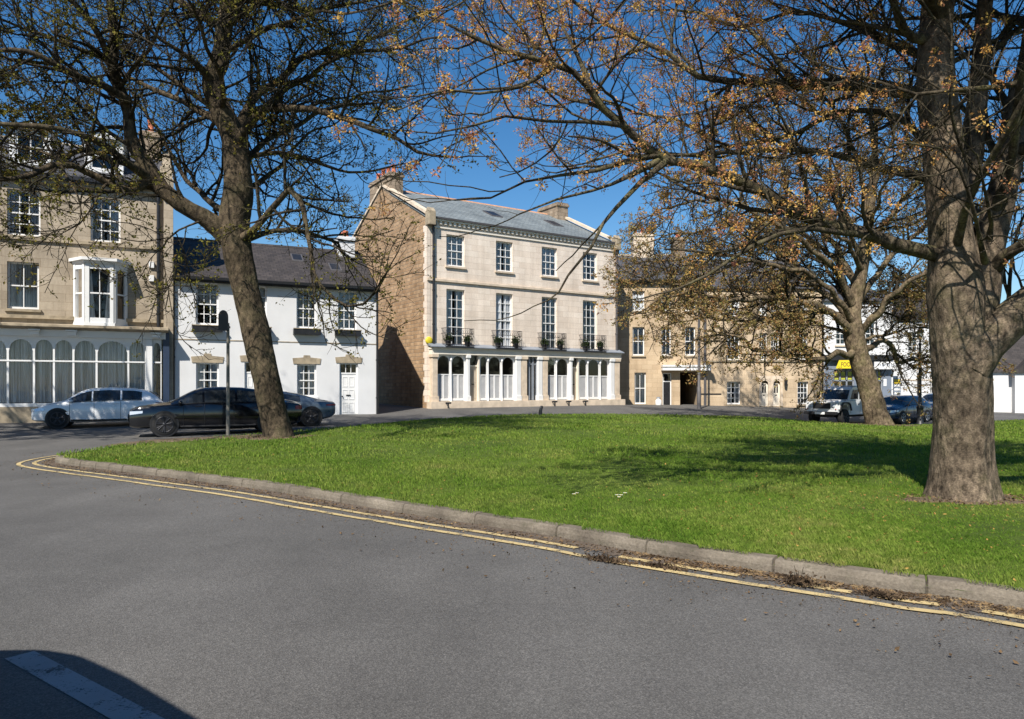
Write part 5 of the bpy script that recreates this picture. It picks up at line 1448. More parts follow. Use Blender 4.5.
# ================================================================== left tree, leaning
DL = 18.6
def wl_(px, py, d=0.0): return W(px, py, DL+d)
b0 = wl_(279, 440)
lt = empty('tree', (b0.x, b0.y, gz(b0.x, b0.y)+LH))
tag(lt, 'dark leaning tree with small green leaves beside the lamp post and parked cars', 'tree')
invl = Matrix.Translation(-lt.location)
T = Tree(8)
PL_ = dict(gap=[.32, .24], len=[(1.2, 3.2), (.5, 1.3)], r=[.06, .022], tw_gap=.15, tw_len=(.2, .6), tw_r=.0075, tw_up=.05, up=.03)
stemL = [wl_(*p) for p in ((279,443),(276,425),(270,395),(262,360),(254,325),(245,290),(238,258),(234,225),(237,195),(237,165),(233,135),(222,112),(213,90),(213,75),(221,55),(225,25),(228,-5),(232,-50),(236,-100),(238,-150))]
radL = [.39,.345,.335,.335,.335,.34,.355,.375,.37,.33,.31,.27,.24,.22,.21,.19,.17,.13,.09,.05]
limbsL = [
 ([(234,240,0),(205,216,-.3),(180,203,-.5),(160,190,-.7),(146,168,-.8),(134,146,-.9),(126,110,-1.0),(117,80,-1.1),(114,53,-1.2),(110,15,-1.3),(105,-40,-1.4)], .25, .06),
 ([(150,178,-.8),(128,191,-1.2),(100,180,-1.6),(75,168,-2.0),(50,165,-2.4),(28,172,-2.8),(0,180,-3.2),(-30,185,-3.6)], .12, .03),
 ([(146,168,-.8),(110,160,-1.0),(85,150,-.8),(60,155,-.5),(30,150,-.2),(0,140,.1)], .08, .02),
 ([(235,140,0),(222,127,.3),(195,108,.7),(169,95,1.0),(148,87,1.3),(120,75,1.7),(90,78,2.0)], .12, .03),
 ([(213,84,0),(203,72,-.4),(195,63,-.7),(182,53,-1.0),(160,40,-1.4),(140,20,-1.7)], .10, .03),
 ([(130,105,-1.0),(106,88,-1.4),(79,82,-1.8),(53,66,-2.1),(25,60,-2.4),(-10,55,-2.7)], .07, .02),
 ([(114,58,-1.2),(87,50,-1.5),(61,42,-1.8),(26,32,-2.1),(0,18,-2.4),(-30,10,-2.7)], .07, .02),
 ([(112,95,-1.0),(132,71,-1.4),(148,53,-1.7),(161,26,-2.0),(172,3,-2.3),(180,-30,-2.6)], .07, .02),
 ([(235,150,0),(244,133,-.3),(263,113,-.6),(280,106,-.9),(310,110,-1.2),(338,118,-1.4),(360,125,-1.6),(387,137,-1.8),(417,153,-2.0),(442,157,-2.2)], .13, .03),
 ([(236,140,.1),(241,120,.4),(252,100,.7),(273,83,1.0),(300,62,1.3),(327,52,1.6),(367,50,1.9),(400,48,2.2),(430,40,2.5)], .14, .03),
 ([(237,165,0),(245,157,.4),(277,152,.9),(310,160,1.3),(340,168,1.6),(373,172,1.9),(405,164,2.2)], .085, .02),
 ([(236,242,0),(255,228,-.4),(270,210,-.8),(281,197,-1.0),(289,189,-1.2),(299,200,-1.4),(306,218,-1.6),(310,250,-1.7),(321,284,-1.8),(334,300,-1.9),(347,307,-2.0),(364,304,-2.1),(377,291,-2.2),(386,275,-2.3)], .10, .022),
 ([(240,240,0),(262,234,.5),(290,233,1.0),(320,236,1.4),(338,242,1.7),(342,252,1.9),(360,262,2.2)], .10, .02),
 ([(220,55,0),(245,40,-.8),(275,25,-1.6),(310,15,-2.4),(350,12,-3.0),(390,5,-3.5)], .08, .02),
 ([(226,20,0),(255,-5,.9),(300,-25,1.8),(350,-35,2.5),(410,-40,3.0)], .08, .02),
 ([(225,30,.1),(190,10,1.0),(150,-10,1.8),(100,-20,2.5),(50,-30,3.0)], .09, .02),
 ([(236,220,.2),(215,205,1.0),(190,185,1.8),(170,150,2.6),(150,120,3.3),(130,90,3.9)], .10, .025),
 ([(236,195,.2),(260,180,1.2),(285,160,2.2),(310,135,3.2),(340,120,4.0)], .09, .02),
 ([(205,216,-.3),(180,232,-.9),(165,250,-1.3),(168,275,-1.6),(160,298,-1.8)], .03, .012),
 ([(60,165,-2.3),(78,195,-2.5),(80,220,-2.6),(70,240,-2.7)], .03, .01),
 ([(110,180,-1.5),(95,205,-1.6),(80,225,-1.7),(60,235,-1.8),(40,238,-1.9)], .03, .01),
]
limbsL += [([(234,135,.1),(265,105,1.4),(310,75,2.6),(360,45,3.6),(410,20,4.4),(450,5,5.0)], .11, .03), ([(237,165,.2),(270,140,1.6),(315,115,3.0),(365,95,4.2),(405,85,5.2)], .10, .03), ([(225,25,.1),(270,0,1.5),(330,-20,3.0),(390,-30,4.2)], .09, .03), ([(150,178,-.8),(110,150,-2.0),(60,130,-2.9),(0,120,-3.4),(-40,118,-3.2)], .10, .03), ([(128,100,-1.1),(70,70,-2.4),(10,50,-3.2),(-60,60,-3.2)], .09, .03), ([(117,80,-1.2),(90,20,-2.2),(40,-20,-3.0),(-30,-20,-3.3)], .09, .03)]
for pts, r0, r1 in limbsL: T.limb([wl_(*p) for p in pts], r0, r1, PL_, t0=.14, wob=.06)
auto_limbs(T, stemL, 6, PL_, 7.5, 13.0, (3.5, 6.0), .1, PI*.95, PI*1.75, (.05, .6))
auto_limbs(T, stemL, 7, PL_, 9.0, 12.5, (4.2, 6.5), .1, -PI*.42, PI*.06, (-.05, .35))
auto_limbs(T, stemL, 5, PL_, 8, 13.5, (3.0, 5.0), .1, PI*.1, PI*.9, (.1, .8))
T.limbs = [([invl @ p for p in a], b) for a, b in T.limbs]
for key in T.tubes: T.tubes[key] = [([tuple(invl @ Vector(p)) for p in a], b) for a, b in T.tubes[key]]
T.tips = [(invl @ p, d) for p, d in T.tips]
trunk_obj([(invl @ p, r) for p, r in zip([stemL[0]-Vector((0,0,.25))]+stemL, [.50]+radL)], M['bark_left'], lt, 36, 1.25, 6, 5, .1, .06, .9)
finish(T, lt, 'bark_left', 'twig_left', [dict(mat='leaf_left', per=6, size=.07, spread=.11, prob=.62, seed=6, asp=.6, field=lambda tp: np.clip(.7+1.0*np.array([mnoise.noise(Vector((a[0]*.5, a[1]*.5, a[2]*.5))) for a in tp]), .1, 1))])
print('left tips', len(T.tips))

# ================================================================== tree standing just out of the frame to the left
T = Tree(21)
ox, oy = -19.6, 18.6
ot = empty('tree', (ox, oy, gz(ox, oy)))
tag(ot, 'tree whose fine branches reach in at the upper left edge', 'tree')
st = [Vector((0.1*math.sin(i), .1*math.cos(i*1.3), -.2+i*1.0)) for i in range(14)]
PO = dict(PL_); PO['gap'] = [.42, .32]; PO['drop'] = lambda p: 1.0 if p[2]-(28-(p[1]+18.6))*1.16 > 2.2 else 0
for az, z, l, el in ((-.1,6.2,6.5,.3),(.25,7.5,6.5,.35),(.6,6.5,6.0,.35),(-.5,7.6,6.0,.3),(1.1,7.8,5.5,.4),(1.7,8,5,.4),(.1,9.2,5.5,.5),(-.9,8.8,5,.5),(2.4,8.5,5,.5),(3.3,8,5,.5),(4.2,8.4,5,.5),(.5,10.5,4.5,.7),(1.5,10.8,4.5,.7),(-.3,9.9,6,.35),(.45,8.7,6.5,.3),(.9,9.4,6,.35),(1.35,9.1,5.5,.3),(.15,11.2,5.5,.4),(-1.4,9.0,5,.4)):
    p = st[int(z)+0]; d = Vector((math.cos(az)*math.cos(el), math.sin(az)*math.cos(el), math.sin(el))); pts = [p]; q = p.copy()
    for j in range(5):
        d = (d+T.rv()*.2-Vector((0,0,.02))).normalized(); q = q+d*l/5; pts.append(q.copy())
    T.limb(pts, .1, .02, PO, t0=.2)
trunk_obj([(p, .38*(1-i/15)) for i, p in enumerate(st)], M['bark_left'], ot, 24, 1.4, 6, 9, .2, .06)
finish(T, ot, 'bark_left', 'twig_left', [dict(mat='leaf_left', per=13, size=.115, spread=.15, prob=1.0, seed=7, asp=.6)])

# ================================================================== middle tree behind the white off-roader
DM = 33.0
def wm(px, py, d=0.0): return W(px, py, DM+d)
b0 = wm(880, 426)
mt = empty('tree', (b0.x, b0.y, gz(b0.x, b0.y)+.03))
tag(mt, 'wide bushy brown-green tree with a short mottled trunk beside the white off-road vehicle', 'tree')
invm = Matrix.Translation(-mt.location)
T = Tree(33)
PM = dict(drop=lambda p: .85 if (p[1] < 31.3 and p[2] < 6.5 and 13.5 < p[0] < 22) else (.88 if (-.8 < p[2]-(36-p[1])*1.16 < 2.4 and 14 < p[0]+(36-p[1])*.404 < 18.5) else 0), gap=[.34, .25], len=[(1.4, 3.2), (.6, 1.5)], r=[.07, .028], tw_gap=.13, tw_len=(.25, .7), tw_r=.010, tw_up=.02, up=.01)
stemM = [wm(*p) for p in ((880,429),(876,415),(871,395),(865,375),(859,355),(855,338),(854,315),(858,290),(864,260),(868,225),(872,190),(875,150),(876,110))]
radM = [.55,.50,.47,.44,.44,.46,.34,.29,.26,.22,.18,.13,.07]
limbsM = [
 ([(857,348,0),(847,356,-.4),(837,353,-.8),(823,358,-1.2),(807,357,-1.6),(798,348,-2.0),(787,356,-2.3),(767,353,-2.7),(755,349,-3.0),(748,340,-3.3),(722,334,-3.6),(700,340,-3.9)], .17, .03),
 ([(857,340,0),(840,320,-.5),(815,305,-1.0),(785,300,-1.6),(755,298,-2.1),(720,300,-2.6),(690,292,-3.1),(660,300,-3.5),(640,310,-3.8)], .20, .03),
 ([(856,330,.1),(835,300,.5),(800,275,1.0),(760,262,1.5),(720,255,2.0),(685,258,2.5),(650,262,3.0),(625,270,3.4)], .18, .03),
 ([(856,310,0),(835,270,-.8),(800,240,-1.6),(760,215,-2.4),(720,200,-3.2),(680,205,-4.0),(650,215,-4.6)], .17, .03),
 ([(858,290,.1),(835,245,1.0),(800,205,2.0),(765,170,3.0),(730,150,4.0),(700,155,4.6)], .16, .03),
 ([(862,265,0),(845,215,-.6),(815,165,-1.2),(785,130,-1.8),(760,110,-2.2)], .14, .03),
 ([(868,225,0),(860,170,.5),(840,120,1.0),(820,80,1.5)], .12, .03),
 ([(872,190,0),(890,140,-.8),(905,100,-1.5),(915,70,-2.0)], .12, .03),
 ([(862,350,0),(875,345,.5),(888,342,.9),(899,360,1.3),(917,360,1.7),(935,363,2.1),(960,352,2.6),(985,340,3.0)], .15, .03),
 ([(858,335,.1),(880,310,-.8),(905,285,-1.6),(935,265,-2.4),(965,255,-3.2),(1000,250,-3.8)], .18, .03),
 ([(858,300,.1),(885,265,.9),(915,235,1.8),(950,205,2.7),(985,185,3.5),(1020,180,4.2)], .17, .03),
 ([(866,250,0),(890,215,-1.0),(920,180,-2.0),(950,150,-3.0),(985,130,-3.8)], .14, .03),
 ([(857,342,.2),(840,332,1.2),(815,322,2.2),(790,320,3.0),(765,325,3.6)], .10, .02),
 ([(858,345,.2),(880,335,1.0),(905,330,1.8),(925,325,2.4)], .10, .02),
 ([(854,320,.1),(825,312,.8),(785,318,1.3),(745,322,1.6),(705,318,1.8),(670,325,1.9)], .12, .025),
 ([(856,325,-.1),(830,290,-1.0),(790,268,-1.6),(745,262,-2.0),(705,275,-2.2),(670,285,-2.3),(640,280,-2.3)], .15, .03),
 ([(858,285,.1),(820,245,.6),(770,225,.9),(720,228,1.0),(675,235,1.0),(640,245,1.0)], .14, .03),
 ([(857,330,.1),(840,290,1.8),(820,260,3.6),(800,240,5.2)], .14, .03),
 ([(860,330,.1),(890,300,1.8),(920,280,3.6),(950,270,5.0)], .14, .03),
 ([(862,270,-.1),(840,235,-1.8),(815,215,-3.4),(790,205,-4.8)], .12, .03),
 ([(866,250,.1),(875,210,-2.0),(885,185,-3.6),(890,165,-5.0)], .12, .03),
]
for pts, r0, r1 in limbsM: T.limb([wm(*p) for p in pts], r0, r1, PM, t0=.15, wob=.10)
T.limbs = [([invm @ p for p in a], b) for a, b in T.limbs]
for key in T.tubes: T.tubes[key] = [([tuple(invm @ Vector(p)) for p in a], b) for a, b in T.tubes[key]]
T.tips = [(invm @ p, d) for p, d in T.tips]
trunk_obj([(invm @ p, r) for p, r in zip([stemM[0]-Vector((0,0,.3))]+stemM, [.62]+radM)], M['bark_mid'], mt, 28, 1.5, 6, 12, .14, .07, .9)
finish(T, mt, 'bark_mid', 'twig_left', [dict(mat='leaf_mid', per=9, size=.10, spread=.17, prob=.72, seed=9, asp=.6, field=lambda tp: np.clip(.75+.9*np.array([mnoise.noise(Vector((a[0]*.45, a[1]*.45, a[2]*.45))) for a in tp]), .15, 1))])
print('mid tips', len(T.tips))

# ================================================================== tree further off, behind the forked trunk at the right
T = Tree(41)
ox, oy = 27.5, 29.0
ft = empty('tree', (ox, oy, gz(ox, oy)+LH))
tag(ft, 'tree beyond the forked trunk, its fine branches filling the right edge', 'tree')
st = [Vector((0.12*math.sin(i), .12*math.cos(i*1.3), -.2+i*1.05)) for i in range(14)]
PF = dict(PM); PF['gap'] = [.8, .5]
auto_limbs(T, [p for p in st], 15, PF, 3.5, 12, (4.0, 6.5), .13, 0, 2*PI*3, (.1, .8))
trunk_obj([(p, .42*(1-i/15)) for i, p in enumerate(st)], M['bark_mid'], ft, 24, 1.4, 6, 19, .2, .06)
finish(T, ft, 'bark_mid', 'twig_left', [dict(mat='leaf_mid', per=5, size=.12, spread=.16, prob=.6, seed=10, asp=.6)])
# ------------------------------------------------------------------ parked vehicles
def car_paint(name, col, rough=.25, metal=0.0):
    t = NT(name); c = t.coord()
    n = t.noise(c, 1.5, 4)
    cc = t.ramp(n, [(0.3, tuple(x*.93 for x in col)), (0.7, tuple(min(1, x*1.05) for x in col))])
    return t.bsdf(cc, t.maprange(t.noise(c, 7, 4), .3, .7, rough, rough+.12), None, metal, .5, .6)
M['rubber'] = plain('tyre_rubber', (0.009,0.009,0.009), .85, .2)
M['alloy'] = plain('alloy', (0.30,0.31,0.32), .35, .1, metal=.7)
M['dark_alloy'] = plain('dark_alloy', (0.035,0.035,0.04), .4, .1, metal=.4)
M['car_glass'] = plain('tinted_glass', (0.02,0.024,0.028), .06, .1, spec=.8)
M['lamp_clear'] = plain('lamp_glass', (0.55,0.58,0.62), .12, .1, metal=.3)
M['lamp_red'] = plain('lamp_red', (0.30,0.015,0.012), .2, .1)
M['trim'] = plain('black_trim', (0.007,0.007,0.008), .6, .2)
M['plate_w'] = plain('plate_white', (0.75,0.75,0.72), .4, .03)
M['plate_y'] = plain('plate_yellow', (0.65,0.50,0.04), .4, .03)
M['chrome'] = plain('chrome', (0.6,0.6,0.6), .15, .05, metal=1.0)

class Body:
    KEYS = ('zb', 'zs', 'zt', 'w', 'wt')
    def __init__(s, st):
        st = sorted(st); s.x = np.array([r[0] for r in st]); s.v = np.array([r[1:] for r in st], float)
        xs = np.linspace(s.x[0], s.x[-1], 400); d = xs[1]-xs[0]; k = np.exp(-.5*(np.arange(-24, 25)*d/.055)**2); k /= k.sum()
        s.xs = xs; s.vs = np.stack([np.convolve(np.pad(np.interp(xs, s.x, s.v[:, i]), 24, mode='edge'), k, 'valid') for i in range(5)], 1)
    def at(s, x): return [float(np.interp(x, s.xs, s.vs[:, i])) for i in range(5)]
    def half(s, x):
        zb, zs, zt, w, wt = s.at(x); h = zs-zb
        return [(0, zb), (.86*w, zb), (.965*w, zb+.10*h), (w, zb+.42*h), (.995*w, zb+.66*h), (.975*w, zs-.05), (.945*w, zs), (wt, max(zs+.01, zt-.055)), (wt*.86, max(zs+.015, zt-.014)), (wt*.45, zt), (0, zt+.004)]
    def side(s, x, t):
        h = s.half(x); a, b = h[6], h[7]; return a[0]+(b[0]-a[0])*t, a[1]+(b[1]-a[1])*t
    def build(s, mat, root, n=64):
        xs = np.linspace(s.x[0], s.x[-1], n); V = []; Fs = []
        for x in xs:
            h = s.half(x); ring = [(x, y, z) for y, z in h] + [(x, -y, z) for y, z in h[-2:0:-1]]
            V += ring
        m = len(ring)
        for i in range(n-1):
            for j in range(m): Fs.append((i*m+j, i*m+(j+1) % m, (i+1)*m+(j+1) % m, (i+1)*m+j))
        mb = MB(); mb.add(V, Fs, True); mb.add(V[:m], [tuple(range(m))]); mb.add(V[-m:], [tuple(range(m))])
        o = mb.build('body', mat, root, merge=True)
        for md in (o.modifiers.new('e', 'EDGE_SPLIT'),): md.split_angle = R(38)
        return o
    def side_glass(s, xa, xb, sgn, ta=.10, tb=.90, n=10, off=.006):
        mb = MB(); V = []
        for i in range(n+1):
            x = xa+(xb-xa)*i/n
            for t in (ta, tb):
                y, z = s.side(x, t); V.append((x, sgn*(y+off), z))
        mb.add(V, [(2*i, 2*i+2, 2*i+3, 2*i+1) for i in range(n)], True); return mb
    def top_glass(s, xa, xb, frac=.9, n=10, off=.007):
        mb = MB(); V = []; q = 6
        for i in range(n+1):
            x = xa+(xb-xa)*i/n; h = s.half(x)
            ys = [p[0] for p in h[7:]][::-1]; zs_ = [p[1] for p in h[7:]][::-1]
            for j in range(-q, q+1):
                y = frac*h[7][0]*j/q; V.append((x, y, float(np.interp(abs(y), ys, zs_))+off))
        m = 2*q+1
        mb.add(V, [(i*m+j, i*m+j+1, (i+1)*m+j+1, (i+1)*m+j) for i in range(n) for j in range(m-1)], True); return mb
    def seam(s, x, sgn, mat, root, slant=0):
        pts = []
        h = s.half(x)
        for (y, z) in h[2:7]: pts.append((x + slant*(z-h[2][1]), sgn*(y+.001), z))
        mb = MB(); mb.tube(pts, .006, 4); return mb

def wheel(root, x, y, r, w, sgn, rim='alloy', spokes=5):
    hub = empty('wheel', (x, y, r), 0, root)
    t = MB(); ri = r*.68
    t.lathe([(ri, 0), (r-.03, -.005*sgn), (r, .03*-sgn), (r, -(w-.03)*sgn), (r-.03, -w*sgn), (ri, -w*sgn)], (0, 0, 0), 28, 'y'); t.build('tyre', M['rubber'], hub)
    m = MB(); m.lathe([(ri, -.01*sgn), (ri-.025, .0), (ri-.03, -.05*sgn), (.0, -.06*sgn)], (0, 0, 0), 24, 'y')
    m.build('rim_dish', M['trim'], hub)
    sp = MB()
    sp.lathe([(ri+.004, -.012*sgn), (ri+.004, .004*sgn), (ri-.022, .004*sgn), (ri-.022, -.02*sgn)], (0, 0, 0), 24, 'y')
    sp.lathe([(.075, -.03*sgn), (.07, .002*sgn), (.0, .004*sgn)], (0, 0, 0), 12, 'y')
    for i in range(spokes):
        th = 2*PI*i/spokes+.3
        for o_ in (-.13, .13):
            a = (math.cos(th)*.05, -.008*sgn, math.sin(th)*.05); b = (math.cos(th+o_)*(ri-.012), .0, math.sin(th+o_)*(ri-.012))
            sp.tube([a, b], .021, 5)
    sp.build('rim', M[rim], hub)
    return hub

def road_car(name, label, pos, heading, st, L, wb, paint, glass, screen, rear, r=.33, rim='alloy', spokes=5, side='both', lamps=True, front_x=None, head=None, tail=None, grille=True, seams=(), plates=True, roofcol=None):
    x, y = pos
    root = empty(name, (x, y, gz(x, y)), heading); tag(root, label, 'car')
    B = Body(st); body = B.build(paint, root)
    # wheels, arches
    wmax = B.v[:, 3].max()
    for ax in wb:
        for sg in (1, -1):
            a = MB(); a.lathe([(0, wmax*.99*sg), (r*1.13, wmax*.99*sg), (r*1.13, wmax*.5*sg)], (ax, 0, r), 28, 'y'); a.lathe([(0, (B.at(ax)[3]+.004)*sg), (r*1.10, (B.at(ax)[3]+.004)*sg), (r*1.10, (B.at(ax)[3]-.1)*sg)], (ax, 0, r+.01), 28, 'y', False)
            a.build('wheel_arch', M['trim'], root)
            wheel(root, ax, (B.at(ax)[3]+.016)*sg, r, .2, sg, rim, spokes)
    # glass
    for sg in (1, -1):
        for xa, xb in glass: B.side_glass(xa, xb, sg).build('side_window', M['car_glass'], root, recalc=False)
        tr = MB(); pts = [(xx, sg*(B.side(xx, .06)[0]+.006), B.side(xx, .06)[1]) for xx in np.linspace(glass[0][0], glass[-1][1], 14)]; tr.tube(pts, .010, 5); tr.build('window_trim', M['trim'], root)
        for sx, sl in seams: B.seam(sx, sg, M['trim'], root, sl).build('door_seam', M['trim'], root)
        mx = screen[1]-.28; ym, zm = B.side(mx, .1)
        mm = MB(); mm.lathe([(.0, -.075), (.05, -.06), (.062, 0), (.05, .06), (0, .075)], (mx, sg*(ym+.13), zm+.05), 12, 'y'); mm.box(mx-.02, mx+.02, sg*ym, sg*(ym+.08), zm-.0, zm+.03); mm.build('wing_mirror', paint, root)
        hz = B.half(seams[0][0])[5] if seams else None
        for sx, sl in seams[1:]:
            hh = B.half(sx+.16); MB().box(sx+.08, sx+.26, sg*(hh[5][0]-.01), sg*(hh[5][0]+.022), hh[5][1]-.03, hh[5][1]-.005).build('door_handle', paint, root, bevel=.005)
        sk = MB(); xx = np.linspace(wb[0]+r*1.2, wb[1]-r*1.2, 6); pts = [(q, sg*(B.half(q)[2][0]+.006), B.half(q)[2][1]+.0) for q in xx]; sk.tube(pts, .035, 6); sk.build('sill_skirt', M['trim'], root)
    B.top_glass(*screen).build('windscreen', M['car_glass'], root, recalc=False)
    B.top_glass(*rear).build('rear_window', M['car_glass'], root, recalc=False)
    # front and tail
    xf, xr = B.x[-1], B.x[0]
    for sg in (1, -1):
        if head:
            zh, hh, ln, wy = head; V = []; n = 8; mb = MB()
            for i in range(n+1):
                q = xf-.01-ln*i/n; hf = B.half(q); ys = [p[1] for p in hf[2:7]]; ws = [p[0] for p in hf[2:7]]
                for zz in (zh-hh*(1-.5*i/n), zh+hh*.15*i/n): V.append((q+.006, sg*(float(np.interp(zz, ys, ws))+.008), zz))
            mb.add(V, [(2*i, 2*i+2, 2*i+3, 2*i+1) for i in range(n)]); b0_ = V[0]; b1_ = V[1]
            mb.add([(xf+.010, sg*wy*.55, b0_[2]), (xf+.010, b0_[1], b0_[2]), (xf+.010, b1_[1], b1_[2]), (xf+.010, sg*wy*.6, b1_[2])], [(0,1,2,3)])
            mb.build('headlight', M['lamp_clear'], root, recalc=False)
        if tail:
            zh, hh, ln = tail; V = []; n = 6; mb = MB()
            for i in range(n+1):
                q = xr+.01+ln*i/n; hf = B.half(q); ys = [p[1] for p in hf[2:7]]; ws = [p[0] for p in hf[2:7]]
                for zz in (zh-hh, zh): V.append((q-.006, sg*(float(np.interp(zz, ys, ws))+.008), zz))
            mb.add(V, [(2*i, 2*i+2, 2*i+3, 2*i+1) for i in range(n)]); mb.add([(xr-.012, sg*V[0][1]*sg*.55, zh-hh), (xr-.012, V[0][1], zh-hh), (xr-.012, V[1][1], zh), (xr-.012, sg*V[0][1]*sg*.55, zh)], [(0,1,2,3)])
            mb.build('tail_light', M['lamp_red'], root, recalc=False)
    hf = B.at(xf)
    g = MB(); g.box(xf-.02, xf+.012, -hf[3]*.5, hf[3]*.5, hf[0]+.06, hf[0]+.2); 
    if grille: g.box(xf-.02, xf+.014, -hf[3]*.36, hf[3]*.36, hf[0]+.26, hf[1]-.04)
    g.build('grille', M['trim'], root)
    if plates:
        MB().box(xf+.012, xf+.024, -.26, .26, hf[0]+.205, hf[0]+.315).build('number_plate', M['plate_w'], root)
        hr = B.at(xr); MB().box(xr-.022, xr-.01, -.26, .26, hr[0]+.25, hr[0]+.36).build('number_plate', M['plate_y'], root)
    return root

# stations: x, bottom, belt, top, half width, half width at top
HATCH = [(-2.10,.42,.80,.86,.72,.55),(-2.04,.30,.88,.97,.83,.60),(-1.93,.26,.95,1.12,.86,.62),(-1.62,.22,.97,1.345,.885,.60),(-1.1,.2,.965,1.445,.895,.60),(-.3,.2,.94,1.475,.90,.61),(.3,.2,.925,1.44,.90,.61),(.62,.2,.915,1.34,.90,.62),(1.12,.21,.90,1.03,.895,.70),(1.32,.22,.885,.955,.89,.72),(1.75,.24,.80,.86,.87,.70),(1.98,.24,.70,.755,.81,.62),(2.10,.28,.62,.66,.70,.52),(2.15,.32,.56,.59,.60,.45)]
SALOON = [(-2.42,.42,.84,.90,.72,.60),(-2.34,.30,.92,.98,.84,.68),(-1.95,.24,.965,1.05,.92,.70),(-1.6,.22,.97,1.17,.94,.67),(-1.15,.21,.965,1.37,.945,.63),(-.6,.2,.96,1.44,.945,.63),(.0,.2,.95,1.455,.945,.63),(.5,.2,.945,1.42,.945,.63),(.72,.2,.94,1.34,.945,.64),(1.1,.2,.93,1.12,.94,.69),(1.42,.21,.92,.99,.935,.74),(1.85,.23,.885,.935,.925,.76),(2.22,.24,.82,.87,.88,.72),(2.37,.26,.77,.82,.80,.64),(2.42,.30,.71,.76,.74,.58)]
COUPE = [(-2.2,.46,.80,.86,.70,.58),(-2.1,.34,.86,.90,.84,.70),(-1.6,.22,.90,.99,.94,.66),(-1.0,.18,.885,1.16,.945,.58),(-.4,.17,.87,1.27,.93,.56),(.1,.17,.86,1.285,.925,.56),(.5,.17,.85,1.20,.925,.6),(1.0,.18,.835,.96,.93,.68),(1.3,.19,.82,.89,.935,.72),(1.8,.2,.74,.80,.90,.70),(2.1,.2,.64,.69,.80,.6),(2.2,.24,.56,.6,.68,.5)]
HD = R(205)
road_car('parked_car', 'white five-door hatchback with dark wheels parked before the arched shop window', (-15.55, 27.3), HD, HATCH, 4.25, (-1.30, 1.32), car_paint('pearl_white', (0.72,0.73,0.74), .2), [(-1.38,-.72),(-.66,.22),(.27,.98)], (.62,1.18), (-2.0,-1.62), .345, 'dark_alloy', 5, head=(.70,.12,.42,.62), tail=(.9,.13,.25), seams=((.95,0),(.18,0),(-.68,0)))
road_car('parked_car', 'long black saloon parked behind the leaning trunk and the thin post', (-9.2, 22.55), HD, SALOON, 4.85, (-1.45, 1.50), car_paint('gloss_black', (0.0035,0.004,0.006), .08), [(-1.4,-.5),(-.44,.42),(.48,1.12)], (.66,1.36), (-1.7,-1.1), .35, 'dark_alloy', 7, head=(.735,.10,.34,.70), tail=(.86,.12,.2), seams=((1.0,0),(.42,0),(-.4,0)))
road_car('parked_car', 'low blue-grey sports coupe whose tail shows right of the leaning trunk', (-8.75, 26.0), HD, COUPE, 4.4, (-1.32, 1.35), car_paint('steel_blue', (0.085,0.115,0.15), .25, .3), [(-.95,-.1),(0,.72)], (.42,1.02), (-1.5,-.55), .345, 'dark_alloy', 5, head=(.66,.1,.4,.62), tail=(.8,.06,.35), seams=((.85,0),(-.2,0)))
blue = car_paint('dark_blue', (0.014,0.03,0.075), .18, .2)
road_car('parked_car', 'dark blue hatchback parked between the mottled trunk and the black lamp post', (20.6, 38.4), R(216), HATCH, 4.25, (-1.30, 1.32), blue, [(-1.38,-.72),(-.66,.22),(.27,.98)], (.62,1.18), (-1.98,-1.66), .325, 'alloy', 5, head=(.70,.12,.42,.62), tail=(.9,.13,.25), seams=((.95,0),(.18,0),(-.68,0)))
road_car('parked_car', 'mid-blue car mostly hidden behind the forked trunk, right of the black lamp post', (24.4, 41.0), R(214), HATCH, 4.25, (-1.30, 1.32), car_paint('mid_blue', (0.03,0.085,0.17), .2, .2), [(-1.38,-.72),(-.66,.22),(.27,.98)], (.62,1.18), (-1.98,-1.66), .325, 'alloy', 5, head=(.70,.12,.42,.62), tail=(.9,.13,.25), seams=((.95,0),(.18,0),(-.68,0)))

# white off-road vehicle, boxy
dx, dy = 17.35, 37.6
d = empty('off_road_vehicle', (dx, dy, gz(dx, dy)), R(217))
tag(d, 'boxy white off-road vehicle with round headlights parked at the edge of the grass', 'off-roader')
pw = car_paint('off_white', (0.68,0.68,0.68), .3)
b = MB()
b.prism([(-2.2,.55),(-1.6,.55),(-1.52,.86),(-1.35,1.0),(-.95,1.0),(-.78,.86),(-.7,.5),(1.05,.5),(1.13,.86),(1.3,1.0),(1.72,1.0),(1.9,.86),(2.0,.62),(2.18,.62),(2.18,1.16),(1.0,1.22),(.9,1.22),(-2.2,1.22)], 'y', -.82, .82)
b.build('body', pw, d, bevel=.02)
h_ = MB(); h_.prism([(1.0,1.19),(2.1,1.13),(2.1,1.18),(1.0,1.28)], 'y', -.52, .52); h_.build('bonnet', pw, d, bevel=.015)
for sg in (1, -1):
    w2 = MB(); w2.prism([(1.12,.8),(1.2,1.03),(1.35,1.12),(1.75,1.12),(1.92,.98),(2.05,.8),(2.1,.8),(2.1,1.16),(1.05,1.2),(1.05,.8)], 'y', .823*sg, .90*sg); w2.build('front_wing', pw, d)
    a = MB(); a.prism([(1.08,.72),(1.17,1.0),(1.33,1.09),(1.75,1.09),(1.94,.96),(2.05,.72),(2.12,.72),(2.0,1.02),(1.79,1.15),(1.3,1.15),(1.11,1.04),(1.0,.72)], 'y', .90*sg, .96*sg); a.build('arch_flare', M['trim'], d)
    a = MB(); a.prism([(-1.68,.62),(-1.55,.93),(-1.38,1.03),(-.95,1.03),(-.76,.93),(-.64,.62),(-.58,.62),(-.7,.98),(-.92,1.09),(-1.4,1.09),(-1.6,.98),(-1.74,.62)], 'y', .823*sg, .92*sg); a.build('arch_flare', M['trim'], d)
cab = MB()
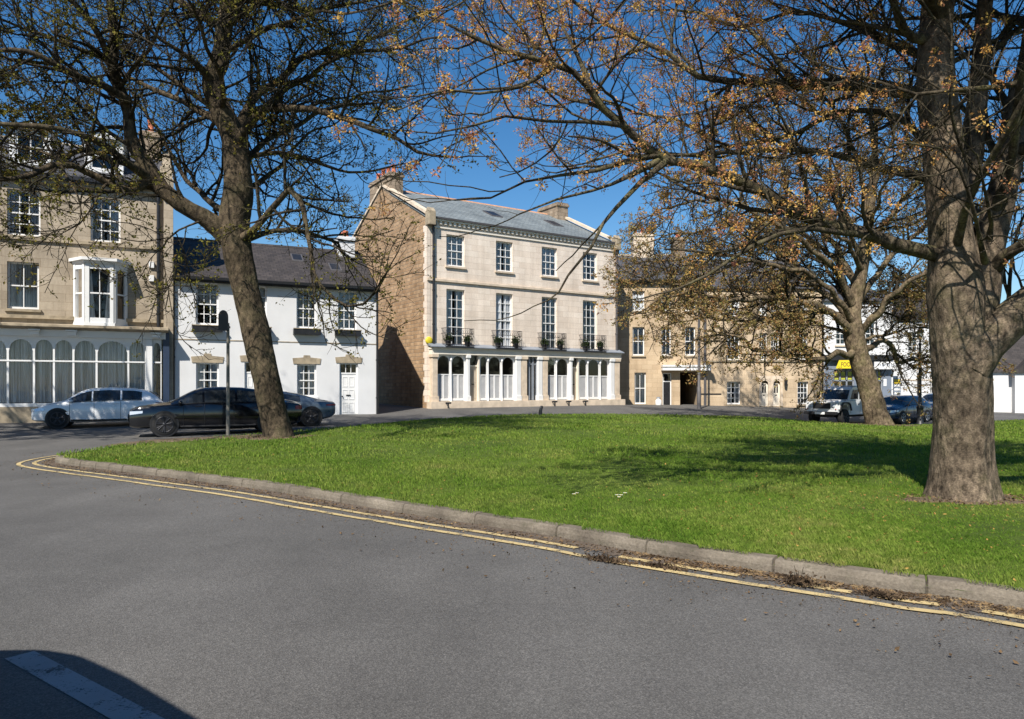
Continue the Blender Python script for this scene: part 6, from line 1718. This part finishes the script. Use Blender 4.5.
cab.prism([(-2.2,1.225),(.95,1.225),(.68,1.80),(.5,1.93),(-2.05,1.96),(-2.2,1.86)], 'y', -.74, .74); cab.build('cab', pw, d, bevel=.035)
MB().box(-1.98, .42, -.68, .68, 1.962, 1.985).build('roof_panel', pw, d, bevel=.01)
ws = MB(); ws.add([(.935,-.66,1.27),(.935,.66,1.27),(.71,.66,1.76),(.71,-.66,1.76)], [(0,1,2,3)]); ws.v = [(x+.012, y, z+.004) for x, y, z in ws.v]; ws.build('windscreen', M['car_glass'], d, recalc=False)
for sg in (1, -1):
    for pts in ([(.78,1.29),(.55,1.76),(.02,1.77),(.02,1.29)], [(-.1,1.29),(-.1,1.77),(-.85,1.77),(-.85,1.29)], [(-1.0,1.32),(-1.0,1.77),(-2.0,1.76),(-2.0,1.32)]):
        g = MB(); g.prism(pts, 'y', .743*sg, .749*sg); g.build('side_window', M['car_glass'], d)
    for q in (.9, -.04, -.92): MB().box(q-.006, q+.006, .815*sg, .826*sg, .6, 1.2).build('door_seam', M['trim'], d)
    MB().box(.05, .2, .82*sg, .85*sg, 1.02, 1.06).build('door_handle', M['trim'], d)
    mm = MB(); mm.box(.72, .78, .93*sg, 1.08*sg, 1.33, 1.58); mm.tube([(.8, .76*sg, 1.3), (.75, .95*sg, 1.36)], .015, 5); mm.build('wing_mirror', M['trim'], d)
    hl = MB(); hl.lathe([(.095, 0), (.09, .03), (.0, .045)], (2.19, .62*sg, .95), 18, 'x'); hl.build('headlight', M['lamp_clear'], d)
    for zz in (.80, 1.08): MB().lathe([(.035, 0), (.03, .025), (0, .03)], (2.19, .75*sg, zz), 10, 'x').build('indicator', M['lamp_red'] if zz < 1 else M['lamp_clear'], d)
    for ax in (-1.15, 1.52): wheel(d, ax, .90*sg, .40, .24, sg, 'dark_alloy', 6)
g = MB(); g.box(2.18, 2.2, -.46, .46, .82, 1.1); g.build('grille', M['trim'], d)
for sg in (1, -1): MB().box(2.178, 2.196, .47*sg, .80*sg, .78, 1.12).build('headlamp_panel', pw, d)
bp = MB(); bp.box(2.2, 2.36, -.86, .86, .52, .68); bp.build('bumper', M['trim'], d, bevel=.02)
MB().box(2.362, 2.375, -.26, .26, .54, .66).build('number_plate', M['plate_w'], d)
MB().box(-1.7, 1.9, -.5, .5, .38, .52).build('chassis', M['trim'], d)
sp = MB(); sp.lathe([(.40, 0), (.40, -.2), (.1, -.22)], (-2.22, .15, 1.05), 20, 'x'); sp.build('spare_wheel', M['rubber'], d)

# the van parked beside the photographer, only its shadow shows
u_ = Vector((.78, -.626, 0)); n_ = Vector((.626, .78, 0))
vc = Vector((-3.25, 1.50, 0))
v = empty('parked_van', (vc.x, vc.y, 0), math.atan2(-u_.y, -u_.x))
tag(v, 'grey panel van parked beside the photographer, only its rounded shadow shows', 'van')
VAN = [(-2.3,.4,1.0,1.9,.86,.74),(-2.22,.3,1.1,2.0,.94,.78),(-1.5,.25,1.12,2.05,.96,.78),(0,.25,1.12,2.07,.96,.78),(.55,.25,1.12,2.03,.96,.78),(.85,.25,1.12,1.93,.96,.77),(1.25,.25,1.1,1.62,.95,.76),(1.7,.26,1.06,1.22,.94,.76),(2.15,.28,.92,1.0,.88,.7),(2.35,.34,.7,.76,.74,.56)]
B = Body(VAN); vp = car_paint('silver_grey', (0.25,0.26,0.27), .3, .3); B.build(vp, v)
for sg in (1, -1):
    B.side_glass(.15, 1.35, sg).build('side_window', M['car_glass'], v, recalc=False)
    for ax in (-1.4, 1.45): wheel(v, ax, .965*sg, .33, .2, sg)
B.top_glass(.85, 1.72).build('windscreen', M['car_glass'], v, recalc=False)
# ------------------------------------------------------------------ street furniture
def pole_base(px, D):
    x = (px-CX)/FOC*D; return x, D, gz(x, D)
# post with the back of a sign, by the left tree
x, y, z = pole_base(228, 20.9)
sp = empty('sign_post', (x, y, z+.05)); tag(sp, 'slim grey post carrying a dark sign plate seen from behind', 'sign post')
MB().tube([(0,0,-.1),(0,0,1.2),(0,0,3.25)], [.055,.05,.042], 10).build('post', plain('galvanised', (0.16,0.145,0.12), .6, .25), sp)
m = MB(); n = 16; w = .135; h0, h1 = 3.02, 3.42
poly = [(-w, h0), (w, h0), (w, h1)] + [(w*math.cos(PI*i/n), h1+.20*math.sin(PI*i/n)) for i in range(1, n)] + [(-w, h1)]
m.prism(poly, 'y', -.09, -.055); o = m.build('sign_plate', M['dark'], sp); o.rotation_euler = (0, 0, R(18)); o.location = (-.13, 0, 0)
MB().box(-.09, .05, -.05, .05, 3.1, 3.16).build('clamp', M['pipe'], sp)
# tall street lamp in front of the yellow house
x, y, z = pole_base(699, 43.5)
sl_ = empty('street_lamp', (x, y, z)); tag(sl_, 'tall grey lamp column with a thin finger sign before the carriage arch', 'street lamp')
m = MB(); m.lathe([(.13, -.1), (.13, 1.3), (.095, 1.35), (.085, 4), (.065, 7.6)], (0, 0, 0), 12); m.tube([(0,0,7.55),(0,-.1,7.8),(0,-.5,7.92)], .04, 6); m.build('column', M['pipe'], sl_)
hd_ = MB(); hd_.prism([(-.95,7.86),(-.45,7.86),(-.45,7.98),(-.6,8.03),(-.95,7.96)], 'x', -.12, .12); hd_.build('lamp_head', M['lead'], sl_)
MB().box(.1, 1.35, -.02, .02, .83, .93).build('finger_sign', M['dark'], sl_)
# black heritage lamp post at the right
x, y, z = pole_base(920, 36.0)
hl_ = empty('street_lamp', (x, y, z)); tag(hl_, 'black ornamental lamp post standing before the white wall and blue cars', 'street lamp')
m = MB(); m.lathe([(.20,-.1),(.20,.12),(.15,.16),(.14,.85),(.17,.9),(.17,.96),(.10,1.05),(.075,1.5),(.065,3.2),(.05,4.0),(.08,4.05),(.08,4.12),(.04,4.16),(.035,4.3)], (0,0,0), 14)
m.tube([(-.32,0,3.85),(.32,0,3.85)], .02, 6); m.build('column', M['iron'], hl_)
lt_ = MB(); lt_.lathe([(.09,4.3),(.19,4.7),(.16,4.74),(.05,4.92),(.03,5.0),(0,5.04)], (0,0,0), 6, smooth=False); lt_.build('lantern', M['iron'], hl_)
lg = MB(); lg.lathe([(.1,4.33),(.185,4.66)], (0,0,0), 6, smooth=False); lg.build('lantern_glass', M['lamp_clear'], hl_)
# short leaning stub at the back of the lawn
x, y, z = pole_base(540.5, 32.4)
st_ = empty('bollard', (x, y, z+.1)); tag(st_, 'short black leaning bollard at the back edge of the lawn', 'bollard')
m = MB(); m.tube([(-.01,0,-.1),(.0,0,.2),(.05,.02,.40),(.055,.02,.44)], [.085,.08,.072,.045], 10); m.build('post', M['dark'], st_)
# white churn by the black door
x, y, z = pole_base(658.5, 47.5)
ch = empty('milk_churn', (x, y, z)); tag(ch, 'white churn standing on the pavement by the black door', 'churn')
MB().lathe([(.20,0),(.21,.04),(.20,.30),(.12,.38),(.12,.46)], (0,0,0), 16).build('can', M['white'], ch)
MB().lathe([(.15,.46),(.15,.50),(.05,.53)], (0,0,0), 16).build('lid', M['lead'], ch)
# dark shrubs in pots, added where shadows fall on the first-floor balconies
cmx = Matrix.Translation((F.x, F.y, F.z)) @ Matrix.Rotation(A1, 4, 'Z')
places = ['on the left end of the balcony nearest the yellow bell box', 'on the right end of the balcony nearest the yellow bell box', 'on the left end of the second balcony from the bell box', 'on the right end of the second balcony from the bell box',
          'on the left end of the third balcony from the bell box', 'on the right end of the third balcony from the bell box', 'on the left end of the balcony nearest the yellow house', 'on the right end of the balcony nearest the yellow house']
leafg = leaf_mat('pot_leaf', [(0.02,0.035,0.012),(0.04,0.06,0.018),(0.06,0.09,0.03)])
pi_ = 0
for u in uc:
    for sg in (-1, 1):
        o = empty('shadow_shrub', cmx @ Vector((u+sg*(hw+.02), -.26, f_lo-.038)), A1)
        tag(o, 'dark shrub added in place of shadow ' + places[pi_], 'shadow stand-in', 'shrubs added for shadows on the balconies')
        MB().lathe([(.11,0),(.14,.02),(.16,.24),(.175,.25),(.175,.29),(.15,.29),(.14,.26)], (0,0,0), 14).build('pot', M['dark'], o)
        g = np.random.default_rng(60+pi_); n = 420; c = g.normal(size=(n,3))*np.array([.10,.10,.10])+np.array([0,0,.40]); c[:,2] = np.maximum(c[:,2], .28)
        a = g.normal(size=(n,3)); a /= np.linalg.norm(a,axis=1)[:,None]; b2 = np.cross(a, g.normal(size=(n,3))); b2 /= np.linalg.norm(b2,axis=1)[:,None]
        s2 = .05; vv = np.stack([c-a*s2, c+b2*s2*.6, c+a*s2, c-b2*s2*.6], 1).reshape(-1,3)
        mesh_np('leaves', vv, np.arange(n*4).reshape(-1,4), leafg, o, False)
        pi_ += 1

# ------------------------------------------------------------------ grass, litter
def in_poly(x, y, P):
    c = np.zeros(len(x), bool); j = len(P)-1
    for i in range(len(P)):
        xi, yi = P[i]; xj, yj = P[j]
        k = ((yi > y) != (yj > y)) & (x < (xj-xi)*(y-yi)/(yj-yi+1e-12)+xi); c ^= k; j = i
    return c
def kd_edge(x, y):
    d = np.full(len(x), 9e9)
    for i in range(0, len(OUT), 2):
        d = np.minimum(d, (x-OUT[i,0])**2+(y-OUT[i,1])**2)
    return np.sqrt(d)
from mathutils import noise as mn2
def value_noise(x, y, sc, seed):
    g = np.random.default_rng(seed); T_ = g.random((128, 128)); fx = x*sc+40; fy = y*sc+40
    ix = np.floor(fx).astype(int); iy = np.floor(fy).astype(int); tx = fx-ix; ty = fy-iy; tx = tx*tx*(3-2*tx); ty = ty*ty*(3-2*ty)
    a = lambda i, j: T_[i % 128, j % 128]
    return (a(ix,iy)*(1-tx)+a(ix+1,iy)*tx)*(1-ty)+(a(ix,iy+1)*(1-tx)+a(ix+1,iy+1)*tx)*ty
def grass_mat(name):
    t = NT(name); c = t.coord()
    f = t.math('ADD', t.math('MULTIPLY', t.noise(c, .55, 5, .6), .6), t.math('MULTIPLY', t.noise(c, 5.5, 4, .65), .4))
    col = t.ramp(f, [(.32,(.062,.125,.018)),(.44,(.118,.200,.028)),(.54,(.172,.240,.044)),(.63,(.235,.255,.07)),(.72,(.33,.275,.13))])
    w = t.n('ShaderNodeTexWhiteNoise'); sn = t.n('ShaderNodeVectorMath', operation='SNAP'); sn.inputs[1].default_value = (.035,)*3; t.l(c, sn.inputs[0]); t.l(sn.outputs[0], w.inputs[0])
    col = t.mix(1.0, col, t.ramp(w.outputs[0], [(0,(.62,.68,.6)),(.75,(1.15,1.1,1.1)),(.93,(1.3,1.2,1.2)),(1,(1.7,1.35,1.8))]), 'MULTIPLY')
    d_ = t.n('ShaderNodeBsdfDiffuse'); t.l(col, d_.inputs[0]); tl = t.n('ShaderNodeBsdfTranslucent'); t.l(col, tl.inputs[0])
    mx = t.n('ShaderNodeMixShader'); mx.inputs[0].default_value = .3; t.l(d_.outputs[0], mx.inputs[1]); t.l(tl.outputs[0], mx.inputs[2]); t.l(mx.outputs[0], t.out.inputs[0])
    return t.m
M['grass'] = grass_mat('grass_blade')
VV = []
bands = [(3,7.5,4200,.038,.0042),(7.5,10,2500,.040,.0058),(10,14,1000,.046,.0095),(14,20,330,.055,.017),(20,28,150,.06,.027),(28,39,70,.06,.042)]
g = np.random.default_rng(77)
for y0, y1, dens, hh, ww in bands:
    xl, xr = -.78*y1-1, .80*y1+1.2
    n = int((xr-xl)*(y1-y0)*dens); x = g.uniform(xl, xr, n); y = g.uniform(y0, y1, n)
    k = in_poly(x, y, OUT) & (np.abs(x) < .76*y+1.2); x = x[k]; y = y[k]
    e = kd_edge(x, y); d = np.minimum(1, e/.5)
    bare = np.ones(len(x))
    for (ex, ey, rx, ry, ro) in EARTH:
        a = ((x-ex)*math.cos(ro)+(y-ey)*math.sin(ro))/rx; b = (-(x-ex)*math.sin(ro)+(y-ey)*math.cos(ro))/ry
        q = np.sqrt(a*a+b*b); bare = np.minimum(bare, np.clip((q-.45)/.7, .10, 1))
    clump = value_noise(x, y, 1.1, 3)*.5+value_noise(x, y, 4.3, 4)*.5
    k = (g.random(len(x)) < bare*np.clip(.05+1.7*clump, .1, 1)) & (e > .11 + .06*value_noise(x, y, 3.0, 5))
    x = x[k]; y = y[k]; d = d[k]; clump = clump[k]
    n = len(x); z = gz(x, y)+LH+.008+.022*np.minimum(1, d*1.0)
    bk = np.clip((y-21)/6, 0, 1)*(1-np.minimum(1, kd_edge(x, y)/1.2)); z -= bk*.1
    az = g.uniform(0, 2*PI, n); h = hh*g.uniform(.45, 1.15, n)*(.55+.9*clump); lean = g.uniform(.1, 1.0, n)*h
    w = ww*g.uniform(.6, 1.2, n)
    dx_, dy_ = np.cos(az), np.sin(az)
    p0 = np.stack([x-dy_*w/2, y+dx_*w/2, z-.01], 1); p1 = np.stack([x+dy_*w/2, y-dx_*w/2, z-.01], 1)
    m_ = np.stack([x+dx_*lean*.4, y+dy_*lean*.4, z+h*.65], 1)
    p2 = m_+np.stack([dy_*w*.35, -dx_*w*.35, 0*h], 1); p3 = np.stack([x+dx_*lean, y+dy_*lean, z+h], 1)
    VV.append(np.stack([p0, p1, p2, p3], 1).reshape(-1, 3))
vv = np.concatenate(VV); print('grass', len(vv)//4)
tag(mesh_np('grass', vv, np.arange(len(vv)).reshape(-1, 4), M['grass'], smooth=False), kind='stuff')

# fallen leaves and bits in the gutter, on the road edge and on the turf
def litter(name, pts, size, mat, seed, flat=.35):
    g = np.random.default_rng(seed); n = len(pts)
    a = g.normal(size=(n,3))*np.array([1,1,flat]); a /= np.linalg.norm(a,axis=1)[:,None]
    b = np.cross(a, np.array([0,0,1.])+g.normal(size=(n,3))*flat); b /= np.linalg.norm(b,axis=1)[:,None]
    s = (size*g.uniform(.4,1.5,n))[:,None]; up = np.cross(a,b)
    v = np.stack([pts-a*s, pts+b*s*.6+up*s*.25, pts+a*s, pts-b*s*.6+up*s*.25],1).reshape(-1,3)
    return tag(mesh_np(name, v, np.arange(n*4).reshape(-1,4), mat, smooth=False), kind='stuff')
M['dead_leaf'] = leaf_mat('dead_leaf', [(0.035,0.024,0.016),(0.09,0.06,0.035),(0.17,0.11,0.06),(0.24,0.17,0.09)], .1)
g = np.random.default_rng(5); P_ = []
for _ in range(5200):
    s = g.uniform(5, s_[-1]*.86); p, nn = at_s(s); dn = abs(g.normal(0, .16))+.02 if g.random() < .8 else g.uniform(.1, 1.5)**1.3
    q = p+nn*dn; P_.append((q[0], q[1], gz(q[0], q[1])+.012+.012*g.random()))
for _ in range(9000):
    s = g.uniform(5, s_[-1]*.45); p, nn = at_s(s); n_w = .35+.65*value_noise(np.array([s]), np.array([0.]), 1.3, 12)[0]
    dn = abs(g.normal(0, .13*n_w))+.02; q = p+nn*dn; P_.append((q[0], q[1], gz(q[0], q[1])+.012+.02*n_w*g.random()*max(0, 1-dn/.3)))
litter('leaf_litter', np.array(P_), .014, M['dead_leaf'], 1)
P_ = []
for _ in range(15000):
    s = g.uniform(5, s_[-1]*.86); p, nn = at_s(s); dn = abs(g.normal(.1, .38))+.02; q = p+nn*dn; P_.append((q[0], q[1], gz(q[0], q[1])+.006+.004*g.random()))
litter('leaf_crumbs', np.array(P_), .0065, M['dead_leaf'], 8)
x = g.uniform(-9, 14, 2600); y = g.uniform(4, 24, 2600); k = in_poly(x, y, OUT) & (kd_edge(x, y) > .2); x = x[k]; y = y[k]
xx_ = np.concatenate([x, g.normal(5.2, 2.0, 900)]); yy_ = np.concatenate([y, g.normal(8.3, 1.3, 900)]); k = in_poly(xx_, yy_, OUT) & (kd_edge(xx_, yy_) > .2); x, y = xx_[k], yy_[k]
litter('fallen_leaves', np.stack([x, y, gz(x, y)+LH+.05], 1), .016, leaf_mat('fallen_orange', [(.10,.05,.02),(.24,.13,.04),(.38,.24,.07),(.16,.10,.05)], .1), 2)
P_ = []
for ex, ey, rx, ry, ro in EARTH[:3]:
    for _ in range(500):
        th = g.uniform(0, 2*PI); r = g.random()**.5*1.1; a, b = rx*r*math.cos(th), ry*r*math.sin(th); X = ex+a*math.cos(ro)-b*math.sin(ro); Y = ey+a*math.sin(ro)+b*math.cos(ro); P_.append((X, Y, gz(X, Y)+LH+.065))
litter('fallen_leaves', np.array(P_), .018, M['dead_leaf'], 3)
# heaps of twigs and mulched leaves against the kerb
M['mulch'] = leaf_mat('wet_leaf', [(0.022,0.016,0.012),(0.060,0.042,0.028),(0.13,0.09,0.055)], .05)
for i, (px, py, sx, sy, sz, lab) in enumerate([(608,556,.20,.06,.035,'low brown leaf heap lying across the inner yellow line'),(664,563,.15,.05,.03,'thin dark leaf heap on the yellow lines, beside the longer brown one'),(800,579,.10,.07,.085,'dark upright clump of twigs and leaves against the kerb'),(884,591,.12,.05,.035,'small dark leaf heap at the kerb towards the right edge')]):
    D = 720*1.5/(py-387); X = (px-512)/720*D
    g = np.random.default_rng(90+i); n = 420
    c = g.normal(size=(n,3))*np.array([sx*.6, sy*.6, sz*.4]); c[:,2] = np.abs(c[:,2])+.01
    ro = -.66; xx = c[:,0]*math.cos(ro)-c[:,1]*math.sin(ro); yy = c[:,0]*math.sin(ro)+c[:,1]*math.cos(ro)
    o = empty('leaf_heap', (X, D, gz(X, D))); tag(o, lab, 'leaf heap', 'leaf heaps along the kerb')
    pts = np.stack([xx, yy, c[:,2]], 1)
    a = g.normal(size=(n,3)); a /= np.linalg.norm(a,axis=1)[:,None]; b = np.cross(a, g.normal(size=(n,3))); b /= np.linalg.norm(b,axis=1)[:,None]; s2 = (.016*g.uniform(.5,1.5,n))[:,None]
    mesh_np('leaves', np.stack([pts-a*s2, pts+b*s2*.5, pts+a*s2, pts-b*s2*.5],1).reshape(-1,3), np.arange(n*4).reshape(-1,4), M['mulch'], o, False)
    tw = MB(); rr = random.Random(i)
    for _ in range(9):
        p = Vector((rr.gauss(0, sx*.4), rr.gauss(0, sy*.4), .02)); p = Vector((p.x*math.cos(ro)-p.y*math.sin(ro), p.x*math.sin(ro)+p.y*math.cos(ro), .015)); dd = Vector((rr.uniform(-1,1), rr.uniform(-1,1), rr.uniform(.0, .45))).normalized(); p = p*.6; tw.tube([p, p+dd*sz*1.1, p+dd*sz*2+Vector((rr.uniform(-.02,.02), 0, 0))], [.004,.003,.002], 4)
    tw.build('twigs', M['twig_left'], o)
# white daisies on the lawn
dl = [(574,496),(577,495),(617,497),(619,499),(621,497),(625,495)]
pos_words = ['left of a close pair', 'right of a close pair', 'leftmost in the right-hand cluster', 'lowest in the right-hand cluster', 'second from right in the right-hand cluster', 'rightmost in the right-hand cluster']
for (px, py), wd in zip(dl, pos_words):
    D = 720*(1.55-.17)/(py-387); X = (px-512)/720*D
    o = empty('daisy', (X, D, gz(X, D)+LH+.02)); tag(o, 'tiny white daisy on the lawn, ' + wd, 'flower', 'daisies on the lawn')
    MB().tube([(0,0,-.01),(.003,0,.04)], .0025, 5).build('stem', M['grass'], o)
    m = MB()
    for k in range(12):
        th = 2*PI*k/12; m.add([(0,0,.042),(.022*math.cos(th-.2),.022*math.sin(th-.2),.05),(.027*math.cos(th),.027*math.sin(th),.051),(.022*math.cos(th+.2),.022*math.sin(th+.2),.05)], [(0,1,2,3)])
    m.build('petals', M['white'], o)
    MB().lathe([(.009,.043),(.008,.049),(0,.052)], (0,0,0), 8).build('flower_eye', M['plate_y'], o)
